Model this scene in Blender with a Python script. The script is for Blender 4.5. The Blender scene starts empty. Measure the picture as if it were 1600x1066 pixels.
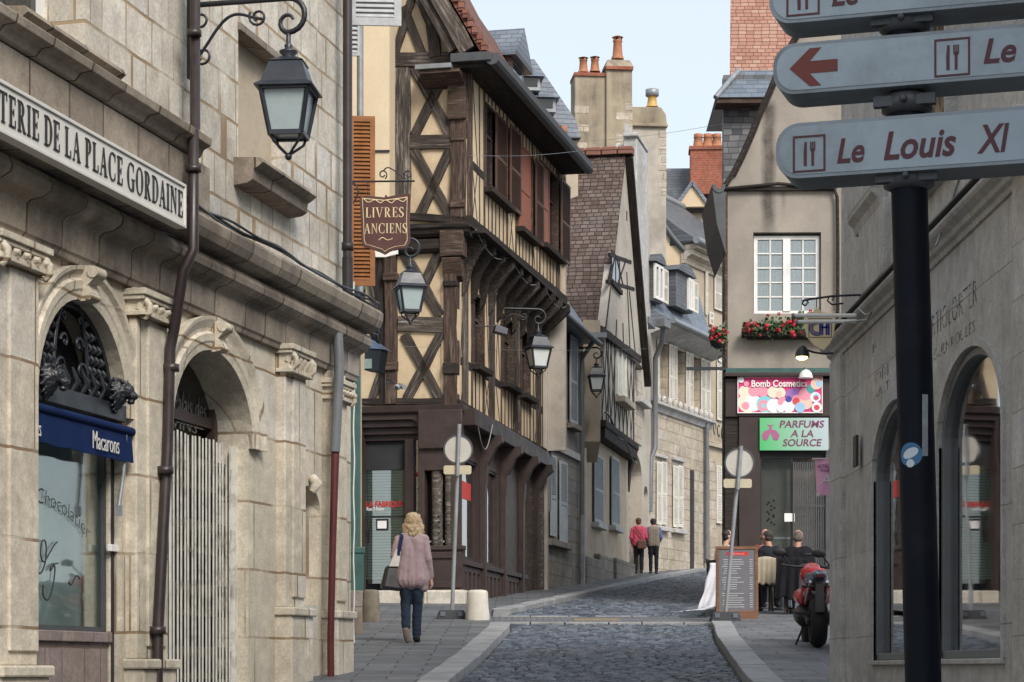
import bpy, bmesh, math, random
from mathutils import Vector, Matrix
from mathutils import noise as mnoise
from mathutils.geometry import tessellate_polygon
random.seed(7)
R = math.radians
scene = bpy.context.scene
COL = scene.collection
# ---------------------------------------------------------------- camera, sky, sun
FPX, HZ, CH = 3440.0, 1045.0, 1.6          # focal length in photo pixels, horizon row, eye height
cam = bpy.data.cameras.new('camera'); camo = bpy.data.objects.new('camera', cam); COL.objects.link(camo)
camo.location = (0, 0, CH); camo.rotation_euler = (R(90), 0, 0)
cam.sensor_width = 36; cam.lens = FPX / 1600 * 36; cam.shift_y = (HZ - 533) / 1600
cam.clip_start = 0.1; cam.clip_end = 3000
scene.camera = camo
SUN_EL, SUN_AZ = 41, 152                    # degrees; azimuth clockwise from the view direction
w = bpy.data.worlds.new('World'); scene.world = w; w.use_nodes = True
wn = w.node_tree.nodes; bg = wn['Background']
sky = wn.new('ShaderNodeTexSky'); sky.sky_type = 'NISHITA'; sky.sun_disc = False
sky.sun_elevation = R(SUN_EL); sky.sun_rotation = R(SUN_AZ)
sky.air_density = 1.0; sky.dust_density = 3.2; sky.ozone_density = 1.6
veil = wn.new('ShaderNodeMix'); veil.data_type = 'RGBA'; veil.inputs[0].default_value = 0.66      # thin white cloud over the whole sky
veil.inputs[7].default_value = (4.5, 4.85, 5.1, 1)
w.node_tree.links.new(sky.outputs[0], veil.inputs[6]); w.node_tree.links.new(veil.outputs[2], bg.inputs[0]); bg.inputs[1].default_value = 0.15
sl = bpy.data.lights.new('sun', 'SUN'); sl.energy = 2.3; sl.angle = R(22); sl.color = (1.0, 0.945, 0.88)
slo = bpy.data.objects.new('sun', sl); COL.objects.link(slo)
sd = Vector((math.sin(R(SUN_AZ)) * math.cos(R(SUN_EL)), math.cos(R(SUN_AZ)) * math.cos(R(SUN_EL)), math.sin(R(SUN_EL))))
slo.rotation_euler = sd.to_track_quat('Z', 'Y').to_euler()
vs = scene.view_settings; vs.view_transform = 'Standard'; vs.look = 'None'; vs.gamma = 1; vs.exposure = 0.56

# ---------------------------------------------------------------- helpers
ZB = {}
def zg(d): return 0.0665 * max(-25, min(d, 95))
def px(u, v, d): return Vector(((u - 800) / FPX * d, d, CH + (HZ - v) / FPX * d))
class Frame:
    """vertical plane; local x runs left to right as seen from the street, local y into the building, z is world z"""
    def __init__(s, ox, oy, ex, ey, zb=0.0):
        l = math.hypot(ex, ey); s.o = (ox, oy); s.e = (ex / l, ey / l); s.n = (-ey / l, ex / l); s.zb = zb
    def s(s, u, y=0.0):
        a = (u - 800) / FPX
        return (a * (s.o[1] + s.n[1] * y) - s.o[0] - s.n[0] * y) / (s.e[0] - a * s.e[1])
    def d(s, u, y=0.0): return s.o[1] + s.e[1] * s.s(u, y) + s.n[1] * y
    def z(s, u, v, y=0.0): return CH + (HZ - v) / FPX * s.d(u, y)
    def p(s, u, v, y=0.0): return Vector((s.s(u, y), y, s.z(u, v, y)))
    def rect(s, u0, u1, vt, vb, y=0.0):
        um = (u0 + u1) / 2
        return s.s(u0, y), s.s(u1, y), s.z(um, vb, y), s.z(um, vt, y)
    def world(s, p): return Vector((s.o[0] + s.e[0] * p[0] + s.n[0] * p[1], s.o[1] + s.e[1] * p[0] + s.n[1] * p[1], p[2]))
    def rot(s): return math.atan2(s.e[1], s.e[0])
def frame2(u0, d0, u1, d1, zb=None):
    x0, x1 = (u0 - 800) / FPX * d0, (u1 - 800) / FPX * d1
    return Frame(x0, d0, x1 - x0, d1 - d0, zg((d0 + d1) / 2) if zb is None else zb)
def thing(name, label, cat, F=None, loc=(0, 0, 0), rz=0.0, group=None):
    o = bpy.data.objects.new(name, None); COL.objects.link(o); o.empty_display_size = 0.2
    if F is not None:
        o.location = (F.o[0], F.o[1], F.zb); o.rotation_euler.z = F.rot(); ZB[o.name] = F.zb
    else:
        o.location = loc; o.rotation_euler.z = rz; ZB[o.name] = 0.0
    return tag(o, label, cat, group)
def tag(o, label, cat, group=None):
    o['label'] = label; o['category'] = cat
    if group: o['group'] = group
    return o
ABSZ = set()
def zoff(p):
    q = p
    while q is not None:
        if q.name in ABSZ: return 0.0
        q = q.parent
    while p is not None and p.parent is not None: p = p.parent
    return ZB.get(p.name, 0.0) if p is not None else 0.0
def copy_tree(o, parent=None):
    c = o.copy(); COL.objects.link(c); c.parent = parent
    ZB[c.name] = ZB.get(o.name, 0.0)
    if o.name in ABSZ: ABSZ.add(c.name)
    for ch in list(o.children): copy_tree(ch, c)
    return c
class MB:
    def __init__(s): s.v = []; s.f = []; s.sm = []
    def add(s, vs, fs, smooth=False):
        n = len(s.v); s.v += [tuple(p) for p in vs]; s.f += [tuple(i + n for i in f) for f in fs]; s.sm += [smooth] * len(fs); return s
    def hexa(s, p):
        return s.add(p, [(0, 3, 2, 1), (4, 5, 6, 7), (0, 1, 5, 4), (1, 2, 6, 5), (2, 3, 7, 6), (3, 0, 4, 7)])
    def box(s, x0, x1, y0, y1, z0, z1):
        return s.hexa([(x0, y0, z0), (x1, y0, z0), (x1, y1, z0), (x0, y1, z0), (x0, y0, z1), (x1, y0, z1), (x1, y1, z1), (x0, y1, z1)])
    def bar(s, p0, p1, w, h=None, up=(0, 1, 0)):
        h = h or w; p0 = Vector(p0); p1 = Vector(p1); d = (p1 - p0).normalized(); u = Vector(up)
        a = d.cross(u)
        if a.length < 1e-4: a = d.cross(Vector((1, 0, 0)))
        a.normalize(); b = a.cross(d).normalized(); a *= w / 2; b *= h / 2
        return s.hexa([p0 - a - b, p0 + a - b, p0 + a + b, p0 - a + b, p1 - a - b, p1 + a - b, p1 + a + b, p1 - a + b])
    def tube(s, pts, r, n=8, closed=False, smooth=True):
        pts = [Vector(p) for p in pts]; m = len(pts); rr = r if isinstance(r, (list, tuple)) else [r] * m
        vs, fs = [], []; prev = None
        for i, p in enumerate(pts):
            t = (pts[(i + 1) % m] - pts[i - 1]) if closed else (pts[min(i + 1, m - 1)] - pts[max(i - 1, 0)])
            if t.length < 1e-9: t = Vector((0, 0, 1))
            t.normalize()
            if prev is None:
                a = t.cross(Vector((0, 0, 1)));
                if a.length < 0.1: a = t.cross(Vector((0, 1, 0)))
            else: a = prev - t * prev.dot(t)
            if a.length < 1e-6: a = t.orthogonal()
            a.normalize(); prev = a; b = t.cross(a)
            for k in range(n):
                q = 2 * math.pi * k / n; vs.append(p + (a * math.cos(q) + b * math.sin(q)) * rr[i])
        for i in range(m if closed else m - 1):
            j = (i + 1) % m
            for k in range(n):
                l = (k + 1) % n; fs.append((i * n + k, i * n + l, j * n + l, j * n + k))
        s.add(vs, fs, smooth)
        if not closed:
            s.add(vs[:n], [tuple(range(n - 1, -1, -1))]); s.add(vs[-n:], [tuple(range(n))])
        return s
    def lathe(s, prof, c=(0, 0, 0), n=20, sy=1.0, smooth=True, rot=0.0):
        c = Vector(c); vs, fs = [], []
        for r, z in prof:
            for k in range(n):
                q = 2 * math.pi * k / n + rot; vs.append(c + Vector((r * math.cos(q), r * math.sin(q) * sy, z)))
        m = len(prof)
        for i in range(m - 1):
            for k in range(n):
                l = (k + 1) % n; fs.append((i * n + k, i * n + l, (i + 1) * n + l, (i + 1) * n + k))
        s.add(vs, fs, smooth); s.add(vs[:n], [tuple(range(n - 1, -1, -1))]); s.add(vs[-n:], [tuple(range(n))]); return s
    def ball(s, c, r, nu=12, nv=8):
        r = r if isinstance(r, (tuple, list)) else (r, r, r); vs, fs = [], []
        for i in range(nv + 1):
            t = math.pi * i / nv
            for k in range(nu):
                q = 2 * math.pi * k / nu
                vs.append((c[0] + r[0] * math.sin(t) * math.cos(q), c[1] + r[1] * math.sin(t) * math.sin(q), c[2] - r[2] * math.cos(t)))
        for i in range(nv):
            for k in range(nu):
                l = (k + 1) % nu; fs.append((i * nu + k, i * nu + l, (i + 1) * nu + l, (i + 1) * nu + k))
        return s.add(vs, fs, True)
    def panel(s, loops, y0, y1, m=None):
        """polygon(s) in xz (first the outline, then holes), extruded from y0 (front) to y1; m maps a point"""
        loops = [[(p[0], p[1]) for p in l] for l in loops]
        tri = tessellate_polygon([[Vector((p[0], p[1], 0)) for p in l] for l in loops])
        flat = [p for l in loops for p in l]; n = len(flat)
        vs = [(p[0], y0, p[1]) for p in flat] + [(p[0], y1, p[1]) for p in flat]; fs = []
        for t in tri:
            a, b, c = [flat[i] for i in t]
            cr = (b[0] - a[0]) * (c[1] - a[1]) - (b[1] - a[1]) * (c[0] - a[0])
            if abs(cr) < 1e-12: continue
            t = t if cr > 0 else t[::-1]
            fs.append(tuple(t)); fs.append(tuple(i + n for i in t[::-1]))
        k = 0
        for li, l in enumerate(loops):
            ar = sum(l[i][0] * l[(i + 1) % len(l)][1] - l[(i + 1) % len(l)][0] * l[i][1] for i in range(len(l)))
            flip = (ar > 0) == (li > 0)
            for i in range(len(l)):
                a, b = k + i, k + (i + 1) % len(l)
                fs.append((a, a + n, b + n, b) if not flip else (a, b, b + n, a + n))
            k += len(l)
        # hidden flips are repaired by normal recalculation at build time
        if m: vs = [m(Vector(p)) for p in vs]
        return s.add(vs, fs)
    def sweepx(s, prof, x0, x1, dz=0.0):
        n = len(prof); vs = [(x0, y, z) for y, z in prof] + [(x1, y, z + dz) for y, z in prof]
        fs = [(i, (i + 1) % n, n + (i + 1) % n, n + i) for i in range(n)]
        s.add(vs, fs)
        tri = tessellate_polygon([[Vector((y, z, 0)) for y, z in prof]])
        return s.add(vs, [t[::-1] for t in tri] + [tuple(i + n for i in t) for t in tri])
    def sweep(s, prof, path):
        """prof: closed list of (out, y); path: list of (x, z, nx, nz): out is measured along (nx, nz)"""
        m = len(prof); vs = [(x + nx * o, y, z + nz * o) for x, z, nx, nz in path for o, y in prof]; fs = []
        for i in range(len(path) - 1):
            for k in range(m):
                l = (k + 1) % m; fs.append((i * m + k, i * m + l, (i + 1) * m + l, (i + 1) * m + k))
        fs.append(tuple(range(m - 1, -1, -1))); fs.append(tuple(range((len(path) - 1) * m, len(path) * m)))
        return s.add(vs, fs)
def obj(name, mb, mat, parent=None, bev=0.0, recalc=True, auto=None):
    z = zoff(parent)
    me = bpy.data.meshes.new(name); me.from_pydata([(p[0], p[1], p[2] - z) for p in mb.v], [], mb.f)
    me.polygons.foreach_set('use_smooth', mb.sm)
    me.update()
    if recalc:
        bm = bmesh.new(); bm.from_mesh(me); bmesh.ops.recalc_face_normals(bm, faces=bm.faces); bm.to_mesh(me); bm.free()
    me.materials.append(mat)
    o = bpy.data.objects.new(name, me); COL.objects.link(o); o.parent = parent
    if bev:
        b = o.modifiers.new('bevel', 'BEVEL'); b.width = bev; b.segments = 2; b.limit_method = 'ANGLE'; b.angle_limit = R(40)
        b.harden_normals = False
    return o
def struct(name, mb, mat, bev=0.0, recalc=True):
    o = obj(name, mb, mat, None, bev, recalc); o['kind'] = 'structure'; return o
def beam(name, p0, p1, w, th, mat, parent, y=0.0, worn=0.0, bev=0.006):
    """a timber from p0 to p1 (local points), w wide in the wall, th deep, its own grain along its length"""
    p0 = Vector(p0); p1 = Vector(p1); L = (p1 - p0).length; mb = MB(); n = max(2, int(L / 0.35)); vs = []; fs = []
    for i in range(n + 1):
        t = i / n - 0.5; j = lambda: random.uniform(-1, 1) * w * 0.045
        jw, jz = j(), j()
        for a, b in ((-.5, -.5), (.5, -.5), (.5, .5), (-.5, .5)): vs.append((t * L, b * th, a * w + jz + (jw * a)))
    for i in range(n):
        for k in range(4):
            l = (k + 1) % 4; fs.append((i * 4 + k, i * 4 + l, i * 4 + 4 + l, i * 4 + 4 + k))
    fs += [(3, 2, 1, 0), tuple(n * 4 + k for k in range(4))]
    mb.add(vs, fs)
    o = obj(name, mb, mat, None, bev); o.parent = parent
    d = (p1 - p0).normalized(); m = (p0 + p1) / 2; m.z -= zoff(parent); m.y += y
    ya = Vector((0, 1, 0)); ya = (ya - d * ya.dot(d)).normalized(); za = d.cross(ya)
    o.matrix_basis = Matrix.Translation(m) @ Matrix((d, ya, za)).transposed().to_4x4()
    return o
def rectl(s0, s1, z0, z1): return [(s0, z0), (s1, z0), (s1, z1), (s0, z1)]
def archl(s0, s1, z0, zs, rise, n=18):
    c, r = (s0 + s1) / 2, (s1 - s0) / 2
    return [(s0, z0), (s1, z0)] + [(c + r * math.cos(math.pi * i / n), zs + rise * math.sin(math.pi * i / n)) for i in range(n + 1)]
def archpath(s0, s1, z0, zs, rise, n=22):
    c, r = (s0 + s1) / 2, (s1 - s0) / 2; P = []
    if z0 < zs: P.append((s1, z0, 1, 0))
    for i in range(n + 1):
        t = math.pi * i / n; nx, nz = rise * math.cos(t), r * math.sin(t); l = math.hypot(nx, nz) or 1
        P.append((c + r * math.cos(t), zs + rise * math.sin(t), nx / l, nz / l))
    if z0 < zs: P.append((s0, z0, -1, 0))
    return P
def text2d(txt, font_w=0.0, shear=0.0, spacing=1.0):
    c = bpy.data.curves.new('lettering', 'FONT'); c.body = txt; c.size = 1; c.offset = font_w; c.shear = shear; c.space_character = spacing
    c.resolution_u = 3; c.align_x = 'LEFT'
    o = bpy.data.objects.new('lettering', c); COL.objects.link(o)
    dg = bpy.context.evaluated_depsgraph_get(); me = bpy.data.meshes.new_from_object(o.evaluated_get(dg))
    v = [(p.co.x, p.co.y) for p in me.vertices]; f = [tuple(p.vertices) for p in me.polygons]
    bpy.data.objects.remove(o); bpy.data.meshes.remove(me)
    return v, f
def fit(vf, s0, s1, z0, z1):
    v, f = vf; xs = [p[0] for p in v]; zs = [p[1] for p in v]; a, b, c, d = min(xs), max(xs), min(zs), max(zs)
    return [(s0 + (p[0] - a) / (b - a) * (s1 - s0), z0 + (p[1] - c) / (d - c) * (z1 - z0)) for p in v], f
def lettering(txt, s0, s1, z0, z1, y, mat, parent, name='lettering', w=0.0, shear=0.0, m=None, spacing=1.0, th=0.004, vf=None):
    """flat raised letters filling the box s0..s1, z0..z1, their face at depth y (towards -y)"""
    v, f = fit(vf or text2d(txt, w, shear, spacing), s0, s1, z0, z1); mb = MB()
    mm = m or (lambda p: p); n = len(v)
    mb.add([mm(Vector((p[0], y, p[1]))) for p in v], f)
    ec = {}
    for q in f:
        for i in range(len(q)):
            e = (q[i], q[(i + 1) % len(q)]); ec[e] = 1
    mb.add([mm(Vector((p[0], y, p[1]))) for p in v] + [mm(Vector((p[0], y + th, p[1]))) for p in v],
           [(b, a, a + n, b + n) for a, b in ec if (b, a) not in ec])
    return obj(name, mb, mat, parent, recalc=False)
# a roman letter drawn from thick stems, thin hairlines and bracketed serifs
def roman(txt, T=.17, t=.055, sf=.075, gap=.13):
    V, Fc = [], []; x = [0.0]
    def q(*p): n = len(V); V.extend([(a + x[0], b) for a, b in p]); Fc.append(tuple(range(n, n + len(p))))
    def r(a, b, c, d): q((a, c), (b, c), (b, d), (a, d))
    def serif(c, w, y, up): h = .045; r(c - w / 2 - sf, c + w / 2 + sf, y if up else y - h, y + h if up else y)
    def stem(c, w=T): r(c - w / 2, c + w / 2, 0, 1); serif(c, w, 0, True); serif(c, w, 1, False)
    def arc(cx, cy, rx, ry, a0, a1, n=16):
        for i in range(n):
            p = []
            for k in (i, i + 1):
                th = R(a0 + (a1 - a0) * k / n); c, s_ = math.cos(th), math.sin(th); wd = t + (T * 1.05 - t) * abs(c) ** 1.5
                p.append(((cx + rx * c, cy + ry * s_), (cx + (rx - wd) * c, cy + (ry - t * 1.1) * s_ if abs(c) < .999 else cy + ry * s_)))
            q(p[0][0], p[1][0], p[1][1], p[0][1])
    for ch in txt:
        W = .5
        if ch == ' ': x[0] += .33; continue
        if ch == 'I': stem(.14); W = .28
        elif ch in 'EL':
            stem(.17); W = .58; r(.17, .56, 0, t); r(.51, .56, 0, .26)
            if ch == 'E': r(.17, .54, 1 - t, 1); r(.49, .54, .76, 1); r(.17, .42, .5 - t / 2, .5 + t / 2); r(.385, .43, .38, .62)
        elif ch == 'T': stem(.33); r(.02, .64, 1 - t, 1); r(.02, .065, .74, 1); r(.595, .64, .74, 1); W = .66
        elif ch in 'DPR':
            stem(.17); W = .68 if ch == 'D' else .58
            if ch == 'D': r(.17, .3, 0, t); r(.17, .3, 1 - t, 1); arc(.28, .5, .42, .5, -90, 90)
            else:
                r(.17, .28, 1 - t, 1); r(.17, .28, .47, .47 + t); arc(.27, .735, .29, .265, -90, 90)
                if ch == 'R': q((.27, .48), (.4, .48), (.66, 0), (.49, 0)); r(.47, .72, 0, .045); W = .7
        elif ch in 'OCG':
            W = .78
            if ch == 'O': arc(.39, .5, .38, .52, 0, 360, 28)
            else:
                arc(.42, .5, .4, .52, 48, 312, 24); r(.64, .69, .7, .98); W = .74
                if ch == 'C': r(.64, .685, .04, .3)
                else: r(.56, .56 + T, 0, .42); r(.48, .82, .4, .44); W = .8
        elif ch == 'N':
            W = .74; r(.1, .1 + t, 0, 1); r(.6, .6 + t, 0, 1); q((.08, 1), (.08 + T * 1.2, 1), (.655, 0), (.62, 0)); serif(.125, t, 0, True); serif(.63, t, 1, False); r(.02, .14, .955, 1)
        elif ch == 'H': stem(.15); stem(.62); r(.15, .62, .5 - t / 2, .5 + t / 2); W = .77
        elif ch in 'AV':
            W = .72; a, b = (0, 1) if ch == 'A' else (1, 0)
            if ch == 'A': q((.08, 0), (.08 + t, 0), (.38, 1), (.33, 1)); q((.33, 1), (.42, 1), (.68, 0), (.68 - T * 1.15, 0)); r(.18, .55, .32, .32 + t); r(0, .22, 0, .045); r(.43, .76, 0, .045)
            else: q((.02, 1), (.02 + T * 1.15, 1), (.4, 0), (.33, 0)); q((.62, 1), (.62 + t, 1), (.4, 0), (.36, 0)); r(-.05, .27, .955, 1); r(.52, .76, .955, 1)
        elif ch == 'S':
            W = .52; arc(.27, .74, .24, .27, 30, 230, 14); arc(.25, .27, .25, .29, -150, 50, 14); q((.1, .56), (.2, .66), (.42, .43), (.32, .34)); r(.44, .48, .72, .96); r(.02, .06, .04, .3)
        x[0] += W + gap
    return V, Fc
# ---------------------------------------------------------------- materials
class N:
    def __init__(s, nt): s.t = nt; s.n = nt.nodes; s.l = nt.links
    def __call__(s, typ, ins=None, **kw):
        nd = s.n.new('ShaderNode' + typ)
        for k, v in kw.items(): setattr(nd, k, v)
        for k, v in (ins or {}).items():
            if isinstance(v, bpy.types.NodeSocket): s.l.new(v, nd.inputs[k])
            elif isinstance(v, bpy.types.Node): s.l.new(v.outputs[0], nd.inputs[k])
            else: nd.inputs[k].default_value = v
        return nd
    def math(s, op, a, b=0.0, c=0.0): return s('Math', {0: a, 1: b, 2: c}, operation=op).outputs[0]
    def mix(s, fac, a, b, mode='MIX'):
        nd = s('Mix', data_type='RGBA', blend_type=mode)
        for k, v in ((0, fac), (6, a), (7, b)):
            if isinstance(v, bpy.types.NodeSocket): s.l.new(v, nd.inputs[k])
            else: nd.inputs[k].default_value = (v if isinstance(v, float) or isinstance(v, int) else (v + (1,) if len(v) == 3 else v))
        return nd.outputs[2]
    def ramp(s, fac, a, b, ca=0.0, cb=1.0):
        nd = s('MapRange', {0: fac, 1: a, 2: b, 3: ca, 4: cb}); return nd.outputs[0]
    def noise(s, vec, scale, detail=4.0, rough=.55, dist=0.0):
        return s('TexNoise', {'Vector': vec, 'Scale': scale, 'Detail': detail, 'Roughness': rough, 'Distortion': dist}).outputs[0]
def c3(c): return (c[0], c[1], c[2], 1)
def new_mat(name):
    m = bpy.data.materials.new(name); m.use_nodes = True; n = N(m.node_tree); b = m.node_tree.nodes['Principled BSDF']; return m, n, b
def plane_uv(n):
    co = n('TexCoord').outputs['Object']; sp = n('SeparateXYZ', {0: co})
    u = n.math('ADD', sp.outputs[0], sp.outputs[1]); return co, sp, u
def setb(n, b, col, rough=.8, bump=None, bs=.3, dist=.02, spec=.3, metal=0.0):
    if isinstance(col, bpy.types.NodeSocket): n.l.new(col, b.inputs['Base Color'])
    else: b.inputs['Base Color'].default_value = c3(col)
    if isinstance(rough, bpy.types.NodeSocket): n.l.new(rough, b.inputs['Roughness'])
    else: b.inputs['Roughness'].default_value = rough
    b.inputs['Specular IOR Level'].default_value = spec; b.inputs['Metallic'].default_value = metal
    if bump is not None:
        bn = n('Bump', {'Height': bump, 'Strength': bs, 'Distance': dist}); n.l.new(bn.outputs[0], b.inputs['Normal'])
def m_plain(name, col, rough=.5, var=.12, scale=6.0, metal=0.0, spec=.4, bs=.08, dirt=None, dirt_amt=.35):
    m, n, b = new_mat(name); co = n('TexCoord').outputs['Object']
    f = n.noise(co, scale, 6.0, .6); k = n.ramp(f, .3, .7, 1 - var, 1 + var)
    c = n.mix(1.0, c3(col), n('CombineColor', {0: k, 1: k, 2: k}).outputs[0], 'MULTIPLY')
    if dirt:
        f2 = n.ramp(n.noise(co, scale * .4, 8.0, .7), .5, .68, 0.0, dirt_amt); c = n.mix(f2, c, c3(dirt))
    setb(n, b, c, n.ramp(f, .2, .8, max(rough - .1, .02), min(rough + .12, 1)), n.noise(co, scale * 8, 3.0), bs, .005, spec, metal); return m
def m_ashlar(name, c1, c2, mortar, bw=.5, rh=.36, ms=.011, stain=(.12, .105, .085), stain_amt=.55, warp=.42, bs=.35, streak=.5, joint_keep=1.0, mort2=None):
    m, n, b = new_mat(name); co, sp, u = plane_uv(n); z = sp.outputs[2]
    wob = n.math('MULTIPLY', n.math('SUBTRACT', n.noise(co, 2.3, 3.0), .5), .03)
    zz = n.math('ADD', z, wob)
    row = n.math('FLOOR', n.math('DIVIDE', zz, rh))
    wn_ = n('TexWhiteNoise', {'W': row}, noise_dimensions='1D').outputs[0]
    nu = n.noise(n('CombineXYZ', {0: n.math('MULTIPLY', u, .9 / bw), 1: n.math('MULTIPLY', row, 5.37)}).outputs[0], 1.0, 0.0)
    uu = n.math('ADD', n.math('ADD', u, n.math('MULTIPLY', wn_, 3.1)), n.math('MULTIPLY', nu, warp * bw * 2.2))
    vec = n('CombineXYZ', {0: uu, 1: zz}).outputs[0]
    br = n('TexBrick', {'Vector': vec, 'Color1': c3((0, 0, 0)), 'Color2': c3((1, 1, 1)), 'Mortar': c3((.5, .5, .5)), 'Scale': 1.0, 'Mortar Size': ms, 'Mortar Smooth': .25, 'Bias': 0.0, 'Brick Width': bw, 'Row Height': rh}, offset=.5)
    tint = br.outputs[0]; mo = br.outputs[1]
    stone = n.mix(n.ramp(tint, 0.0, .55), c3(c1), c3(c2)); stone = n.mix(n.ramp(tint, .72, .95, 0.0, .75), stone, c3((c1[0] * 1.0, c1[1] * 1.06, c1[2] * 1.2)))
    f = n.noise(co, 3.2, 8.0, .65); stone = n.mix(n.ramp(n.noise(co, 1.9, 7.0, .7), .5, .66, 0.0, .6), stone, tuple(min(.78, x * 1.22) for x in c1) + (1,)); stone = n.mix(n.ramp(f, .4, .66, 0.0, .75), stone, tuple(x * .74 for x in c1) + (1,))
    fine = n.noise(co, 42.0, 4.0, .6); mid_ = n.noise(co, 7.5, 6.0, .7); k = n.math('MULTIPLY', n.ramp(fine, .25, .75, .78, 1.16), n.ramp(mid_, .3, .7, .80, 1.14)); stone = n.mix(1.0, stone, n('CombineColor', {0: k, 1: k, 2: k}).outputs[0], 'MULTIPLY')
    keep = n.ramp(n.noise(co, 1.1, 3.0), .36, .5, 1 - joint_keep, 1.0)
    c = n.mix(n.math('MULTIPLY', mo, keep), stone, n.mix(n.ramp(n.noise(co, 1.7, 2.0), .4, .6), c3(mortar), c3(mort2 or mortar)))
    big = n.ramp(n.noise(co, .75, 9.0, .68), .5, .72, 0.0, stain_amt)
    st = n.noise(n('CombineXYZ', {0: n.math('MULTIPLY', u, 5.0), 1: n.math('MULTIPLY', z, .45)}).outputs[0], 1.0, 6.0, .6)
    c = n.mix(n.math('MULTIPLY', big, n.ramp(st, .35, .62, 1 - streak, 1.0)), c, c3(stain))
    pits = n.ramp(n.noise(co, 17.0, 5.0, .7), .66, .74, 0.0, .45); c = n.mix(pits, c, c3((stain[0] * 1.6, stain[1] * 1.5, stain[2] * 1.4)))
    h = n.math('ADD', n.math('MULTIPLY', mo, -1.0), n.math('ADD', n.math('MULTIPLY', f, .7), n.math('MULTIPLY', n.math('SUBTRACT', fine, pits), .35)))
    setb(n, b, c, .88, h, bs, .02, .2); return m
def m_plaster(name, col, col2=None, stain=(.13, .115, .1), amt=.45, streak=.6, crack=False, bs=.25, top=None, lo=.5):
    m, n, b = new_mat(name); co, sp, u = plane_uv(n); col2 = col2 or tuple(x * .82 for x in col)
    f = n.noise(co, 1.3, 9.0, .66); c = n.mix(n.ramp(f, .35, .65), c3(col), c3(col2))
    fine = n.noise(co, 26.0, 5.0, .65); k = n.ramp(fine, .25, .75, .9, 1.08); c = n.mix(1.0, c, n('CombineColor', {0: k, 1: k, 2: k}).outputs[0], 'MULTIPLY')
    st = n.noise(n('CombineXYZ', {0: n.math('MULTIPLY', u, 3.4), 1: n.math('MULTIPLY', sp.outputs[2], .28)}).outputs[0], 1.0, 7.0, .62)
    big = n.ramp(n.noise(co, .55, 8.0, .7), lo - .04, lo + .22, 0.0, amt)
    c = n.mix(n.math('MULTIPLY', big, n.ramp(st, .36, .62, 1 - streak, 1.0)), c, c3(stain))
    setb(n, b, c, .9, n.math('ADD', n.math('MULTIPLY', f, .6), n.math('MULTIPLY', fine, .4)), bs, .02, .2); return m
def m_timber(name, dark=(.022, .018, .016), mid=(.065, .052, .044), worn=(.26, .23, .20), amt=.6):
    m, n, b = new_mat(name); co = n('TexCoord').outputs['Object']; oi = n('ObjectInfo').outputs['Random']
    v = n('VectorMath', {0: co, 1: (1.4, 16, 16)}, operation='MULTIPLY').outputs[0]
    v = n('VectorMath', {0: v, 1: n('CombineXYZ', {0: n.math('MULTIPLY', oi, 37.0)}).outputs[0]}, operation='ADD').outputs[0]
    f = n.noise(v, 1.6, 7.0, .68, .4); g = n.noise(v, .55, 5.0, .6)
    c = n.mix(n.ramp(f, .35, .6), c3(dark), c3(mid))
    wmask = n.math('MULTIPLY', n.ramp(f, .5, .66), n.ramp(g, .42, .62, 0.0, amt)); c = n.mix(wmask, c, c3(worn))
    setb(n, b, c, .82, f, .5, .015, .25); return m
def m_roof(name, c1, c2, c3_, bw=.17, rh=.11, ms=.006, bs=.7, rough=.75, moss=(.16, .15, .12), mamt=.4, spec=.3, zs=1.15, ax='x'):
    m, n, b = new_mat(name); co, sp, u = plane_uv(n)
    u = {'x': sp.outputs[0], 'y': sp.outputs[1], 'xy': u}[ax]
    z = n.math('MULTIPLY', sp.outputs[2], zs); z = n.math('ADD', z, n.math('MULTIPLY', n.noise(co, 1.4, 2.0), .06))
    row = n.math('FLOOR', n.math('DIVIDE', z, rh)); uu = n.math('ADD', u, n.math('MULTIPLY', n('TexWhiteNoise', {'W': row}, noise_dimensions='1D').outputs[0], 1.0))
    br = n('TexBrick', {'Vector': n('CombineXYZ', {0: uu, 1: z}).outputs[0], 'Color1': c3((0, 0, 0)), 'Color2': c3((1, 1, 1)), 'Mortar': c3((.5, .5, .5)), 'Scale': 1.0, 'Mortar Size': ms, 'Mortar Smooth': .3, 'Brick Width': bw, 'Row Height': rh}, offset=.5)
    t = br.outputs[0]; c = n.mix(n.ramp(t, 0.0, .5), c3(c1), c3(c2)); c = n.mix(n.ramp(t, .55, 1.0), c, c3(c3_))
    f = n.noise(co, .9, 7.0, .7); c = n.mix(n.ramp(f, .5, .7, 0.0, mamt), c, c3(moss))
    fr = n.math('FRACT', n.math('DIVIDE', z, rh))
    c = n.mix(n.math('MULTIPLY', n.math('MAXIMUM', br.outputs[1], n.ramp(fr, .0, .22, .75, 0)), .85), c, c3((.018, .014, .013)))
    h = n.math('SUBTRACT', n.math('SUBTRACT', n.math('ADD', n.math('MULTIPLY', t, .35), n.math('MULTIPLY', f, .3)), n.math('MULTIPLY', fr, .9)), br.outputs[1])
    setb(n, b, c, rough, h, bs, .03, spec); return m
def m_brick(name, c1, c2, mortar, bw=.22, rh=.068):
    return m_ashlar(name, c1, c2, mortar, bw, rh, .007, (.05, .03, .025), .5, .1, .5)
def m_glass(name, col=(.015, .018, .02), rough=.03, wav=.02, spec=.6):
    m, n, b = new_mat(name); co = n('TexCoord').outputs['Object']
    setb(n, b, col, rough, n.noise(co, 2.2, 2.0), .12, wav, spec); return m
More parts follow.
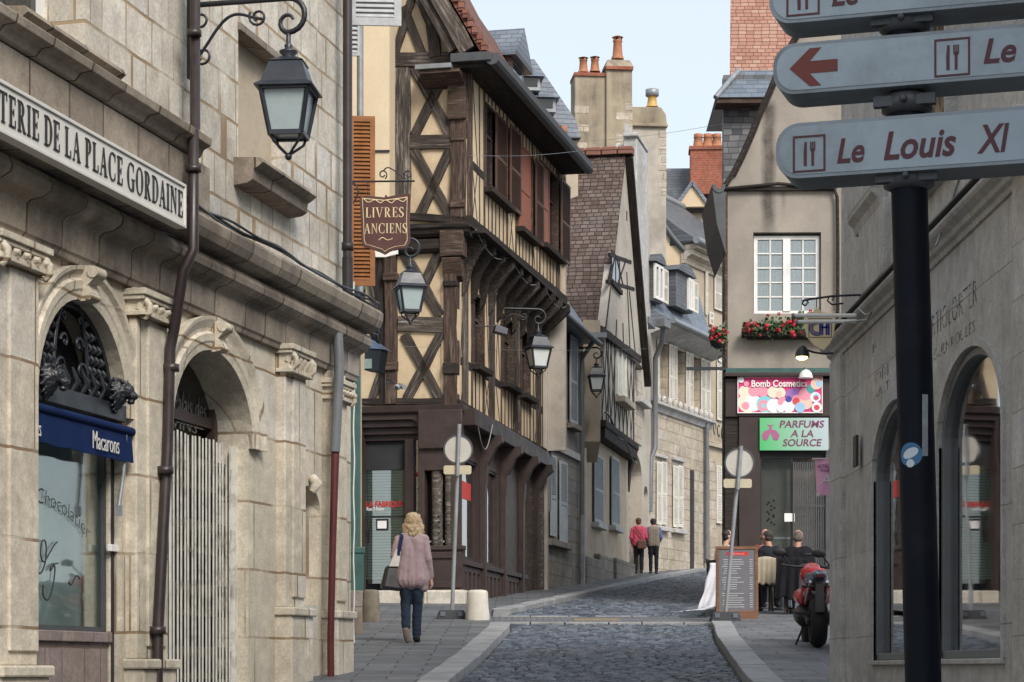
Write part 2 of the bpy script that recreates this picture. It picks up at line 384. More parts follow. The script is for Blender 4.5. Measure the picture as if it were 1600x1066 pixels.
def m_clear(name, tint=(.85, .93, .92), refl=.12, wav=.01, fk=1.3):
    m, n, b = new_mat(name); co = n('TexCoord').outputs['Object']; out = n.n['Material Output']
    bn = n('Bump', {'Height': n.noise(co, 1.8, 2.0), 'Strength': .1, 'Distance': wav})
    g = n('BsdfGlossy', {'Color': (1, 1, 1, 1), 'Roughness': .02, 'Normal': bn.outputs[0]}); t = n('BsdfTransparent', {'Color': c3(tint)})
    fr = n('Fresnel', {'IOR': 1.5, 'Normal': bn.outputs[0]}); k = n.math('MINIMUM', n.math('ADD', n.math('MULTIPLY', fr.outputs[0], fk), refl), 1.0)
    mx = n('MixShader', {0: k, 1: t.outputs[0], 2: g.outputs[0]}); n.l.new(mx.outputs[0], out.inputs[0]); n.n.remove(b); return m
M = {}
M['stone'] = m_ashlar('limestone_ashlar', (.68, .63, .545), (.50, .46, .39), (.27, .20, .125), .40, .375, .016, stain_amt=.6, mort2=(.36, .27, .17), bs=.5, warp=.75)
M['stone_dress'] = m_ashlar('dressed_limestone', (.65, .585, .475), (.53, .475, .38), (.24, .17, .105), .95, .62, .013, stain_amt=.5, warp=.2, bs=.3)
M['stone_dark'] = m_ashlar('weathered_cornice_stone', (.36, .31, .25), (.22, .185, .15), (.09, .065, .045), .62, 5.0, .014, stain=(.05, .042, .034), stain_amt=.95, warp=.3, bs=.4)
M['stone_pink'] = m_ashlar('pinkish_base_stone', (.30, .245, .225), (.25, .205, .19), (.16, .11, .09), .34, .5, .01, stain_amt=.35)
M['stone_grey'] = m_ashlar('grey_render_with_faint_joints', (.52, .51, .49), (.46, .45, .435), (.24, .225, .205), .9, .75, .005, stain_amt=.6, warp=.2, bs=.2, stain=(.16, .145, .13))
M['stone_white'] = m_ashlar('pale_quoin_stone', (.56, .53, .49), (.5, .475, .44), (.3, .27, .24), .9, .33, .005, stain_amt=.25, bs=.15)
M['stone_far'] = m_ashlar('pale_ashlar', (.52, .455, .365), (.42, .365, .29), (.24, .19, .14), .62, .34, .014, stain_amt=.65)
M['stone_old'] = m_ashlar('old_dirty_rubble', (.27, .245, .21), (.20, .18, .155), (.13, .115, .1), .5, .3, .015, stain_amt=.75, stain=(.06, .055, .05))
M['plaster_cream'] = m_plaster('cream_plaster', (.63, .505, .345), (.52, .405, .265), amt=.75, stain=(.23, .165, .105))
M['plaster_tan'] = m_plaster('warm_buff_plaster', (.62, .50, .34), (.58, .46, .31), amt=.18)
M['plaster_far'] = m_plaster('pale_lime_plaster', (.47, .40, .305), (.39, .33, .25), amt=.6)
M['plaster_white'] = m_plaster('whitewashed_plaster', (.50, .46, .40), (.40, .36, .31), amt=.7)
M['plaster_grey'] = m_plaster('grey_brown_render', (.315, .285, .245), (.26, .235, .20), amt=.5, stain=(.09, .08, .07))
M['plaster_dirty'] = m_plaster('dirty_grey_plaster', (.22, .20, .175), (.17, .155, .135), amt=.6, stain=(.06, .055, .05))
M['chim'] = m_plaster('sooty_chimney_render', (.40, .34, .25), (.33, .275, .2), amt=.8, stain=(.06, .05, .04), streak=.8, lo=.42)
M['timber'] = m_timber('dark_oak_timber')
M['timber_worn'] = m_timber('worn_flaking_timber', (.035, .03, .026), (.11, .09, .075), (.38, .34, .30), .95)
M['timber_rust'] = m_timber('red_brown_timber', (.03, .022, .018), (.085, .054, .041), (.25, .21, .18), .6)
M['timber_black'] = m_timber('blackened_timber', (.012, .01, .009), (.035, .028, .024), (.12, .1, .09), .3)
M['shop_brown'] = m_plain('brown_shopfront_paint', (.044, .029, .026), .5, .25, 5, dirt=(.05, .035, .03))
M['brown_dark'] = m_plain('dark_brown_paint', (.032, .02, .018), .5, .15, 4)
M['tile_red'] = m_roof('red_brown_clay_tile', (.115, .045, .032), (.22, .085, .055), (.15, .085, .065), .17, .14, .012, 1.0, moss=(.11, .085, .07))
M['tile_brown'] = m_roof('old_brown_plain_tile', (.075, .049, .040), (.10, .069, .056), (.15, .113, .095), .2, .14, .012, 1.0, mamt=.55, moss=(.17, .15, .14), ax='y')
M['tile_pink'] = m_roof('pale_red_plain_tile', (.28, .135, .095), (.34, .175, .125), (.38, .23, .17), .17, .115, mamt=.2, moss=(.3, .24, .2))
M['slate'] = m_roof('blue_grey_slate', (.10, .125, .16), (.13, .16, .20), (.16, .185, .22), .24, .14, .004, .35, .42, (.17, .18, .19), .35, .5)
M['slate_dormer'] = m_roof('blue_grey_dormer_slate', (.09, .11, .14), (.13, .155, .19), (.17, .195, .23), .24, .14, .006, .35, .42, (.17, .18, .19), .35, .5, ax='y')
M['slate_dark'] = m_roof('dark_grey_slate', (.065, .072, .082), (.085, .093, .105), (.11, .118, .13), .24, .14, .004, .35, .5, (.1, .1, .1), .3, .45)
M['slate_hung'] = m_roof('weathered_slate_cladding', (.05, .052, .06), (.10, .105, .115), (.17, .17, .175), .22, .15, .006, .4, .6, (.06, .06, .06), .4, .4, ax='xy')
M['brick_red'] = m_brick('red_chimney_brick', (.36, .10, .055), (.26, .075, .045), (.30, .22, .17))
M['terracotta'] = m_plain('terracotta_pot', (.36, .15, .075), .7, .25, 7, dirt=(.12, .06, .04))
M['pot_yellow'] = m_plain('ochre_glazed_pot', (.48, .29, .08), .45, .2, 7)
M['iron'] = m_plain('black_painted_iron', (.014, .016, .021), .42, .3, 8, spec=.5)
M['lantern'] = m_plain('dark_blue_grey_lantern_metal', (.022, .027, .037), .4, .2, 6, spec=.5)
M['zinc'] = m_plain('grey_zinc', (.26, .275, .29), .45, .15, 5, metal=.3, dirt=(.12, .12, .12))
M['zinc_dark'] = m_plain('dark_weathered_zinc', (.07, .075, .08), .5, .2, 4, metal=.2)
M['pipe_brown'] = m_plain('dark_brown_drainpipe', (.030, .021, .022), .38, .15, 5, spec=.5, dirt=(.09, .07, .06))
M['pipe_black'] = m_plain('sooty_drainpipe', (.025, .023, .024), .5, .2, 5)
M['pipe_grey'] = m_plain('grey_drainpipe', (.13, .14, .15), .45, .15, 4)
M['pipe_cream'] = m_plain('cream_drainpipe', (.5, .43, .33), .6, .15, 4, dirt=(.2, .15, .1))
M['white_paint'] = m_plain('white_window_paint', (.72, .71, .68), .5, .08, 6, dirt=(.35, .32, .28), dirt_amt=.3)
M['shut_white'] = m_plain('cream_white_shutter_paint', (.66, .63, .56), .6, .1, 5, dirt=(.36, .32, .26), dirt_amt=.5)
M['shut_grey'] = m_plain('blue_grey_shutter_paint', (.33, .36, .385), .6, .12, 5, dirt=(.16, .16, .16), dirt_amt=.5)
M['shut_brown'] = m_plain('brown_shutter_paint', (.10, .052, .038), .6, .2, 6, dirt=(.2, .15, .12), dirt_amt=.4)
M['shut_red'] = m_plain('rust_red_shutter_paint', (.25, .082, .046), .55, .2, 6)
M['shut_orange'] = m_plain('varnished_orange_wood', (.25, .10, .032), .5, .25, 7, dirt=(.14, .06, .03))
M['shut_pale'] = m_plain('weathered_grey_shutter', (.42, .44, .46), .7, .15, 6, dirt=(.2, .2, .2), dirt_amt=.5)
M['green_paint'] = m_plain('bottle_green_paint', (.028, .085, .075), .4, .12, 5, spec=.5, dirt=(.02, .04, .04))
M['glass'] = m_glass('window_glass')
M['glass_soft'] = m_glass('old_wavy_glass', (.03, .033, .036), .05, .04)
M['clear'] = m_clear('shop_glass')
M['clear_soft'] = m_clear('dim_shop_glass', (.8, .84, .84), .02, fk=.55)
M['clear_teal'] = m_clear('tinted_shop_glass', (.88, .92, .92), .0, fk=.4)
M['lamp_glass'] = m_plain('frosted_lantern_glass', (.33, .40, .41), .25, .06, 3, spec=.5, bs=.02)
M['lamp_glass_pale'] = m_plain('milky_lantern_glass', (.56, .60, .58), .3, .06, 3, spec=.5, bs=.02)
M['interior'] = m_plain('dark_interior', (.03, .03, .032), .9, .3, 2)
M['interior_grey'] = m_plain('pale_shop_interior', (.30, .36, .36), .9, .2, 1.2)
M['white'] = m_plain('white_enamel', (.78, .77, .74), .45, .05, 4, dirt=(.5, .47, .42), dirt_amt=.3)
M['black'] = m_plain('black_lettering', (.02, .018, .018), .5, .1, 9)
M['gate_white'] = m_plain('chipped_cream_gate_paint', (.66, .65, .58), .5, .12, 9, dirt=(.13, .11, .085), dirt_amt=.75)
M['gold'] = m_plain('cream_gilt_paint', (.66, .55, .33), .5, .08, 8)
M['sign_brown'] = m_plain('dark_maroon_sign_paint', (.085, .038, .036), .45, .12, 5)
M['sign_white'] = m_plain('off_white_paint', (.60, .585, .54), .5, .06, 6)
M['blue_fabric'] = m_plain('navy_awning_fabric', (.008, .02, .075), .85, .12, 20, spec=.1)
M['red_paint'] = m_plain('red_paint', (.5, .03, .025), .45, .08, 6)
M['red_dark'] = m_plain('dark_red_paint', (.085, .016, .018), .5, .2, 6)
# ---------------------------------------------------------------- ground, road, pavements, kerbs
def lerp_curve(pts, d):
    if d <= pts[0][0]: a, b = pts[0], pts[1]
    elif d >= pts[-1][0]: a, b = pts[-2], pts[-1]
    else:
        for a, b in zip(pts, pts[1:]):
            if a[0] <= d <= b[0]: break
    return a[1] + (b[1] - a[1]) * (d - a[0]) / (b[0] - a[0])
KL = [(14, -1.0), (22, -.56), (25.3, -.36), (29, -.2), (32.5, -.03), (38.3, -.1), (44, .95), (52.8, 2.5), (63, 4.35), (74, 6.6), (92, 11.5)]     # road's left edge
KR = [(14, 2.05), (22, 2.33), (26, 2.55), (30, 2.78), (33, 3.02), (38, 3.25), (44, 4.6), (52, 6.6), (63, 9.3), (74, 12.3), (92, 18)]
M['ground'] = m_plain('earth_bed', (.06, .058, .055), .95, .2, 2)
def cobble_mat():
    m, n, b = new_mat('blue_grey_cobbles'); co = n('TexCoord').outputs['Object']
    t = n('Attribute', attribute_name='tint').outputs['Fac']
    c = n.mix(n.ramp(t, 0, .45), c3((.028, .036, .05)), c3((.072, .09, .118))); c = n.mix(n.ramp(t, .5, 1), c, c3((.13, .145, .17)))
    f = n.noise(co, 30, 5, .65); k = n.ramp(f, .25, .75, .8, 1.2); c = n.mix(1.0, c, n('CombineColor', {0: k, 1: k, 2: k}).outputs[0], 'MULTIPLY')
    c = n.mix(n.ramp(n.noise(co, .6, 6, .7), .45, .7, 0, .5), c, c3((.075, .07, .065)))
    setb(n, b, c, n.ramp(f, .3, .7, .28, .5), f, .35, .01, .45); return m
M['cobble'] = cobble_mat()
def pav_mat(name, bw, rh, a, b_, mo):
    m, n, b = new_mat(name); co, sp, u = plane_uv(n)
    w_ = n.math('MULTIPLY', n.math('SUBTRACT', n.noise(co, 1.3, 3), .5), .09)
    vec = n('CombineXYZ', {0: n.math('ADD', sp.outputs[0], w_), 1: n.math('ADD', sp.outputs[1], w_)}).outputs[0]
    br = n('TexBrick', {'Vector': vec, 'Color1': c3((0, 0, 0)), 'Color2': c3((1, 1, 1)), 'Mortar': c3((.5, .5, .5)), 'Scale': 1.0, 'Mortar Size': .012, 'Mortar Smooth': .2, 'Brick Width': bw, 'Row Height': rh})
    c = n.mix(br.outputs[0], c3(a), c3(b_)); f = n.noise(co, 1.1, 8, .7); c = n.mix(n.ramp(f, .42, .68, 0, .55), c, tuple(x * .55 for x in a) + (1,))
    g = n.noise(co, 38, 4, .6); k = n.ramp(g, .25, .75, .84, 1.14); c = n.mix(1.0, c, n('CombineColor', {0: k, 1: k, 2: k}).outputs[0], 'MULTIPLY')
    c = n.mix(n.math('MULTIPLY', br.outputs[1], .85), c, c3(mo))
    h = n.math('ADD', n.math('MULTIPLY', br.outputs[1], -1.2), n.math('ADD', n.math('MULTIPLY', br.outputs[0], .3), n.math('MULTIPLY', g, .3)))
    setb(n, b, c, n.ramp(f, .3, .7, .5, .75), h, .5, .025, .35); return m
M['paving'] = pav_mat('grey_stone_paving', .62, .42, (.10, .106, .116), (.155, .162, .172), (.028, .028, .03))
M['setts'] = pav_mat('small_crossing_setts', .2, .13, (.13, .135, .145), (.20, .205, .215), (.04, .04, .045))
M['kerb'] = m_plain('pale_granite_kerb', (.25, .255, .26), .7, .25, 3, dirt=(.14, .14, .13), dirt_amt=.5, bs=.2)
def sheet(fx0, fx1, d0, d1, h, step=1.0, cols=6):
    mb = MB(); n = max(1, int((d1 - d0) / step)); vs = []; fs = []
    for i in range(n + 1):
        d = d0 + (d1 - d0) * i / n; a, b = fx0(d), fx1(d)
        for k in range(cols + 1): vs.append((a + (b - a) * k / cols, d, zg(d) + h))
    for i in range(n):
        for k in range(cols): j = i * (cols + 1) + k; fs.append((j, j + 1, j + cols + 2, j + cols + 1))
    return mb.add(vs, fs)
struct('ground', sheet(lambda d: -400, lambda d: 400, -120, 900, -.16, 20.4, 4), M['ground'], recalc=False)
struct('pavement', sheet(lambda d: -14, lambda d: lerp_curve(KL, d) - .26, -6, 92, .07, .9, 8), M['paving'], recalc=False)
struct('pavement', sheet(lambda d: lerp_curve(KR, d) + .26, lambda d: 24, -6, 92, .07, .9, 8), M['paving'], recalc=False)
struct('road_bed', sheet(lambda d: lerp_curve(KL, d) - .02, lambda d: lerp_curve(KR, d) + .02, -6, 92, -.035, .9, 3), M['ground'], recalc=False)
def road_stones(d0, d1, rowh, wmin, wmax, h, seed, skip=None):
    rnd = random.Random(seed); vs, fs, tn = [], [], []; d = d0
    while d < d1:
        x = lerp_curve(KL, d) + rnd.uniform(0, .05); xe = lerp_curve(KR, d) - .02; rh = rowh * rnd.uniform(.85, 1.15)
        while x < xe - .05:
            wd = min(rnd.uniform(wmin, wmax), xe - x); n = len(vs); g = .013; up = h + rnd.uniform(-.010, .009); tl = rnd.uniform(-.007, .007); b = .024
            sk = lambda xx: .05 * math.sin(xx * 1.3 + d * .4)
            for (a, c, z) in ((g, g, -.045), (wd - g, g, -.045), (wd - g, rh - g, -.045), (g, rh - g, -.045), (g, g, -.018), (wd - g, g, -.018), (wd - g, rh - g, -.018), (g, rh - g, -.018),
                              (g + b, g + b, 0), (wd - g - b, g + b, 0), (wd - g - b, rh - g - b, 0), (g + b, rh - g - b, 0)):
                xx = x + a; yy = d + c + sk(xx) + rnd.uniform(-.004, .004)
                vs.append((xx + rnd.uniform(-.004, .004), yy, zg(yy) + z + up + (tl * (1 if a > wd / 2 else -1) if z == 0 else 0)))
            fs += [(n + 8, n + 9, n + 10, n + 11)]
            for lo in (0, 4):
                for k in range(4): l = (k + 1) % 4; fs.append((n + lo + k, n + lo + l, n + lo + 4 + l, n + lo + 4 + k))
            t = rnd.random(); t = t * t if rnd.random() < .7 else t
            tn += [t] * 12; x += wd
        d += rh
    mb = MB(); mb.v = vs; mb.f = fs; mb.sm = [False] * len(fs)
    o = struct('road', mb, M['cobble'], recalc=False)
    at = o.data.attributes.new('tint', 'FLOAT', 'POINT'); at.data.foreach_set('value', tn)
    return o
road_stones(17, 34.6, .105, .10, .21, 0.0, 3)
road_stones(37.2, 84, .135, .12, .27, 0.0, 5)
struct('crossing', sheet(lambda d: lerp_curve(KL, d) - .26, lambda d: lerp_curve(KR, d) + .26, 34.95, 37.0, .012, .3, 4), M['setts'], recalc=False)
def kerb_line(curve, side, d0, d1, wd=.3, top=.085, L=.95):
    mb = MB(); d = d0; r_ = random.Random(int(d0 * 10) + side)
    while d < d1 - .2:
        e = min(d + L * r_.uniform(.85, 1.1), d1); x0, x1 = lerp_curve(curve, d), lerp_curve(curve, e - .02); s = side; t = top + r_.uniform(-.006, .006)
        q = [(x0, d), (x0 + s * wd, d), (x1 + s * wd, e - .02), (x1, e - .02)]
        if s < 0: q = [q[1], q[0], q[3], q[2]]
        mb.hexa([(a, c, zg(c) - .12) for a, c in q] + [(a, c, zg(c) + t) for a, c in q]); d = e
    return struct('kerb', mb, M['kerb'], .012)
kerb_line(KL, -1, 15, 33.6); kerb_line(KL, -1, 38.6, 86); kerb_line(KR, 1, 15, 33.8); kerb_line(KR, 1, 38.6, 86)
mb = MB()
for dd, a, b, in ((34.72, -.3, 3.3), (37.08, -.2, 1.15), (37.12, 1.4, 2.3)):
    x = a
    while x < b:
        e = min(x + random.uniform(.5, .8), b); mb.hexa([(p, q, zg(q) + z) for z in (-.1, .022) for p, q in ((x, dd), (e - .02, dd), (e - .02, dd + .16), (x, dd + .16))]); x = e
struct('crossing_edge_stones', mb, M['kerb'], .008)
mb = MB(); mb.hexa([(p, q, zg(q) + z) for z in (-.05, .024) for p, q in ((1.0, 35.6), (1.75, 35.6), (1.75, 36.1), (1.0, 36.1))])
mc = tag(obj('drain_cover', mb, m_plain('rusty_iron_cover', (.22, .17, .10), .6, .3, 12), None), 'small rusty drain cover set in the setts of the crossing', 'drain cover')
# ---------------------------------------------------------------- left stone building with the confectioner's shop
FL = Frame((0 - 800) / FPX * 15.2, 15.2, math.sin(R(13.3)), math.cos(R(13.3)), zg(19))
LB = thing('stone_house', 'pale stone house with two arched shop openings below a heavy cornice', 'house', FL)
A1 = (.50, 2.087, 3.56, .79); A2 = (3.03, 4.945, 3.60, .75)
S1 = FL.s(548)
lower = [rectl(-9, S1, -.4, 5.15), archl(A1[0], A1[1], 1.0, A1[2], A1[3]), archl(A2[0], A2[1], .7, A2[2], A2[3])]
ns0, ns1 = FL.s(463), FL.s(501); nz = FL.z(480, 800); niche = archl(ns0, ns1, FL.z(480, 945), nz, .26); lower.append(niche)
obj('lower_wall', MB().panel(lower, 0, .42), M['stone_dress'], LB)
w1 = (.1, FL.s(145), 6.17, 8.4); w2 = (FL.s(382), FL.s(455), 6.2, 7.42)
obj('upper_wall', MB().panel([rectl(-9, S1, 5.1, 10.5), rectl(*w1), rectl(*w2)], .06, .48), M['stone'], LB)
obj('end_wall', MB().box(-9, -8.6, .49, 6, -.4, 10.5), M['stone'], LB)
obj('end_wall', MB().box(S1 - .4, S1 + .01, .49, 6, .6, 10.5), M['stone'], LB)
obj('roof', MB().hexa([(-9.3, -.35, 10.5), (S1 + .2, -.35, 10.5), (S1 + .2, 7, 10.5), (-9.3, 7, 10.5), (-9.3, 3, 13.5), (S1 + .2, 3, 13.5), (S1 + .2, 4, 13.5), (-9.3, 4, 13.5)]), M['slate'], LB)
# entablature: fascia, roll moulding, ledge
obj('cornice', MB().sweepx([(.1, 4.60), (-.05, 4.60), (-.06, 4.64), (-.075, 4.66), (-.08, 4.86), (-.10, 4.89), (-.16, 4.92), (-.205, 4.97), (-.215, 5.02), (-.195, 5.07), (-.15, 5.10), (-.24, 5.12), (-.30, 5.15), (-.33, 5.22), (-.34, 5.30), (-.30, 5.34), (.1, 5.36)], -9, S1 + .06), M['stone_dark'], LB, .006)
sF = FL.s(291, -.1)
obj('sign_frieze', MB().box(-9, sF + .03, -.30, .06, 5.33, 5.75), M['stone_dark'], LB, .01)
obj('frieze_cornice', MB().sweepx([(.1, 5.70), (-.17, 5.70), (-.19, 5.74), (-.33, 5.77), (-.36, 5.83), (-.42, 5.86), (-.43, 5.92), (-.38, 5.95), (.1, 6.0)], -9, FL.s(308, -.3)), M['stone_dark'], LB, .006)
def sill(s0, s1, z, ext=.12):
    obj('window_sill', MB().sweepx([(.12, z + .01), (-.20, z - .01), (-.22, z - .05), (-.17, z - .09), (-.13, z - .11), (-.12, z - .2), (-.07, z - .23), (.08, z - .25)], s0 - ext, s1 + ext), M['stone_dark'], LB, .005)
sill(w1[0], w1[1], 6.17); sill(w2[0], w2[1], 6.2)
wn1 = obj('window', MB().panel([rectl(w1[0], w1[1], w1[2], w1[3]), rectl(w1[0] + .06, w1[1] - .06, w1[2] + .07, w1[3] - .06)], .40, .46), M['white_paint'], LB)
obj('window_pane', MB().box(w1[0] + .05, w1[1] - .05, .44, .45, w1[2] + .05, w1[3]), M['glass'], wn1)
obj('blind_window', MB().box(w2[0], w2[1], .20, .3, w2[2], w2[3] - .0), M['plaster_far'], LB)
obj('window_lintel', MB().box(w2[0] - .02, w2[1] + .02, .03, .2, w2[3] - .04, w2[3] + .03), M['stone_dark'], LB, .006)
# pilasters
def capital(s0, s1, zt, zb_, par):
    mb = MB(); c = (s0 + s1) / 2; wd = s1 - s0
    mb.box(s0 - .04, s1 + .04, -.19, .02, zt - .05, zt); mb.box(s0 - .025, s1 + .025, -.17, .02, zt - .085, zt - .05)
    mb.box(s0 + .01, s1 - .01, -.13, .02, zb_ + .04, zt - .085); mb.box(s0 - .015, s1 + .015, -.17, .02, zb_, zb_ + .04)
    for sx in (s0 + .035, s1 - .035): mb.tube([(sx, -.15 + .045 * math.cos(a), zt - .16 + .07 * math.sin(a)) for a in [i * .9 for i in range(8)]], [.04, .038, .034, .03, .026, .022, .018, .014], 6)
    for i in range(5):
        sx = s0 + .05 + (wd - .1) * i / 4; mb.tube([(sx, -.13, zb_ + .04), (sx, -.17, (zb_ + zt) / 2 - .02), (sx, -.2, zt - .12)], [.018, .03, .02], 5)
    return obj('capital', mb, M['stone_dress'], par, .006)
def pilaster(s0, s1, ztop, plinth_z, capz=None, y=-.09):
    p = obj('pilaster', MB().box(s0, s1, y, .02, plinth_z, ztop), M['stone_dress'], LB, .012)
    obj('pilaster_panel', MB().box(s0 + (s1 - s0) * .32, s1 - .02, y - .022, y + .01, plinth_z + .1, ztop - .05), M['stone_dress'], p, .008)
    obj('plinth', MB().box(s0 - .035, s1 + .035, y - .08, .02, .6, plinth_z - .08).box(s0 - .06, s1 + .06, y - .11, .02, plinth_z - .08, plinth_z), M['stone_dress'], p, .015)
    if capz: capital(s0 - .02, s1 + .02, capz[1], capz[0], p)
for (u0, u1, pv, c0, c1) in ((-30, 40, 1040, 418, 375), (197, 243, 1030, 503, 462), (432, 462, 950, 588, 545), (505, 527, 955, 628, 596)):
    s0, s1 = FL.s(u0), FL.s(u1); um = (u0 + u1) / 2
    pilaster(s0, s1, 4.6, FL.z(um, pv), (FL.z(um, c0), FL.z(um, c1)))
# arches
def arch_mould(A, z0, wd, name='arch_moulding'):
    obj(name, MB().sweep([(0, .03), (0, -.05), (.06, -.06), (.08, -.07), (.14, -.075), (.16, -.045), (.19, -.05), (wd - .03, -.08), (wd, -.085), (wd, .03)], archpath(A[0], A[1], A[2] - z0, A[2], A[3])), M['stone_dress'], LB)
arch_mould(A1, 0.0, .25); arch_mould(A2, .0, .29)
def keystone(A):
    c = (A[0] + A[1]) / 2; z = A[2] + A[3]; mb = MB()
    mb.sweepx([(.0, z - .02), (-.11, z - .01), (-.13, z + .05), (-.10, z + .1), (-.15, z + .15), (-.19, z + .19), (-.18, z + .235), (-.12, z + .25), (0, z + .25)], c - .075, c + .075)
    mb.tube([(c - .085, -.145, z + .2), (c + .085, -.145, z + .2)], .045, 10); mb.tube([(c - .08, -.11, z + .02), (c + .08, -.11, z + .02)], .03, 8)
    obj('keystone', mb, M['stone_dress'], LB, .01)
keystone(A1); keystone(A2)
# small impost ledge inside niche + niche back
nc = (ns0 + ns1) / 2
mb = MB(); P = []
for i in range(9):
    a = math.pi * i / 8; P.append((nc + (ns1 - ns0) / 2 * math.cos(a), .02 + .26 * math.sin(a)))
zlo, zhi = FL.z(480, 945), nz + .3
vs = [(x, y, z) for z in (zlo, zhi) for x, y in P]; mb.add(vs, [(i, i + 1, i + 10, i + 9) for i in range(8)], True)
obj('niche_back', mb, M['stone_dress'], LB); obj('niche_keystone', MB().tube([(nc + .02, -.03, nz + .34), (nc, -.09, nz + .28), (nc - .02, -.04, nz + .2)], [.05, .06, .035], 8), M['stone_dress'], LB)
# --- shop one (confectioner)
zt = FL.z(120, 642); y0 = .13
zg0, zg1 = FL.z(100, 982, y0), FL.z(100, 640, y0)
sA, sB = A1[0] - .03, FL.s(157, y0)
ws = obj('shop_window', MB().panel([rectl(sA, sB + .04, zg0 - .03, zt), rectl(sA + .04, sB, zg0 + .02, zt - .05)], y0 - .03, y0 + .03), M['zinc_dark'], LB)
obj('shop_window_pane', MB().box(sA + .02, sB + .01, y0 - .004, y0 + .004, zg0, zt), M['clear_teal'], ws)
obj('shop_interior', MB().box(sA - .3, sB + .5, 1.5, 1.55, .7, 4).box(sA - .3, sB + .5, .5, 1.5, zg0 - .1, zg0 - .05).box(sB + .3, sB + .35, .44, 1.5, .7, 4), M['interior_grey'], LB)
obj('window_backdrop', MB().box(sA + .1, sB + .3, .34, .36, zg0, zt - .5).box(sA - .2, sB + .3, .36, .38, zt - .5, zt - .3).box(sA - .2, sA + .75, .26, .28, zg0, zt - .45), m_plain('pale_display_screen', (.44, .50, .49), .8, .25, 1.5), LB)
obj('stall_riser', MB().box(sA, sB + .03, y0 - .05, y0 + .1, .8, zg0 - .10).box(sA, sB + .05, y0 - .08, y0 + .1, zg0 - .10, zg0 - .02), M['stone_pink'], LB, .008)
obj('door_jamb', MB().box(sB + .05, A1[1], .07, .3, .8, zt), M['stone_dress'], LB, .01)
T = lambda u, v: (FL.s(u, y0 - .01), FL.z(u, v, y0 - .01))
# script on the glass, following an arc
vf = text2d('un Chocolatier', -.012, .12); xs = [p[0] for p in vf[0]]; xm = max(xs)
s_a, s_b = FL.s(30, y0), FL.s(138, y0); zc0, zc1 = FL.z(46, 792, y0), FL.z(137, 838, y0)
def bend(p):
    t = p.x / xm; return Vector((s_a + (s_b - s_a) * t, y0 - .012, zc0 + .02 + .06 * math.sin(t * 2.2) - .33 * t * t * .8 + p.z * .17))
mb = MB(); mb.add([bend(Vector((p[0], 0, p[1] * (1.5 if False else 1)))) for p in vf[0]], vf[1]); obj('window_lettering', mb, M['interior'], ws, recalc=False)
def stroke(pts, r, mat, par, name='lettering', yy=None):
    P = []
    for i in range(len(pts) - 1):
        for t in (0, .25, .5, .75):
            p0, p1, p2, p3 = pts[max(i - 1, 0)], pts[i], pts[i + 1], pts[min(i + 2, len(pts) - 1)]
            P.append(tuple(.5 * ((2 * p1[k]) + (p2[k] - p0[k]) * t + (2 * p0[k] - 5 * p1[k] + 4 * p2[k] - p3[k]) * t * t + (3 * p1[k] - p0[k] - 3 * p2[k] + p3[k]) * t ** 3) for k in range(len(p1))))
    P.append(tuple(pts[-1])); return P
mb = MB()
for cu in ([(57, 868), (58, 890), (63, 896), (70, 880), (72, 856), (69, 844), (64, 850), (63, 868), (68, 878), (76, 866), (84, 852), (89, 847)],
           [(90, 880), (80, 884), (78, 892), (85, 884), (84, 905), (79, 928), (73, 938), (67, 930), (67, 914)], [(107, 910), (111, 914), (117, 902), (121, 900), (124, 905)]):
    P = stroke(cu, 0, None, None); mb.tube([(T(u, v)[0], y0 - .012, T(u, v)[1]) for u, v in P], .006, 5)
obj('window_monogram', mb, M['interior'], ws)
# fanlight with iron grille
c1 = (A1[0] + A1[1]) / 2; r1 = (A1[1] - A1[0]) / 2
obj('fanlight_backing', MB().panel([archl(A1[0] - .02, A1[1] + .02, zt, A1[2], A1[3] + .02)], .3, .33), M['interior'], LB)
gr = obj('fanlight_grille', MB().sweep([(-.05, .06), (-.05, .14), (0, .14), (0, .06)], archpath(A1[0], A1[1], A1[2] - zt - .1, A1[2], A1[3])).box(A1[0], A1[1], -.04, .16, zt, zt + .13), M['iron'], LB, .006)
zb0 = zt + .13; mb = MB()
def inside(x, z): return (z < A1[2] and A1[0] + .05 < x < A1[1] - .05) or ((x - c1) / (r1 - .05)) ** 2 + ((z - A1[2]) / (A1[3] - .05)) ** 2 < 1
rows = 14
for i in range(rows):
    z = zb0 + .05 + i * .085
    for k in range(20):
        x = A1[0] + (k + (i % 2) * .5) * .088
        ov = ((x - c1) / .30) ** 2 + ((z - zb0 - .15) / .62) ** 2
        if inside(x, z) and ov > 1.0: mb.tube([(x, .10, z - .035), (x + .012, .06, z), (x, .09, z + .045)], [.012, .03, .01], 5); mb.tube([(x - .03, .1, z + .04), (x, .1, z - .04), (x + .03, .1, z + .04)], .006, 4)
obj('scale_ornament', mb, M['iron'], gr)
mb = MB(); mb.tube([(c1 + .30 * math.cos(t), .07, zb0 + .12 + .62 * math.sin(t)) for t in [math.pi * i / 20 for i in range(21)]], .018, 6)
for sgn in (-1, 1):
    for (xx, zz, rr) in ((.17, .18, .10), (.12, .38, .08), (.24, .08, .07), (.08, .08, .07), (.14, .56, .05)):
        mb.tube([(c1 + sgn * (xx + rr * math.exp(-t * .25) * math.cos(t)), .06, zb0 + zz + rr * math.exp(-t * .25) * math.sin(t)) for t in [i * .55 for i in range(15)]], [.016 - .0006 * i for i in range(15)], 5)
for k in range(9): mb.tube([(A1[0] + .12 + k * .17, .08, zb0), (A1[0] + .15 + k * .17, .03, zb0 + .1), (A1[0] + .1 + k * .17, .05, zb0 + .2)], [.02, .028, .012], 5)
obj('scrollwork', mb, M['iron'], gr)
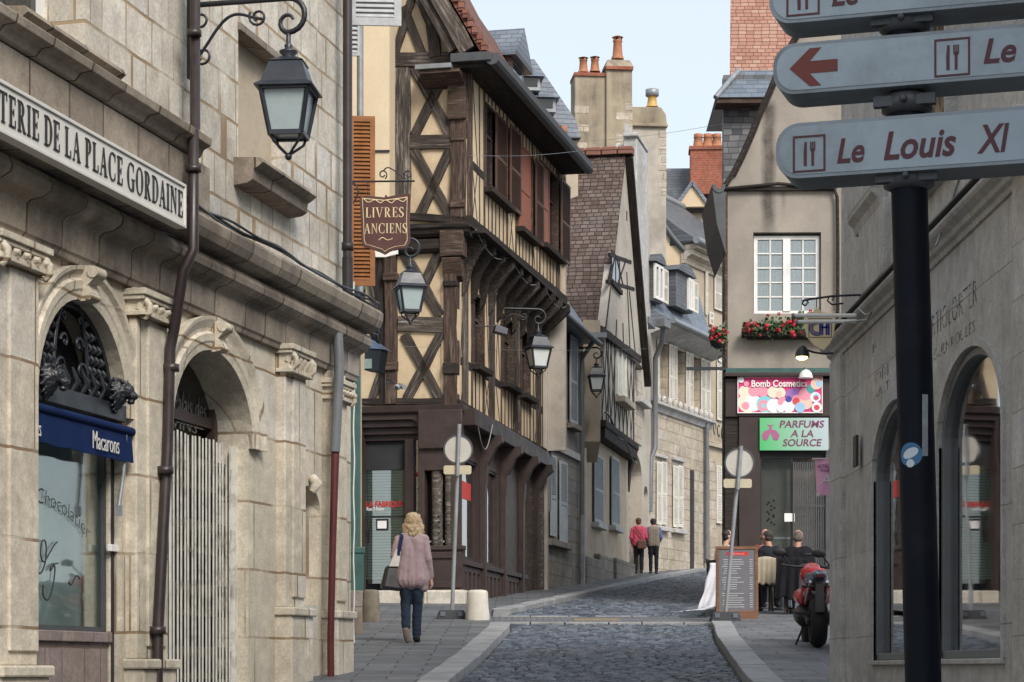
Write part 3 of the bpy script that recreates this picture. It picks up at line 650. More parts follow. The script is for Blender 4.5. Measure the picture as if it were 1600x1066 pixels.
# awning
za = FL.z(120, 657, -.06); aw = obj('awning', MB().tube([(A1[0] - .1, -.06, za + .02), (A1[1] + .06, -.06, za + .02)], .035, 10), M['blue_fabric'], LB)
zv = FL.z(120, 705, -.06)
mb = MB(); n = 24; vs = []; fs = []
for i in range(n + 1):
    s = A1[0] - .1 + (A1[1] - A1[0] + .13) * i / n
    vs += [(s, -.07, za), (s, -.08 - .008 * math.sin(i * 1.1), zv + .004 * math.sin(i * .9)), (s, -.065 - .008 * math.sin(i * 1.1), zv + .004 * math.sin(i * .9)), (s, -.055, za)]
for i in range(n):
    for k in range(4): l = (k + 1) % 4; fs.append((i * 4 + k, i * 4 + l, i * 4 + 4 + l, i * 4 + 4 + k))
mb.add(vs, fs); obj('valance', mb, M['blue_fabric'], aw)
lettering('Macarons', FL.s(146, -.1), FL.s(187, -.1), FL.z(170, 706, -.1), FL.z(160, 676, -.1), -.098, M['sign_white'], aw, 'awning_lettering', -.01)
lettering('Chocolats', A1[0] - .42, FL.s(65, -.1), FL.z(60, 681, -.1), FL.z(60, 655, -.1), -.098, M['sign_white'], aw, 'awning_lettering', -.01)
obj('awning_arm', MB().tube([(FL.s(196, -.06), -.06, FL.z(196, 678, -.06)), (FL.s(184, 0), -.05, FL.z(184, 740, 0)), (FL.s(178), -.04, FL.z(178, 792))], .016, 8).box(FL.s(177), FL.s(180), -.06, -.02, FL.z(178, 806), FL.z(178, 790)), M['zinc'], aw)
obj('wall_bell', MB().box(FL.s(171, .05), FL.s(186, .05), .03, .07, FL.z(178, 861), FL.z(178, 850)), M['white_paint'], LB, .005)
# --- doorway two with folding gate
obj('doorway_backing', MB().panel([archl(A2[0] - .05, A2[1] + .05, .7, A2[2], A2[3] + .05)], .7, .73), M['interior'], LB)
zt2 = FL.z(330, 668, .25)
dw = obj('doorway_transom', MB().box(A2[0], A2[1], .30, .36, zt2, zt2 + .09).box(FL.s(375, .3), FL.s(379, .3), .30, .36, zt2, A2[2] + .5).box(A2[1] - .12, A2[1] - .04, .28, .36, .7, A2[2] + .35), M['shop_brown'], LB)
obj('transom_glass', MB().panel([archl(A2[0], A2[1], zt2 + .09, A2[2], A2[3])], .335, .34), M['glass'], dw)
lettering('au Palais des Stellas', FL.s(258, .3), FL.s(362, .3), FL.z(310, 655, .3), FL.z(310, 618, .3), .325, m_plain('faded_grey_lettering', (.13, .125, .115), .6, .2, 9), dw, 'faded_lettering', -.01, .2)
lettering('VINS', FL.s(272, .3), FL.s(312, .3), FL.z(290, 672, .3), FL.z(290, 655, .3), .325, m_plain('faded_grey_lettering', (.10, .095, .085), .6, .2, 9), dw, 'faded_lettering')
obj('door_panels', MB().box(A2[0], A2[1], .4, .45, .7, zt2), M['brown_dark'], LB)
gt = obj('folding_gate', MB().bar((A2[1] - .03, .13, .75), (A2[1] - .03, .13, FL.z(386, 705, .13)), .06, .05), M['gate_white'], LB)
mb = MB(); mj = MB(); nb = 25; gz = FL.z(322, 685, .12)
for i in range(nb):
    s = A2[0] - .12 + (A2[1] - A2[0] + .08) * i / (nb - 1); wd = .024 if i != 6 else .045
    top = gz + random.uniform(-.012, .012) + (.03 if i == 6 else 0); y = .13 + (.004 if i % 2 else 0); lean = random.uniform(-.012, .012)
    mb.bar((s, y, .72), (s + lean, y, top), wd, .007)
    if i < nb - 1:
        d_ = (A2[1] - A2[0]) / (nb - 1)
        for zz in (1.1, 1.65, 2.2, 2.75, 3.3):
            if zz < top - .1: mj.bar((s, .145, zz - .14), (s + d_, .145, zz + .14), .014, .008); mj.bar((s, .15, zz + .14), (s + d_, .15, zz - .14), .014, .008)
obj('gate_bars', mb, M['gate_white'], gt); obj('gate_lattice', mj, m_plain('rusty_gate_lattice', (.08, .065, .05), .6, .3, 9), gt)
# rain pipe (bends in around the cornice)
pp = [(302, -60, -.1), (302, 300, -.36), (302, 478, -.40), (298, 492, -.38), (275, 512, -.24), (268, 530, -.17), (264, 600, -.16), (254, 800, -.15), (246, 1100, -.15)]
sx = FL.s(302, -.4)
P = [(FL.s(302, -.1), -.12, 10.4), (FL.s(303, -.12), -.13, 6.1), (sx, -.40, 5.9), (sx, -.40, 4.95), (sx - .06, -.34, 4.78), (FL.s(272, -.2), -.2, FL.z(272, 515, -.2)), (FL.s(266, -.16), -.16, FL.z(266, 545, -.16)), (FL.s(262, -.16), -.16, FL.z(262, 700, -.16)), (FL.s(247, -.16), -.16, FL.z(247, 985, -.16)), (FL.s(244, -.16), -.16, .7)]
pb = obj('drainpipe', MB().tube(P, .044, 12), M['pipe_brown'], LB)
for u, v in ((267, 575), (258, 735), (246, 985)): obj('pipe_collar', MB().lathe([(.06, -.03), (.068, -.03), (.068, .03), (.06, .03)], (FL.s(u, -.16), -.16, FL.z(u, v, -.16)), 12), M['pipe_brown'], pb)
for z_ in (8.2, 6.9, 5.6): obj('pipe_collar', MB().lathe([(.055, -.025), (.064, -.025), (.064, .025), (.055, .025)], (FL.s(303, -.13) if z_ > 6 else sx, -.13 if z_ > 6 else -.4, z_), 12), M['pipe_brown'], pb)
sx = FL.s(543, -.10); sl_ = FL.s(524, -.16)
pb = obj('drainpipe', MB().tube([(sx, -.10, 10.4), (sx, -.10, 5.34)], .05, 12), M['pipe_brown'], LB)
obj('pipe_collar', MB().lathe([(.055, -.04), (.063, -.04), (.063, .04), (.055, .04)], (sx, -.10, FL.z(543, 395)), 12), M['pipe_black'], pb); obj('pipe_collar', MB().lathe([(.055, -.03), (.063, -.03), (.063, .03), (.055, .03)], (sx, -.1, FL.z(543, 5)), 12), M['pipe_black'], pb)
obj('soil_pipe', MB().tube([(sx, -.10, FL.z(543, 490)), (sx, -.10, FL.z(543, 412))], .056, 12), M['pipe_black'], pb)
obj('lower_drainpipe', MB().tube([(FL.s(531, -.2), -.18, 4.95), (FL.s(530, -.2), -.2, FL.z(530, 590)), (FL.s(525, -.18), -.17, FL.z(525, 715))], .05, 10), M['pipe_grey'], LB)
obj('lower_drainpipe', MB().tube([(FL.s(526, -.18), -.17, FL.z(525, 700)), (FL.s(523, -.18), -.16, FL.z(523, 850)), (FL.s(521, -.18), -.15, FL.z(521, 1000)), (FL.s(522, -.18), -.15, 1.1)], [.042, .035, .035, .035], 10), M['red_dark'], LB)
# cables lying along the ledge
mb = MB()
for k in range(3):
    mb.tube([(s, -.30 + .03 * math.sin(s * 2 + k), 5.37 + .012 * k + .014 * math.sin(s * (3 + k) + k)) for s in [FL.s(288, -.3) + i * .14 for i in range(int((S1 - FL.s(288, -.3)) / .14) + 1)]], .012, 5)
mb.tube([(s, -.17, 4.99 + .1 + .015 * math.sin(s * 5)) for s in [i * .1 for i in range(29)]], .008, 5)
obj('ledge_cable', mb, M['iron'], LB)
# --- the white sign board
def on_frame(F, name, label, cat, s, y, z, group=None):
    o = thing(name, label, cat, None, F.world((s, y, z)), F.rot(), group); return o
def Lz(p, F, base): return p
sb = thing('shop_sign', 'long white sign board with tall black serif capitals on the stone frieze', 'sign', FL)
z0s, z1s = FL.z(40, 224, -.38), FL.z(40, 151, -.38); e1 = FL.s(288, -.38)
_w = lambda q: max(p[0] for p in roman(q)[0]) - min(p[0] for p in roman(q)[0])
tx0, tx1 = FL.s(-52, -.38), FL.s(284.5, -.38); tf = 'CHOCOLATERIE DE LA PLACE GORDAINE'; txf = tx1 - (tx1 - tx0) * _w(tf) / _w('OLATERIE DE LA PLACE GORDAINE'); bx0 = txf - .12
obj('board', MB().box(bx0, e1, -.38, -.30, z0s, z1s), M['sign_white'], sb)
obj('board_frame', MB().panel([rectl(bx0 - .015, e1 + .015, z0s - .018, z1s + .018), rectl(bx0 + .01, e1 - .01, z0s + .008, z1s - .008)], -.394, -.30), M['sign_white'], sb, .004)
hh = (z1s - z0s)
lettering('', txf, tx1, z0s + hh * .17, z1s - hh * .15, -.388, M['black'], sb, vf=roman(tf))
# ---------------------------------------------------------------- shared builders for windows and shutters
def shutter(par, s0, s1, z0, z1, y, mat, nsl=None, rails=(0, .48, 1), th=.035, solid_below=None, m=None, name='shutter', wd=.055):
    mb = MB(); W = s1 - s0; st = min(wd, W * .2); H = z1 - z0
    def bx(a, b, c, d, e, f):
        p = [(a, c, e), (b, c, e), (b, d, e), (a, d, e), (a, c, f), (b, c, f), (b, d, f), (a, d, f)]
        mb.hexa([m(Vector(q)) if m else q for q in p])
    bx(s0, s0 + st, y - th, y, z0, z1); bx(s1 - st, s1, y - th, y, z0, z1)
    rz = [z0 + H * r for r in rails]; rh = st * 1.1
    for i, z in enumerate(rz): a = z if i == 0 else (z - rh if i == len(rz) - 1 else z - rh / 2); bx(s0 + st, s1 - st, y - th, y, a, a + rh)
    zz = [z0 + rh] + [z for z in rz[1:-1]] + [z1 - rh]
    for i in range(len(zz) - 1):
        a, b = zz[i] + (rh / 2 if i else 0), zz[i + 1] - (rh / 2 if i < len(zz) - 2 else 0)
        if solid_below is not None and (a + b) / 2 < z0 + H * solid_below:
            bx(s0 + st, s1 - st, y - th * .6, y - th * .3, a, b); continue
        n = max(3, int((b - a) / .055)) if nsl is None else nsl
        for k in range(n):
            c = a + (k + .5) * (b - a) / n; hh = (b - a) / n * .40
            p = [(s0 + st, y - th, c - hh), (s1 - st, y - th, c - hh), (s1 - st, y - th * .2, c + hh * .5), (s0 + st, y - th * .2, c + hh * .5)]
            p = p + [(q[0], q[1], q[2] + hh * .55) for q in p]
            mb.hexa([m(Vector(q)) if m else q for q in p])
    if solid_below is None or solid_below < 1: bx(s0 + st, s1 - st, y - .004, y - .001, z0, z1)
    return obj(name, mb, mat, par)
def window(par, s0, s1, z0, z1, y, cols=2, rows=3, mat=None, glass=None, fw=.05, casement=True, name='window'):
    mat = mat or M['white_paint']; mb = MB()
    mb.panel([rectl(s0, s1, z0, z1), rectl(s0 + fw, s1 - fw, z0 + fw, z1 - fw)], y - .05, y + .02)
    t = .012
    for i in range(1, cols):
        x = s0 + (s1 - s0) * i / cols; k = fw * .8 if (casement and i == cols / 2) else t
        mb.box(x - k, x + k, y - .045 - (.01 if k > t else 0), y + .01, z0 + fw, z1 - fw)
    for j in range(1, rows): z = z0 + (z1 - z0) * j / rows; mb.box(s0 + fw, s1 - fw, y - .03, y + .005, z - t, z + t)
    wd = obj(name, mb, mat, par)
    obj('glass', MB().box(s0 + fw * .5, s1 - fw * .5, y + .006, y + .012, z0 + fw * .5, z1 - fw * .5), glass or M['glass'], wd)
    return wd
def timber_uv(F, par, y, pts, w, th=.10, mat=None, name='timber', proud=.03):
    """beams given by photo points on the wall plane"""
    out = []
    for (u0, v0, u1, v1) in pts:
        a, b = F.p(u0, v0, y), F.p(u1, v1, y); ww = w if w else .2
        out.append(beam(name, a, b, ww, th, M[mat] if mat else M['timber'], par, y=-proud + th / 2))
    return out
# ---------------------------------------------------------------- narrow green-fronted house and the plaster house behind it
FG = frame2(540, 24.4, 546, 35.4)
GH = thing('green_front_house', 'narrow house with bottle green shopfront squeezed behind the stone corner, its shutters open', 'house', FG)
gs1 = FG.s(546); gs0 = .1
obj('wall', MB().box(gs0, gs1 + .9, .0, .4, .8, 12.5), M['plaster_far'], GH)
gz = CH + (HZ - 452) / FPX * 35.4; gb = zg(35.4)
sf = obj('shopfront', MB().box(gs1, gs1 + 2.2, -.18, .02, gb + .45, gz), M['green_paint'], GH, .02)
obj('shopfront_cornice', MB().box(gs1 - .1, gs1 + 2.3, -.26, .02, gz - .02, gz + .08).box(gs1 - .05, gs1 + 2.25, -.22, .02, gz - .42, gz - .36), M['green_paint'], sf, .01)
obj('shopfront_pilaster', MB().box(gs1 - .06, gs1 + .0, -.16, .0, gb + 1.2, gz - .5).box(gs1 - .09, gs1 + .5, -.23, .02, gb + .3, gb + 1.1).box(gs1 - .11, gs1 + .52, -.25, .02, gb + 1.1, gb + 1.2), M['green_paint'], sf, .012)
obj('stone_plinth', MB().box(gs1 - .2, gs1 + 2.2, -.22, .01, .8, gb + .5), M['stone_old'], GH, .03)
def perp_uv(F, par, s, u0, u1, vt, vb, mat, **k):
    """a leaf standing open at right angles to the wall, at distance s along it"""
    d = F.world((s, 0, 0)).y; X0, X1 = (u0 - 800) / FPX * d, (u1 - 800) / FPX * d; base = F.world((s, 0, 0)).x
    shutter(par, -(X1 - base), -(X0 - base), CH + (HZ - vb) / FPX * d, CH + (HZ - vt) / FPX * d, 0, mat, m=lambda p: Vector((s + p.y, p.x, p.z)), **k)
perp_uv(FG, GH, 6.5, 545, 586, 182, 447, M['shut_orange'], rails=(0, 1), wd=.07)
perp_uv(FG, GH, 3.5, 545, 627, -90, 40, M['shut_pale'], rails=(0, .5, 1), wd=.09)
perp_uv(FG, GH, 5.2, 545, 562, 30, 88, M['shut_pale'], rails=(0, 1), wd=.04)
obj('drainpipe', MB().tube([(gs1 - 2, -.17, 12.5), (gs1 - 2, -.17, 7.3)], .05, 8), M['zinc'], GH)
mb = MB(); mb.tube([(1.2, -.09 + .006 * math.sin(i), 6.1 - i * .12) for i in range(36)], .009, 5)
obj('white_conduit', mb, M['white_paint'], GH)
PFm = Frame((556 - 800) / FPX * 39.6, 39.6, 1, -.05, zg(39.6))
PH = thing('plaster_house', 'tall smooth buff plaster house end rising between the stone house and the timbered gable', 'house', PFm)
obj('wall', MB().panel([[(PFm.s(520), 2.5), (PFm.s(555), 2.5), (PFm.s(555), PFm.z(590, 385)), (PFm.s(608.5), PFm.z(590, 385)), (PFm.s(608.5), 14.5), (PFm.s(520), 14.5)]], 0, 1.0), M['plaster_tan'], PH, .01)
obj('dark_seam', MB().box(PFm.s(566), PFm.s(609), -.03, -.0, PFm.z(590, 238), PFm.z(590, 235)), M['iron'], PH)
# ---------------------------------------------------------------- half-timbered corner house
ca, sa_ = .974, -.226
HF2 = Frame((732 - 800) / FPX * 41.3, 41.3, ca, sa_, zg(41.5))      # front, second floor (local x=0 at the corner)
HF1 = Frame((714 - 800) / FPX * 41.5, 41.5, ca, sa_, zg(41.5))
HF0 = Frame((720 - 800) / FPX * 41.5, 41.5, ca, sa_, zg(41.5))
HS2 = frame2(732, 41.3, 882, 50.0, zg(41.5)); HS1 = frame2(714, 41.5, 851, 50.0, zg(41.5)); HS0 = frame2(720, 41.5, 838, 50.0, zg(41.5))
HH = thing('half_timbered_house', 'jettied half-timbered corner house with brown shopfront, X-braced cream gable and steep tile roof', 'house', HF0)
HINV = (Matrix.Translation((HF0.o[0], HF0.o[1], 0)) @ Matrix.Rotation(HF0.rot(), 4, 'Z')).inverted()
class Sub:
    """a frame whose parts hang under an already placed root: meshes are written in world metres and moved into the root"""
    pass
def holder(name, F, root, inv):
    o = bpy.data.objects.new(name, None); COL.objects.link(o); return o
def fmap(F, inv=HINV): return lambda p: inv @ F.world(p)
def obj_in(F, name, mb, mat, root, bev=0.0, inv=HINV):
    """build a mesh written in frame F under a root standing in another frame, keeping F's own axes for the material"""
    o = obj(name, mb, mat, None, bev)
    o.parent = root; z = zoff(root)
    o.matrix_basis = inv_loc(root) @ (Matrix.Translation((F.o[0], F.o[1], 0)) @ Matrix.Rotation(F.rot(), 4, 'Z')); ABSZ.add(o.name)
    return o
def inv_loc(root):
    return (Matrix.Translation(root.location) @ Matrix.Rotation(root.rotation_euler.z, 4, 'Z')).inverted()
def beam_in(F, root, p0, p1, w, th, mat, name='timber', proud=.03):
    o = beam(name, p0, p1, w, th, mat, None, y=-proud + th / 2)
    o.parent = root; m = o.matrix_basis.copy()
    o.matrix_basis = inv_loc(root) @ (Matrix.Translation((F.o[0], F.o[1], 0)) @ Matrix.Rotation(F.rot(), 4, 'Z')) @ m
    return o
def bu(F, pts, w, mat='timber', name='timber', th=.1, proud=.03, y=0.0):
    for (u0, v0, u1, v1) in pts: beam_in(F, HH, F.p(u0, v0, y), F.p(u1, v1, y), w, th, M[mat], name, proud)
zj2 = 10.0; zj1 = HF1.z(714, 634); ze = 12.95
L2 = HS2.s(882); L1 = HS1.s(851); L0 = HS0.s(838)
sl2, sl1, sl0 = HF2.s(560), HF1.s(560), HF0.s(560)
# plaster walls
obj_in(HF2, 'gable_wall', MB().panel([[(sl2, zj2), (0, zj2), (0, ze), (-1.5, 15.9), (-2.9, 19.0), (sl2, 19)]], .03, .2), M['plaster_cream'], HH)
obj_in(HF1, 'front_wall', MB().box(sl1, 0, .03, .25, zj1, zj2), M['plaster_cream'], HH)
def side_wall(F, L, z0, z1, holes, y0=.03):
    obj_in(F, 'side_wall', MB().panel([rectl(0, L, z0, z1)] + [rectl(*h) for h in holes], y0, .3), M['plaster_cream'], HH)
# windows along the side
W2 = [HS2.rect(760, 793, 170, 308), HS2.rect(809, 833, 234, 366), HS2.rect(846, 873, 264, 392)]
W2 = [(a, b, max(c, 10.7), min(d, 12.6)) for a, b, c, d in W2]
W1 = [HS1.rect(741, 757, 462, 570), HS1.rect(786, 804, 495, 600), HS1.rect(815, 829, 510, 616)]
W1 = [(a, b, HS1.z(750, 575), HS1.z(750, 462)) for a, b, c, d in W1]
side_wall(HS2, L2, zj2, ze + .3, W2); side_wall(HS1, L1, zj1, zj2, W1)
obj_in(HS2, 'far_end_wall', MB().box(L2 - .02, L2 + .12, -.02, 3, zj1, ze), M['plaster_white'], HH)
def side_window(F, h, open_sh):
    s0, s1, z0, z1 = h
    fr = obj_in(F, 'window', MB().panel([rectl(s0, s1, z0, z1), rectl(s0 + .05, s1 - .05, z0 + .05, z1 - .05)], .0, .16), M['timber_rust'], HH)
    g = obj('glass', MB().box(s0, s1, .14, .15, z0, z1), M['glass_soft'], fr)
    obj('window_sill', MB().box(s0 - .12, s1 + .12, -.16, .03, z0 - .11, z0), M['timber_black'], fr, .01)
    obj('window_muntin', MB().box((s0 + s1) / 2 - .03, (s0 + s1) / 2 + .03, .1, .138, z0, z1).box(s0, s1, .11, .137, z0 + (z1 - z0) * .66, z0 + (z1 - z0) * .7), M['timber_rust'], fr)
    return fr
for i, h in enumerate(W2):
    f = side_window(HS2, h, True); s0, s1, z0, z1 = h; w_ = (s1 - s0) / 2
    # leaves: one folded back flat on the wall on the far side, one standing out from the near jamb
    shutter(f, s1 + .02, s1 + .06 + w_, z0, z1, -.04, M['shut_brown'])
    if i == 0: shutter(f, s0 + w_ * .9, s1 - .02, z0, z1, .02, M['shut_brown'])
    if i == 1: shutter(f, s0 + .02, s1 - w_ * .5, z0, z1, .0, M['shut_red'], solid_below=.9)
    if i == 2: shutter(f, s0 + .02, s0 + w_ * .95, z0, z1, .04, M['shut_red'], solid_below=.9)
for h in W1: side_window(HS1, h, False)
# timbers: front gable, second floor
bu(HF2, [(627, 104, 628, 343)], .34, 'timber_worn', 'post'); bu(HF2, [(606, 93, 712, 93)], .27, 'timber', 'tie_beam', proud=.05)
bu(HF2, [(640, 222, 708, 222), (606, 222, 616, 222)], .26, 'timber', 'rail'); bu(HF2, [(604, 336, 734, 345)], .14, 'timber_black', 'sill_beam', proud=.05)
bu(HF2, [(646, 104, 704, 211), (698, 110, 648, 212), (646, 232, 704, 338), (704, 232, 655, 338)], .19, 'timber', 'brace', proud=.02)
bu(HF2, [(645, -6, 617, 84), (630, 10, 660, 84), (600, 100, 606, 220)], .16, 'timber', 'brace', proud=.02)
bu(HF2, [(655, -10, 676, 40), (676, 40, 682, 90)], .22, 'timber', 'curved_strut', proud=.08)
bu(HF2, [(666, -10, 716, 86)], .26, 'timber', 'barge_board', proud=.35, th=.14); bu(HF2, [(683, -14, 738, 88)], .3, 'timber_worn', 'barge_board', proud=.42, th=.12)
beam_in(HF2, HH, Vector((-.19, 0, zj2 - .1)), Vector((-.19, 0, ze + .1)), .30, .3, M['timber_rust'], 'corner_post', .05)
for q_ in ((-.38, -.03, -.12, .1, 11.9, 12.65), (-.33, -.06, -.08, .1, 11.5, 11.6), (-.34, -.05, -.09, .1, 10.25, 10.4)): obj_in(HF2, 'post_block', MB().box(*q_), M['timber_rust'], HH, .015)
obj_in(HF2, 'eave_bracket', MB().sweepx([(-.5, 12.74), (.1, 12.74), (.1, 12.5), (-.1, 12.52), (-.25, 12.6), (-.42, 12.66), (-.5, 12.68)], HF2.s(666), -.05), M['timber_rust'], HH, .01)
obj_in(HF2, 'lead_flashing', MB().box(HF2.s(660), HF2.s(716), -.55, .1, 12.75, 12.84), M['zinc'], HH, .01)
# jetty under second floor (front)
obj_in(HF2, 'jetty_beam', MB().sweepx([(-.06, 9.98), (-.06, 9.9), (-.02, 9.86), (.0, 9.8), (.06, 9.74), (.3, 9.72), (.3, 10.0)], sl2, .02).sweepx([(.02, 9.7), (.02, 9.52), (.07, 9.46), (.3, 9.44), (.3, 9.7)], sl2, -.2), M['timber_black'], HH, .01)
beam_in(HF1, HH, Vector((-.12, 0, zj1)), Vector((-.12, 0, 9.9)), .24, .26, M['timber_rust'], 'corner_post', .06)
obj_in(HF1, 'corner_bracket', MB().box(-.30, .16, -.16, .15, HF1.z(712, 402), HF1.z(712, 357)).sweepx([(-.15, HF1.z(712, 404)), (.12, HF1.z(712, 404)), (.12, HF1.z(712, 440)), (-.04, HF1.z(712, 432)), (-.1, HF1.z(712, 420))], -.26, .1), M['timber_rust'], HH, .015)
for v0_, v1_ in ((448, 440), (585, 568)): obj_in(HF1, 'post_moulding', MB().box(-.26, .02, -.10, .1, HF1.z(706, v0_), HF1.z(706, v1_)), M['timber_black'], HH, .01)
# first floor front
bu(HF1, [(612, 400, 612, 632)], .22, 'timber_rust', 'carved_post', th=.16, proud=.09); bu(HF1, [(590, 392, 600, 632)], .16, 'timber_black', 'post')
for u0_, u1_, v0_, v1_ in ((592, 625, 400, 388), (601, 623, 440, 428), (600, 622, 580, 565)): obj_in(HF1, 'post_cap', MB().box(HF1.s(u0_), HF1.s(u1_), -.14, .05, HF1.z(610, v0_), HF1.z(610, v1_)), M['timber_rust'], HH, .012)
bu(HF1, [(622, 506, 696, 508)], .28, 'timber_worn', 'rail'); bu(HF1, [(566, 628, 716, 628)], .12, 'timber_black', 'sill_beam', proud=.05)
bu(HF1, [(629, 388, 688, 494), (690, 386, 640, 494), (632, 522, 688, 624), (690, 520, 636, 624)], .19, 'timber', 'brace', proud=.02)
bu(HF1, [(584, 520, 604, 624), (604, 560, 578, 632), (572, 390, 592, 500)], .15, 'timber', 'brace', proud=.02)
# side studs, rails, braces
def studs(F, L, z0, z1, holes, zr, seed):
    r_ = random.Random(seed); s = .30; k = 0
    while s < L - .1:
        segs = [(z0, z1)]
        for h in holes:
            if h[0] - .08 < s < h[1] + .08: segs = [(z0, h[2] - .12), (h[3] + .05, z1)]
        if k % 3 == 1 and len(segs) == 1:
            t = r_.choice((-.22, .22)); 
            for a, b in ((z0, zr), (zr, z1)):
                beam_in(F, HH, Vector((s - t, 0, a)), Vector((s + t, 0, b)), .06, .09, M['timber'], 'brace', -.024)
                if r_.random() < .55: beam_in(F, HH, Vector((s + t, 0, a)), Vector((s - t, 0, b)), .06, .09, M['timber'], 'brace', -.026)
        else:
            for a, b in segs:
                if b - a > .15: beam_in(F, HH, Vector((s + r_.uniform(-.02, .02), 0, a)), Vector((s + r_.uniform(-.02, .02), 0, b)), r_.uniform(.075, .105), .1, M[r_.choice(('timber', 'timber', 'timber_worn', 'timber_black'))], 'stud', -.022)
        s += r_.uniform(.30, .38); k += 1
    for h in holes:
        for x in (h[0] - .06, h[1] + .06): beam_in(F, HH, Vector((x, 0, z0)), Vector((x, 0, z1)), .11, .1, M['timber_rust'], 'window_post', -.016)
    last = 0.0
    for h in sorted(holes) + [(L, L, 0, 0)]:
        if h[0] - last > .5: beam_in(F, HH, Vector((last + .05, 0, zr)), Vector((h[0] - .1, 0, zr - .02)), .15, .1, M['timber_black'], 'rail', -.018)
        last = h[1]
studs(HS2, L2, zj2 + .05, ze + .05, W2, 11.15, 4); studs(HS1, L1, zj1 + .05, zj2 - .2, W1, HS1.z(750, 580), 9)
beam_in(HS2, HH, Vector((-.05, 0, zj2 - .02)), Vector((L2, 0, zj2 - .06)), .22, .25, M['timber_black'], 'sill_beam', .07)
beam_in(HS1, HH, Vector((0, 0, zj1 + .02)), Vector((L1, 0, zj1 - .06)), .18, .2, M['timber_black'], 'sill_beam', .06)
beam_in(HS2, HH, Vector((.08, 0, zj2)), Vector((.08, 0, ze)), .16, .2, M['timber_rust'], 'corner_post', .045)
obj_in(HS1, 'jetty_soffit', MB().box(0, L2, -.55, .3, zj2 - .2, zj2 - .15), M['timber_black'], HH)
# jetty brackets, second floor side: curved knees
for i in range(11):
    s = .55 + i * (L1 - .6) / 10.3; mb = MB(); d_ = HS2.n; out = .42 + .02 * i
    prof = [(0.02, zj2 - .2), (-out, zj2 - .2), (-out - .02, zj2 - .36), (-out + .10, zj2 - .48), (-.16, zj2 - .78), (-.06, zj2 - 1.2), (.02, zj2 - 1.3)]
    mb.sweepx(prof, s - .06, s + .06); obj_in(HS1, 'jetty_bracket', mb, M['timber_black'] if i % 3 else M['timber'], HH, .012)
for s in (.62, 3.0, 5.4, 7.9):
    beam_in(HS1, HH, Vector((s, 0, zj1)), Vector((s, 0, zj2 - .2)), .2, .16, M['timber_worn' if s < 1 else 'timber'], 'post', .06)
# roof: near slope towards the street, gutter
EY = -.52
def slope(F, zE, tan, u, v):
    """point where the photo ray meets the roof slope rising inwards from the eave at local y=EY"""
    c, o = px(u, v, 1.0) - Vector((0, 0, CH)), Vector((0, 0, CH)); inv = (Matrix.Translation((F.o[0], F.o[1], 0)) @ Matrix.Rotation(F.rot(), 4, 'Z')).inverted()
    o2 = inv @ o; c2 = inv.to_3x3() @ c; n = Vector((0, -tan, 1)); q = Vector((0, EY, zE))
    return o2 + c2 * ((q - o2).dot(n) / c2.dot(n))
TAN = 1.75; e0, e1 = -.45, HS2.s(915, EY)
zE = 13.0
rp = [slope(HS2, zE, TAN, u, v) for u, v in ((838, 165), (790, 88), (748, 26), (732, -5), (716, -45))]
yr = rp[-1].y; rz = rp[-1].z
top = [(e0, EY, zE), (e1, EY, zE)] + [tuple(p) for p in rp] + [(e0, yr, rz)]
n_ = Vector((0, TAN, -1)).normalized() * .14; nt = len(top)
mb = MB(); mb.add([tuple(Vector(p) + n_) for p in top] + top, [tuple(range(nt - 1, -1, -1)), tuple(range(nt, 2 * nt))] + [(i, (i + 1) % nt, nt + (i + 1) % nt, nt + i) for i in range(nt)])
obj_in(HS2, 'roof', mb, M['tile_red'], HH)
hip = [(e1, EY, zE)] + [tuple(p) for p in rp] + [(e1, 2 * yr - EY, zE)]
mb = MB(); mb.add(hip, [(i, i + 1, len(hip) - 1) for i in range(len(hip) - 2)]); obj_in(HS2, 'roof_hip', mb, M['tile_red'], HH)
obj_in(HS2, 'roof_far_slope', MB().hexa([(e0, yr, rz - .2), (rp[-1].x, yr, rz - .2), (e1, 2 * yr - EY, zE - .2), (e0, 2 * yr - EY, zE - .2), (e0, yr, rz), (rp[-1].x, yr, rz), (e1, 2 * yr - EY, zE), (e0, 2 * yr - EY, zE)]), M['tile_red'], HH)
obj_in(HS2, 'eave_soffit', MB().box(e0 + .1, e1, EY + .05, .1, 12.78, 12.86).box(e0 + .1, e1, EY + .02, EY + .06, 12.78, zE - .02), M['timber_black'], HH)
obj_in(HS2, 'gutter', MB().sweepx([(EY - .16, 12.86), (EY - .12, 12.8), (EY - .02, 12.78), (EY + .06, 12.82), (EY + .06, 13.02), (EY - .03, 12.98), (EY - .16, 13.0)], e0, e1 + .1), M['zinc_dark'], HH, .006)
obj_in(HF2, 'front_gutter', MB().box(HF2.s(714), .55, -.5, -.3, 12.86, 13.02), M['zinc_dark'], HH, .01)
mb = MB()
for k in range(64):
    t = k / 63; y = EY + .05 + t * 5.6; mb.box(e0 - .05 + random.uniform(-.03, .02), e0 + .1, y, y + .10, zE + (y - EY) * TAN - .05, zE + (y - EY + .05) * TAN + random.uniform(.0, .035))
obj_in(HS2, 'verge_tiles', mb, M['tile_red'], HH)
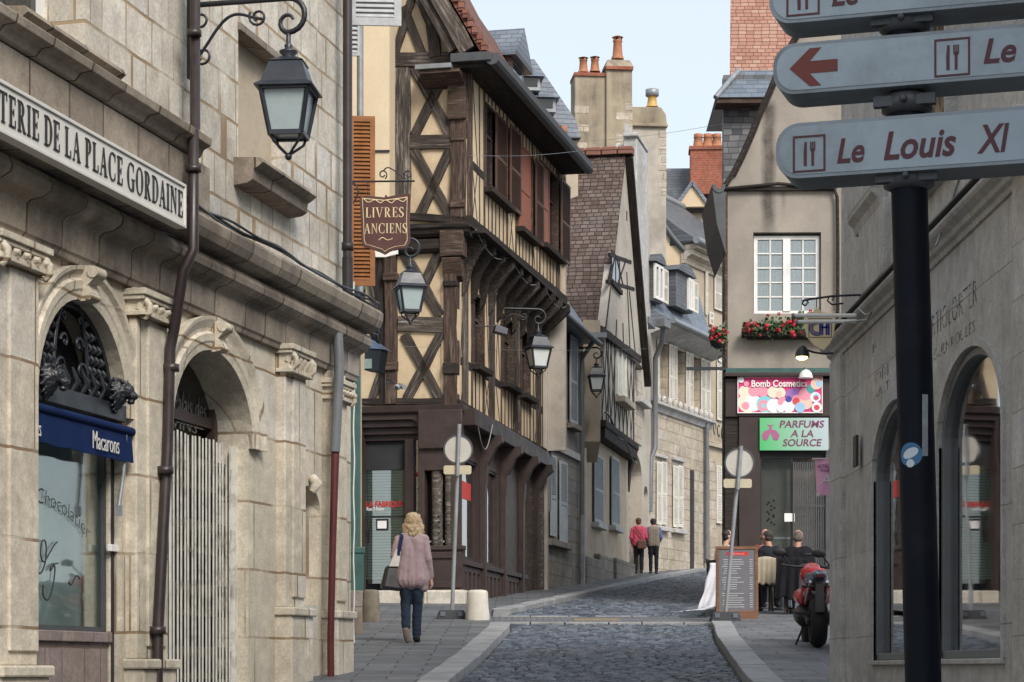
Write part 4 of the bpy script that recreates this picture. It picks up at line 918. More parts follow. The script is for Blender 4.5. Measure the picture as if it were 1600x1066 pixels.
# dormer
ds0 = HS2.s(796, -.2); ds1 = ds0 + 1.3; dc = (ds0 + ds1) / 2
dz0, dz1, dz2 = HS2.z(796, 112, -.2), HS2.z(798, 73, -.3), HS2.z(803, 29, -.3)
dm = obj_in(HS2, 'dormer', MB().box(ds0, ds1, -.2, 2.4, dz0 - .3, dz1 + .05), M['zinc'], HH)
dr = obj('dormer_roof', MB().panel([[(ds0 - .14, dz1 - .04), (dc, dz2), (ds1 + .14, dz1 - .04), (ds1 + .14, dz1 - .1), (ds0 - .14, dz1 - .1)]], -.36, 2.6), M['slate_dormer'], dm)
obj('dormer_window', MB().box(ds0 + .25, ds1 - .25, -.215, -.19, dz0, dz1 - .15), M['glass'], dm); obj('dormer_trim', MB().box(ds0 - .03, ds0 + .14, -.24, -.12, dz0 - .1, dz1), M['timber_rust'], dm)
# ground floor: shopfront
y = 0.0; zf = HF0.z(690, 635)
obj_in(HF0, 'shopfront_lintel', MB().sweepx([(-.14, zf + .02), (-.12, zf - .1), (-.06, zf - .14), (.3, zf - .14), (.3, zf + .02)], sl0, .08), M['shop_brown'], HH, .008)
sO0, sO1 = HF0.s(566), HF0.s(654)
zo = HF0.z(640, 656)
lp = [(sl0, 2.3), (sO0, 2.3), (sO0, zo), (sO1 - .12, zo), (sO1 - .03, zo - .05), (sO1, zo - .18), (sO1, 2.3), (HF0.s(664), 2.3), (HF0.s(664), HF0.z(700, 735)), (0.02, HF0.z(700, 735)), (.02, zf - .1), (sl0, zf - .1)]
obj_in(HF0, 'shopfront_frame', MB().panel([lp], -.05, .25), M['shop_brown'], HH, .01)
obj_in(HF0, 'corner_block', MB().box(HF0.s(656), .06, -.13, .02, HF0.z(690, 702), HF0.z(690, 641)), M['shop_brown'], HH, .02)
mb = MB()
for i, (dz, yy) in enumerate(((0, .02), (.13, .10), (.24, .18))): mb.box(sl0, sO1 - .02, yy, yy + .09, zo - dz - .13, zo - dz)
obj_in(HF0, 'lintel_moulding', mb, M['brown_dark'], HH, .01)
bz0, bz1 = HF0.z(600, 912, .35), HF0.z(600, 735, .35)
sh = obj_in(HF0, 'shop_window', MB().box(HF0.s(560, .3), HF0.s(634, .3), .26, .3, bz1 + .0, zo - .3), M['interior'], HH)
mb = MB(); k = 0; zz = HF0.z(600, 905, .4)
while zz < bz1: mb.box(HF0.s(558, .4), HF0.s(629, .4), .40, .41 + .015, zz, zz + .045); zz += .055
bl = obj('window_blind', mb, m_plain('pale_green_slat_blind', (.50, .56, .46), .6, .06, 3), None); bl.parent = sh
bk = obj('shop_backing', MB().box(HF0.s(555, .5), -.3, .9, .95, 2.4, zo).box(HF0.s(555, .5), -.2, .3, .9, zo, zo + .05), M['interior'], None); bk.parent = sh
cl = obj('glass', MB().box(HF0.s(558, .3), HF0.s(632, .3), .315, .322, bz0, bz1), M['clear'], None); cl.parent = sh
def txt_in(F, par, txt, u0, u1, vt, vb, yy, mat, w=0.0, shear=0.0, vf=None, name='lettering'):
    a, b, c, d = F.rect(u0, u1, vt, vb, yy); o = lettering(txt, a, b, c, d, yy, mat, None, name, w, shear, vf=vf); o.parent = par; return o
txt_in(HF0, sh, 'LA FABRIQUE', 572, 630, 783, 794, .305, M['red_paint'], .03)
txt_in(HF0, sh, 'Rue 3 Roses', 573, 600, 792, 798, .305, M['white'], .01)
fr = obj('framed_notice', MB().box(HF0.s(588, .3), HF0.s(606, .3), .285, .312, HF0.z(597, 829, .3), HF0.z(597, 811, .3)), M['black'], None); fr.parent = sh
pp_ = obj('notice_paper', MB().box(HF0.s(590, .28), HF0.s(604, .28), .27, .284, HF0.z(597, 826, .28), HF0.z(597, 814, .28)), M['white'], None); pp_.parent = sh
mb = MB().box(HF0.s(566, .31), HF0.s(632, .31), .295, .312, HF0.z(600, 809, .3), HF0.z(600, 806, .3))
for a, b in ((569, 575), (574, 576), (579, 576)): mb.bar((HF0.s(a, .3), .3, HF0.z(a, 813, .3)), (HF0.s(b, .3), .3, HF0.z(b, 848, .3)), .02, .02)
tl = obj('hanging_tools', mb, M['black'], None); tl.parent = sh
obj_in(HF0, 'door_frame', MB().box(HF0.s(630), HF0.s(644), .1, .32, 2.3, zo - .36), M['brown_dark'], HH, .01)
sw = obj_in(HF0, 'display_window', MB().box(HF0.s(644), HF0.s(668), .30, .34, HF0.z(655, 860), zo - .1), M['interior'], HH)
for k, (u, v, c) in enumerate(((653, 742, 'red_paint'), (660, 752, 'terracotta'), (655, 785, 'white'), (656, 800, 'zinc'), (652, 825, 'white'), (660, 835, 'zinc'), (656, 765, 'zinc'))):
    q = HF0.p(u, v, .24); b_ = obj('display_ware', MB().lathe([(.02, -.06), (.05, -.03), (.06, .02), (.03, .06), (.035, .08)], q, 10), M[c], None); b_.parent = sw
gg = obj('glass', MB().box(HF0.s(644, .2), HF0.s(667, .2), .2, .206, HF0.z(655, 858, .2), zo - .2), M['clear'], None); gg.parent = sw
# carved columns with holes
for u0, u1 in ((672, 690), (693, 709)):
    a, b = HF0.s(u0, .0), HF0.s(u1, .0); z0_, z1_ = HF0.z(690, 855), HF0.z(690, 733)
    c = obj_in(HF0, 'carved_column', MB().lathe([((b - a) / 2 * .95, z0_), ((b - a) / 2, z0_ + .1), ((b - a) / 2 * .9, (z0_ + z1_) / 2), ((b - a) / 2, z1_ - .08), ((b - a) / 2 * .95, z1_)], ((a + b) / 2, .1, 0), 14), M['timber_worn'], HH)
    mb = MB()
    for i in range(6):
        for dx in (-.6, .6): mb.ball(((a + b) / 2 + dx * (b - a) / 2 * .75, .1 - (b - a) / 2 * .72, z0_ + .06 + i * .105), .026, 8, 6)
    h_ = obj('bored_holes', mb, M['black'], None); h_.parent = c
pz0, pz1 = HF0.z(690, 922), HF0.z(690, 858)
obj_in(HF0, 'shopfront_panel', MB().box(HF0.s(668), .04, -.04, .2, pz0, pz1).box(HF0.s(666), .08, -.09, .1, pz1 - .02, pz1 + .06).panel([rectl(HF0.s(670), .02, pz0 + .04, pz1 - .06), rectl(HF0.s(677), -.08, pz0 + .16, pz1 - .18)], -.075, -.03), M['shop_brown'], HH, .01)
obj_in(HF0, 'stone_base', MB().box(sl0, .06, -.06, .3, 2.2, pz0).box(HF0.s(664), .1, -.1, .3, 2.2, pz0 - .02), M['stone_dress'], HH, .02)
# side of the shopfront
obj_in(HS0, 'shopfront_beam', MB().box(-.05, L0, -.3, .1, zj1 - .38, zj1 - .06), M['brown_dark'], HH, .015)
def s0rect(u0, u1, vt, vb): return HS0.rect(u0, u1, vt, vb)
g1 = s0rect(722, 746, 745, 878); g2 = s0rect(757, 777, 742, 886)
g1 = (g1[0], g1[1], HS0.z(735, 876), HS0.z(735, 720)); g2 = (g2[0], g2[1], HS0.z(766, 884), HS0.z(766, 735))
obj_in(HS0, 'shopfront_wall', MB().panel([rectl(0.02, L0 - 1.6, 2.4, zj1 - .1), rectl(*g1), rectl(*g2)], 0, .2), M['shop_brown'], HH, .01)
for gi, gq in enumerate((g1, g2)):
    wv = obj_in(HS0, 'display_window', MB().panel([rectl(*gq), rectl(gq[0] + .05, gq[1] - .05, gq[2] + .06, gq[3] - .05)], .02, .1), M['brown_dark'], HH)
    q = obj('glass', MB().box(gq[0], gq[1], .085, .09, gq[2], gq[3]), M['clear'], None); q.parent = wv
    q = obj('window_interior', MB().box(gq[0] - .1, gq[1] + .1, .75, .78, gq[2] - .2, gq[3] + .1), M['interior'], None); q.parent = wv
    rr = random.Random(gi + 3)
    for k in range(7):
        p = Vector((rr.uniform(gq[0] + .15, gq[1] - .15), rr.uniform(.25, .55), gq[2] + rr.choice((.08, .35, .62)))); h_ = rr.uniform(.06, .14)
        q = obj('display_ware', MB().lathe([(.04, 0), (.06, h_ * .4), (.03, h_ * .8), (.045, h_)], p, 10), M[rr.choice(('white', 'sign_white', 'zinc', 'terracotta'))], None); q.parent = wv
    q = obj('display_shelf', MB().box(gq[0], gq[1], .2, .7, gq[2] + .04, gq[2] + .07).box(gq[0], gq[1], .2, .7, gq[2] + .31, gq[2] + .34), M['white_paint'], None); q.parent = wv
    if gi == 0:
        q = obj('red_sticker', MB().box(gq[0] + .06, gq[1] - .3, .07, .084, gq[3] - .75, gq[3] - .42), M['red_paint'], None); q.parent = wv
    else:
        q = obj('blue_flask', MB().lathe([(.1, 0), (.14, .1), (.14, .4), (.05, .52), (.07, .6)], (gq[0] + .3, .3, gq[2] + .6), 12), m_plain('pale_blue_ceramic', (.18, .38, .58), .3, .1, 4), None); q.parent = wv
mb = MB(); zsb = g1[2]
mb.box(0, L0 - 1.6, -.08, .05, zsb - .12, zsb - .03)
s = .1
while s < L0 - 2: mb.panel([rectl(s, s + .42, 2.75, zsb - .14), rectl(s + .07, s + .35, 2.9, zsb - .24)], -.03, .01); s += .44
obj_in(HS0, 'shopfront_panelling', mb, M['shop_brown'], HH, .006)
obj_in(HS0, 'stone_base', MB().box(0, L0, -.1, .2, 2.2, 2.95), M['stone_old'], HH, .03)
obj_in(HS0, 'inner_wall', MB().box(.9, L0, .8, 3, 2.4, zj1).box(.35, .4, .3, .8, 2.4, zj1).box(.35, .9, .8, .85, 2.4, zj1), M['interior'], HH)
# shop brackets on the side
for u, sc in ((752, 1.0), (784, 1.1), (812, 1.2), (835, 1.2)):
    s = HS0.s(u); prof = [(.02, zj1 - .36), (-.42, zj1 - .36), (-.44, zj1 - .5), (-.3, zj1 - .62), (-.14, zj1 - .95), (-.10, zj1 - 1.4), (-.10, 2.5), (.02, 2.5)]
    obj_in(HS0, 'shop_bracket', MB().sweepx(prof, s - .10, s + .10), M['shop_brown'], HH, .015)
obj_in(HS0, 'plank_wall', MB().box(L0 - 1.62, L0, .02, .2, 2.4, zj1 - .1), M['shop_brown'], HH)
mb = MB()
for k in range(9): mb.box(L0 - 1.6 + k * .17, L0 - 1.6 + k * .17 + .155, -.005 - .004 * (k % 2), .03, 2.8, zj1 - .5)
obj_in(HS0, 'planks', mb, M['timber_rust'], HH, .004)
obj_in(HS0, 'end_post', MB().box(L0 - .05, L0 + .3, -.18, .3, 2.4, zj1), M['timber_worn'], HH, .03)
obj_in(HS1, 'end_quoin', MB().box(L1 - .02, L1 + .16, -.06, .3, 2.6, zj2 - .1), M['plaster_white'], HH, .02)
q = Vector((HS0.s(853), -.1, 0)); obj_in(HS0, 'drainpipe', MB().tube([(q.x, -.1, 2.8), (q.x, -.1, HS0.z(853, 800))], .05, 8), M['pipe_cream'], HH)
obj_in(HS1, 'drainpipe', MB().tube([(L1 + .22, -.06, HS1.z(855, 800)), (L1 + .22, -.06, zj2 - .2), (L1 + .3, .0, ze)], .05, 8), M['pipe_grey'], HH)
# cable garland along the jetty
mb = MB()
P = []
for i in range(60):
    s = .1 + (L2 - .2) * i / 59; P.append((s, -.12, zj2 - .12 - .28 * abs(math.sin(s * 1.05))))
mb.tube(P, .011, 5); obj_in(HS2, 'loose_cable', mb, M['zinc'], HH)
mb = MB(); mb.tube([(.1 + i * .06, -.35, zj1 - .2 - .55 * math.sin(math.pi * i / 24)) for i in range(25)], .011, 5); obj_in(HS1, 'loose_cable', mb, M['zinc'], HH)
# ---------------------------------------------------------------- houses up the street, left side
def hsh(F, par, u0, u1, vt, vb, mat, y=-.02, sill=None, **k):
    a, b, c, d = F.rect(u0, u1, vt, vb, y); o = shutter(par, a, b, c, d, y, mat, **k)
    if sill: obj('window_sill', MB().box(a - .08, b + .08, -.16, .05, c - .16, c - .03), M[sill], par, .015)
    return a, b, c, d
def chimney_pot(par, p, h, r, mat, cowl=True):
    mb = MB().lathe([(r * 1.25, 0), (r * 1.2, h * .08), (r, h * .15), (r * .8, h * .7), (r * .95, h * .74), (r * .95, h * .78)], p, 12)
    if cowl:
        for k in range(4): a = k * math.pi / 2 + .4; mb.bar(p + Vector((r * .7 * math.cos(a), r * .7 * math.sin(a), h * .76)), p + Vector((r * .7 * math.cos(a), r * .7 * math.sin(a), h * .93)), r * .45, r * .3)
        mb.lathe([(r * 1.15, h * .92), (r * .6, h * .98), (.01, h * 1.02)], p, 12)
    else: mb.lathe([(r * .82, h * .78), (r * .9, h), (r * .7, h)], p, 12)
    return obj('chimney_pot', mb, mat, par)
# dark rubble house next to the timbered one
F1 = frame2(852, 50.3, 909, 54.7)
H1 = thing('rubble_house', 'small dark sooty stone house with grey louvred shutters beside the timbered corner house', 'house', F1)
zb1 = F1.z(880, 706); zt1 = 9.75; e = F1.s(909)
obj('lower_wall', MB().box(.25, e, .02, .5, 2.5, zb1), M['stone_old'], H1); obj('upper_wall', MB().box(.25, e, .04, .5, zb1, zt1), M['plaster_dirty'], H1)
obj('string_course', MB().box(.25, e, -.05, .1, zb1 - .05, zb1 + .12), M['stone_grey'], H1, .01)
for (a, b, c, d) in ((866, 878, 513, 650), (890, 901, 527, 662)): hsh(F1, H1, a, b, c, d, M['shut_grey'], sill='stone_old')
for (a, b, c, d) in ((859.5, 868, 712, 838), (874, 885, 722, 848)): hsh(F1, H1, a, b, c, d, M['shut_grey'], solid_below=.45)
obj('window_sill', MB().box(F1.s(857), F1.s(888), -.12, .05, F1.z(872, 856), F1.z(872, 846)), M['stone_old'], H1, .015)
obj('roof', MB().hexa([(-.1, -.35, zt1 - .05), (e + .3, -.35, zt1 - .05), (e + .3, 4, zt1 - .05), (-.1, 4, zt1 - .05), (-.1, 1.5, zt1 + 2.6), (e + .3, 1.5, zt1 + 2.6), (e + .3, 4, zt1 + 2.6), (-.1, 4, zt1 + 2.6)]), M['slate'], H1)
obj('gutter', MB().tube([(-.1, -.4, zt1), (e + .3, -.4, zt1 - .05)], .07, 8), M['zinc_dark'], H1)
obj('drainpipe', MB().tube([(F1.s(904.5), -.08, 3.2), (F1.s(904.5), -.08, zt1 - .5), (F1.s(904.5), -.35, zt1 - .1)], .06, 8), M['pipe_grey'], H1)
obj('drainpipe_foot', MB().tube([(F1.s(904.5), -.08, 2.8), (F1.s(904.5), -.08, F1.z(904, 805))], .075, 8), M['zinc'], H1)
cp = F1.p(890, 500, 1.2)
ck = obj('chimney', MB().box(F1.s(881, 1.5), F1.s(894, 1.5), 1.2, 1.9, zt1, F1.z(887, 400, 1.5)), M['brick_red'], H1, .01)
# back house with blue slate mansard and dormers
FB = Frame((790 - 800) / FPX * 60, 60, 1, 0.12, zg(60))
HB = thing('slate_mansard_house', 'house far behind the timber eave with bright blue slate mansard and two flat dormers', 'house', FB)
obj('wall', MB().box(FB.s(760), FB.s(905), .2, 5, 2.5, FB.z(850, 215)), M['plaster_far'], HB)
zr0, zr1 = FB.z(850, 215), FB.z(820, 98)
obj('roof', MB().panel([[(FB.s(770), zr0), (FB.s(908), FB.z(900, 215)), (FB.s(900), FB.z(900, 188)), (FB.s(868), FB.z(868, 141)), (FB.s(835), zr1 + .1), (FB.s(770), zr1 + .1)]], .0, 3), M['slate'], HB)
for (u0, u1, vt, vm, vb) in ((797, 850, 97, 121, 141), (832, 874, 139, 153, 174)):
    a, b = FB.s(u0, -.5), FB.s(u1, -.5); zt_, zm_, zb_ = FB.z(830, vt, -.5), FB.z(830, vm, -.5), FB.z(830, vb, -.5)
    d_ = obj('dormer', MB().box(a, b - .1, -.5, .6, zb_, zm_), M['zinc'], HB); obj('dormer_roof', MB().hexa([(a, -.65, zm_), (b, -.65, zm_), (b, .8, zm_), (a, .8, zm_), (a, .0, zt_), (b - .35, .0, zt_), (b - .35, .8, zt_), (a, .8, zt_)]), M['slate'], d_)
    obj('dormer_window', MB().box(b - .75, b - .18, -.52, -.5, zb_ + .1, zm_ - .04), M['glass'], d_)
# gabled house with lattice timber and steep brown roof
F2 = frame2(936, 57.2, 1000, 65.0)
H2 = thing('steep_roofed_house', 'tall narrow house with a very steep brown tile roof and a diamond-lattice timber front', 'house', F2)
a0, a1, ap = F2.s(938), F2.s(1000), F2.s(970); zb2, za2 = 10.45, F2.z(970, 246)
gf = MB().panel([[(a0, zb2), (a1, zb2), (ap + .05, za2)]], -.12, .1); obj('gable_wall', gf, M['plaster_white'], H2)
def bm(p, w, mat='timber_black', nm='timber', y=-.105):
    w *= .75
    for (u0, v0, u1, v1) in p: beam(nm, F2.p(u0, v0, y), F2.p(u1, v1, y), w, .07, M[mat], H2)
bm([(952, 398, 985, 410), (948, 440, 990, 452)], .13); bm([(960, 400, 951, 440), (962, 402, 972, 445), (977, 405, 963, 448), (978, 330, 978, 345)], .1)
bm([(952, 455, 944, 520), (962, 500, 961, 530), (972, 505, 973, 545), (982, 455, 992, 560), (978, 425, 983, 545)], .1)
bm([(938, 515, 1000, 562)], .28, nm='jetty_beam', y=-.12)
q_ = F2.rect(955, 968, 398, 446, -.12); wr = obj('window', MB().panel([rectl(*q_), rectl(q_[0] + .09, (q_[0] + q_[1]) / 2 - .04, q_[2] + .08, q_[3] - .07), rectl((q_[0] + q_[1]) / 2 + .04, q_[1] - .09, q_[2] + .08, q_[3] - .07)], -.135, -.118), M['timber_black'], H2)
obj('glass', MB().box(q_[0] + .05, q_[1] - .05, -.126, -.122, q_[2] + .05, q_[3] - .05), M['glass_soft'], wr); obj('window_sill', MB().box(q_[0] - .1, q_[1] + .1, -.2, -.12, q_[2] - .12, q_[2]), M['timber_black'], wr)
def roof_slope(par, name, s0, z0, s1, z1, y0, y1, mat, th=.12):
    d = Vector((s1 - s0, 0, z1 - z0)).normalized(); nn = Vector((-d.z, 0, d.x)) * th
    q = [Vector((s0, y0, z0)), Vector((s1, y0, z1)), Vector((s1, y1, z1)), Vector((s0, y1, z0))]
    return obj(name, MB().hexa([tuple(p - nn) for p in q] + [tuple(p) for p in q]), mat, par)
ox = .0; m2 = M['tile_brown']
F2r = roof_slope(H2, 'roof', a0 - .35, zb2 - .6, ap + .05, za2 + .15, -.13, 9, m2); roof_slope(H2, 'roof_far_slope', a1 + .02, zb2 - .0, ap + .05, za2 + .15, -.2, 9, M['tile_red'], -.05)
beam('barge_board', Vector((a1 - .02, -.24, zb2 - .5)), Vector((ap + .0, -.24, za2)), .16, .2, M['timber_black'], H2)
mb = MB(); 
for k in range(20): mb.box(ap - .16, ap + .24, -.35 + k * .45, -.35 + k * .45 + .42, za2 + .05, za2 + .28)
obj('ridge_tiles', mb, M['tile_red'], H2, .03)
# lattice storey
lz0, lz1 = F2.z(960, 676), zb2 - .05
obj('lattice_wall', MB().box(F2.s(938), F2.s(990), -.02, .3, lz0, lz1), M['plaster_white'], H2)
mb = MB(); l0, l1 = F2.s(938.5), F2.s(989); wx0, wx1 = F2.s(960), F2.s(977); wz0, wz1 = F2.z(968, 622), F2.z(968, 514)
def seg(s0, z0, s1, z1):
    n = 16; P = [(s0 + (s1 - s0) * i / n, z0 + (z1 - z0) * i / n) for i in range(n + 1)]; ok = [not (wx0 < p[0] < wx1 and wz0 < p[1] < wz1) and l0 <= p[0] <= l1 and lz0 <= p[1] <= lz1 for p in P]
    i = 0
    while i < n:
        if ok[i] and ok[i + 1]:
            j = i + 1
            while j < n and ok[j + 1]: j += 1
            mb.bar((P[i][0], -.024, P[i][1]), (P[j][0], -.024, P[j][1]), .075, .02); i = j
        i += 1
H_ = lz1 - lz0; st = .78; k = -14
while k * st < (l1 - l0) + 4:
    s = l0 + k * st; seg(s, lz0, s + H_ * .42, lz1); seg(s, lz1, s + H_ * .42, lz0); k += 1
for u in (939, 949, 959, 978, 988): seg(F2.s(u), lz0, F2.s(u), lz1)
obj('timber_lattice', mb, M['timber_black'], H2)
wl = window(H2, wx0 + .1, wx1 - .2, wz0, wz1, -.03, 2, 1, M['shut_white'], m_plain('pale_curtained_pane', (.42, .46, .45), .2, .08, 3)); obj('window_sill', MB().box(wx0, wx1, -.3, 0, wz0 - .22, wz0 - .05), M['stone_far'], wl, .02)
obj('jetty_beam', MB().box(l0, l1 + .1, -.12, .3, lz0 - .40, lz0 - .1).box(l0 - .1, l1 + .1, -.16, .3, lz0 - .12, lz0 + .06), M['timber_black'], H2, .02)
mb = MB(); mb.tube([(l0 + i * (l1 - l0) / 14, -.12, F2.z(945, 650) - .0 - .055 * i + .1 * math.sin(i * .9)) for i in range(15)], .03, 5); obj('cable', mb, M['iron'], H2)
# near fire wall on a corbel
FW = Frame((909 - 800) / FPX * 55.6, 55.6, 1, .15, zg(56)); ws0, ws1 = FW.s(911), FW.s(938)
obj_in(FW, 'fire_wall', MB().box(ws0, ws1, 0, .5, FW.z(925, 690), FW.z(925, 500)).sweepx([(.0, FW.z(925, 690)), (.5, FW.z(925, 690)), (.5, FW.z(925, 720))], ws0, ws1), M['plaster_far'], H2)
obj_in(FW, 'fire_wall_coping', MB().box(ws0 - .2, ws1 + .15, -.1, .5, FW.z(925, 528), FW.z(925, 520)), M['zinc'], H2)
obj_in(FW, 'drainpipe', MB().tube([(ws0 + .05, .1, 3.0), (ws0 + .05, .1, FW.z(925, 700))], .06, 8), M['pipe_cream'], H2)
F2g = frame2(909, 55.2, 982, 63.6, zg(60))
gw = obj_in(F2g, 'ground_wall', MB().box(0, F2g.s(982), .05, .4, 2.8, lz0 - .1), M['plaster_far'], H2)
for (a, b, c, d) in ((928, 941, 712, 817), (955, 966.5, 716, 822)):
    r = F2g.rect(a, b, c, d); shutter(gw, *r, .0, M['shut_grey']); obj('window_sill', MB().box(r[0] - .1, r[1] + .1, -.15, .1, r[2] - .16, r[2] - .03), M['stone_grey'], gw, .01)
obj_in(F2g, 'stone_base', MB().box(0, F2g.s(930), -.15, .1, 2.5, F2g.z(920, 872)).box(F2g.s(931), F2g.s(952), -.12, .1, 2.5, F2g.z(940, 868)).box(F2g.s(953), F2g.s(982), -.2, .1, 2.5, F2g.z(960, 874)), M['stone_old'], H2, .04)
# stone house with tall chimney stacks
F3 = frame2(979, 63.6, 1020, 68.6)
H3 = thing('stone_chimney_house', 'pale stone house with a big arched recess below and soot-streaked chimney stacks above', 'house', F3)
b0, b1 = 0, F3.s(1020); arch = archl(F3.s(983), F3.s(1003), 3.0, F3.z(993, 745), .7); ar2 = archl(F3.s(1006), F3.s(1012.5), 3.5, F3.z(1009, 775), .3)
obj('wall', MB().panel([[(0, 2.8), (b1, 2.8), (b1, F3.z(1018, 480)), (F3.s(1012), F3.z(1012, 330)), (F3.s(999), F3.z(999, 255)), (F3.s(990), F3.z(990, 222)), (0, F3.z(985, 260))], arch, ar2], 0, .5), M['plaster_white'], H3)
obj('arch_recess', MB().box(F3.s(980), F3.s(1014), .35, .45, 2.8, F3.z(993, 700)), M['stone_far'], H3)
obj('buttress', MB().box(F3.s(979), F3.s(997), -.3, .1, F3.z(990, 560), F3.z(990, 232)).sweepx([(-.3, F3.z(990, 232)), (.1, F3.z(990, 232)), (.1, F3.z(990, 205)), (-.05, F3.z(990, 212))], F3.s(981), F3.s(994)).box(F3.s(978), F3.s(996), -.34, .1, F3.z(990, 231), F3.z(990, 225)), M['stone_grey'], H3, .03)
obj('stone_wall_face', MB().box(F3.s(983), F3.s(1001), -.04, .1, F3.z(990, 690), F3.z(990, 480)), M['stone_far'], H3, .01)
sl_ = window(H3, *F3.rect(994, 998, 378, 440), .02, 1, 1, M['stone_grey']); obj('window_sill', MB().box(F3.s(993), F3.s(1002), -.2, .05, F3.z(997, 446), F3.z(997, 438)), M['stone_grey'], sl_)
obj('window_hood', MB().box(F3.s(990), F3.s(1006), -.25, .05, F3.z(998, 634), F3.z(998, 626)), M['stone_grey'], H3, .02)
obj('drainpipe', MB().tube([F3.p(1003, 508, -.2), F3.p(1002, 535, -.2), F3.p(990, 565, -.2), F3.p(987, 580, -.15), F3.p(987, 700, -.15), F3.p(984, 712, -.05)], .085, 8).box(F3.s(996), F3.s(1006), -.35, -.05, F3.z(1001, 510), F3.z(1001, 500)), M['pipe_grey'], H3)
obj('corner_bracket', MB().sweepx([(-.25, F3.z(985, 705)), (.0, F3.z(985, 705)), (.0, F3.z(985, 770)), (-.05, F3.z(985, 740))], F3.s(981), F3.s(984)), M['timber_black'], H3)
obj('side_roof', MB().box(0, b1, .5, 6, 12, 12.4), M['slate_dark'], H3)
FC = Frame((898 - 800) / FPX * 68, 68, 1, .1, zg(66))
ch1 = obj_in(FC, 'chimney', MB().box(FC.s(898), FC.s(947), .0, 1.0, 12, FC.z(920, 114)).box(FC.s(946.5), FC.s(987), -.12, 1.0, 12, FC.z(966, 104)), M['chim'], H3, .03)
obj('chimney_cap', MB().hexa([(FC.s(944), -.22, FC.z(966, 108)), (FC.s(990), -.22, FC.z(966, 108)), (FC.s(990), 1.1, FC.z(966, 108)), (FC.s(944), 1.1, FC.z(966, 108)), (FC.s(949), .0, FC.z(966, 93)), (FC.s(985), .0, FC.z(966, 93)), (FC.s(985), .9, FC.z(966, 93)), (FC.s(949), .9, FC.z(966, 93))]), M['chim'], ch1, .05)
obj('chimney_band', MB().box(FC.s(946), FC.s(988), -.2, 1.05, FC.z(966, 111), FC.z(966, 106)).box(FC.s(897), FC.s(947), -.06, 1.0, FC.z(920, 119), FC.z(920, 114)), M['brick_red'], ch1)
mb = MB()
for i, v in enumerate((163, 178, 195, 212, 228, 245)): mb.box(FC.s(962 if i % 2 else 976), FC.s(987.3), -.128, -.1, FC.z(975, v + 11), FC.z(975, v))
for i, v in enumerate((166, 195, 223)): mb.box(FC.s(897.8), FC.s(920 if i != 2 else 917), -.01, .05, FC.z(908, v + 11), FC.z(908, v))
obj('chimney_quoins', mb, M['stone_far'], ch1, .01)
for (u, v0, v1, r) in ((911.5, 114, 89, .14), (929.5, 113, 88, .14), (965, 93, 56, .16)): chimney_pot(ch1, FC.p(u, v0, .4), FC.z(u, v1, .4) - FC.z(u, v0, .4), r, M['terracotta'])
FC2 = Frame((990 - 800) / FPX * 71, 71, 1, .1, zg(70))
ch2 = obj_in(FC2, 'chimney', MB().box(FC2.s(985), FC2.s(1041), .0, 1.0, 11, FC2.z(1015, 195)), M['plaster_white'], H3, .03)
obj('chimney_cap', MB().panel([[(FC2.s(984), FC2.z(1015, 194)), (FC2.s(1042), FC2.z(1015, 194)), (FC2.s(1040), FC2.z(1015, 178)), (FC2.s(1033), FC2.z(1015, 168)), (FC2.s(985), FC2.z(1015, 168))]], -.05, 1.05).box(FC2.s(984), FC2.s(1043), -.12, 1.1, FC2.z(1015, 199), FC2.z(1015, 194)), M['chim'], ch2, .03)
mb = MB()
for i in range(8): v = 205 + i * 13; mb.box(FC2.s(1029 + (i % 2) * 4), FC2.s(1041.3), -.01, .05, FC2.z(1035, v + 10), FC2.z(1035, v))
obj('chimney_quoins', mb, M['stone_far'], ch2, .01)
chimney_pot(ch2, FC2.p(1019, 168, .4), FC2.z(1019, 145, .4) - FC2.z(1019, 168, .4), .17, M['pot_yellow'], False)
obj('pot_collar', MB().lathe([(.19, 0), (.22, .02), (.22, .22), (.15, .24)], FC2.p(1019, 151, .4), 12), M['zinc'], ch2)
# small pots in front, on the roof ridge of the rubble house
FP1 = Frame((880 - 800) / FPX * 55.5, 55.5, 1, .1, zg(55))
st1 = obj_in(FP1, 'chimney_stack', MB().box(FP1.s(862), FP1.s(884), 0, .8, 9, FP1.z(880, 232)), M['brick_red'], H1, .02)
chimney_pot(st1, FP1.p(872, 232, .3), .62, .09, M['terracotta'], True); chimney_pot(st1, FP1.p(880, 232, .3), .55, .12, M['terracotta'], False)
# mansard house with white shutters
F4 = frame2(1018, 68.4, 1108, 74.0)
H4 = thing('mansard_house', 'pale ashlar house with white shutters, a curved blue slate mansard and two dormers', 'house', F4)
c1_ = F4.s(1108); zs4 = F4.z(1065, 643); ze4 = F4.z(1065, 532)
obj('wall', MB().box(-.1, c1_, 0.02, .5, 3.2, zs4), M['stone_far'], H4)
win4 = [(1029, 1043), (1057, 1070), (1082, 1094)]
holes = []
for a, b in win4: holes.append((F4.s(a), F4.s(b), zs4 + .03, ze4 - .35))
obj('upper_wall', MB().panel([rectl(-.1, c1_, zs4, ze4)] + [rectl(*h) for h in holes], .02, .5), M['stone_far'], H4)
for h in holes: obj('window_recess', MB().box(h[0], h[1], .22, .25, h[2], h[3]), M['stone_far'], H4)
for (u0, u1) in ((1026, 1028), (1044, 1049.5), (1050.5, 1056), (1070.5, 1075), (1076, 1081.5), (1094, 1101), (1101.5, 1108)):
    a, b = F4.s(u0), F4.s(u1); shutter(H4, a, b, zs4 + .02, ze4 - .3, -.02, M['shut_white'])
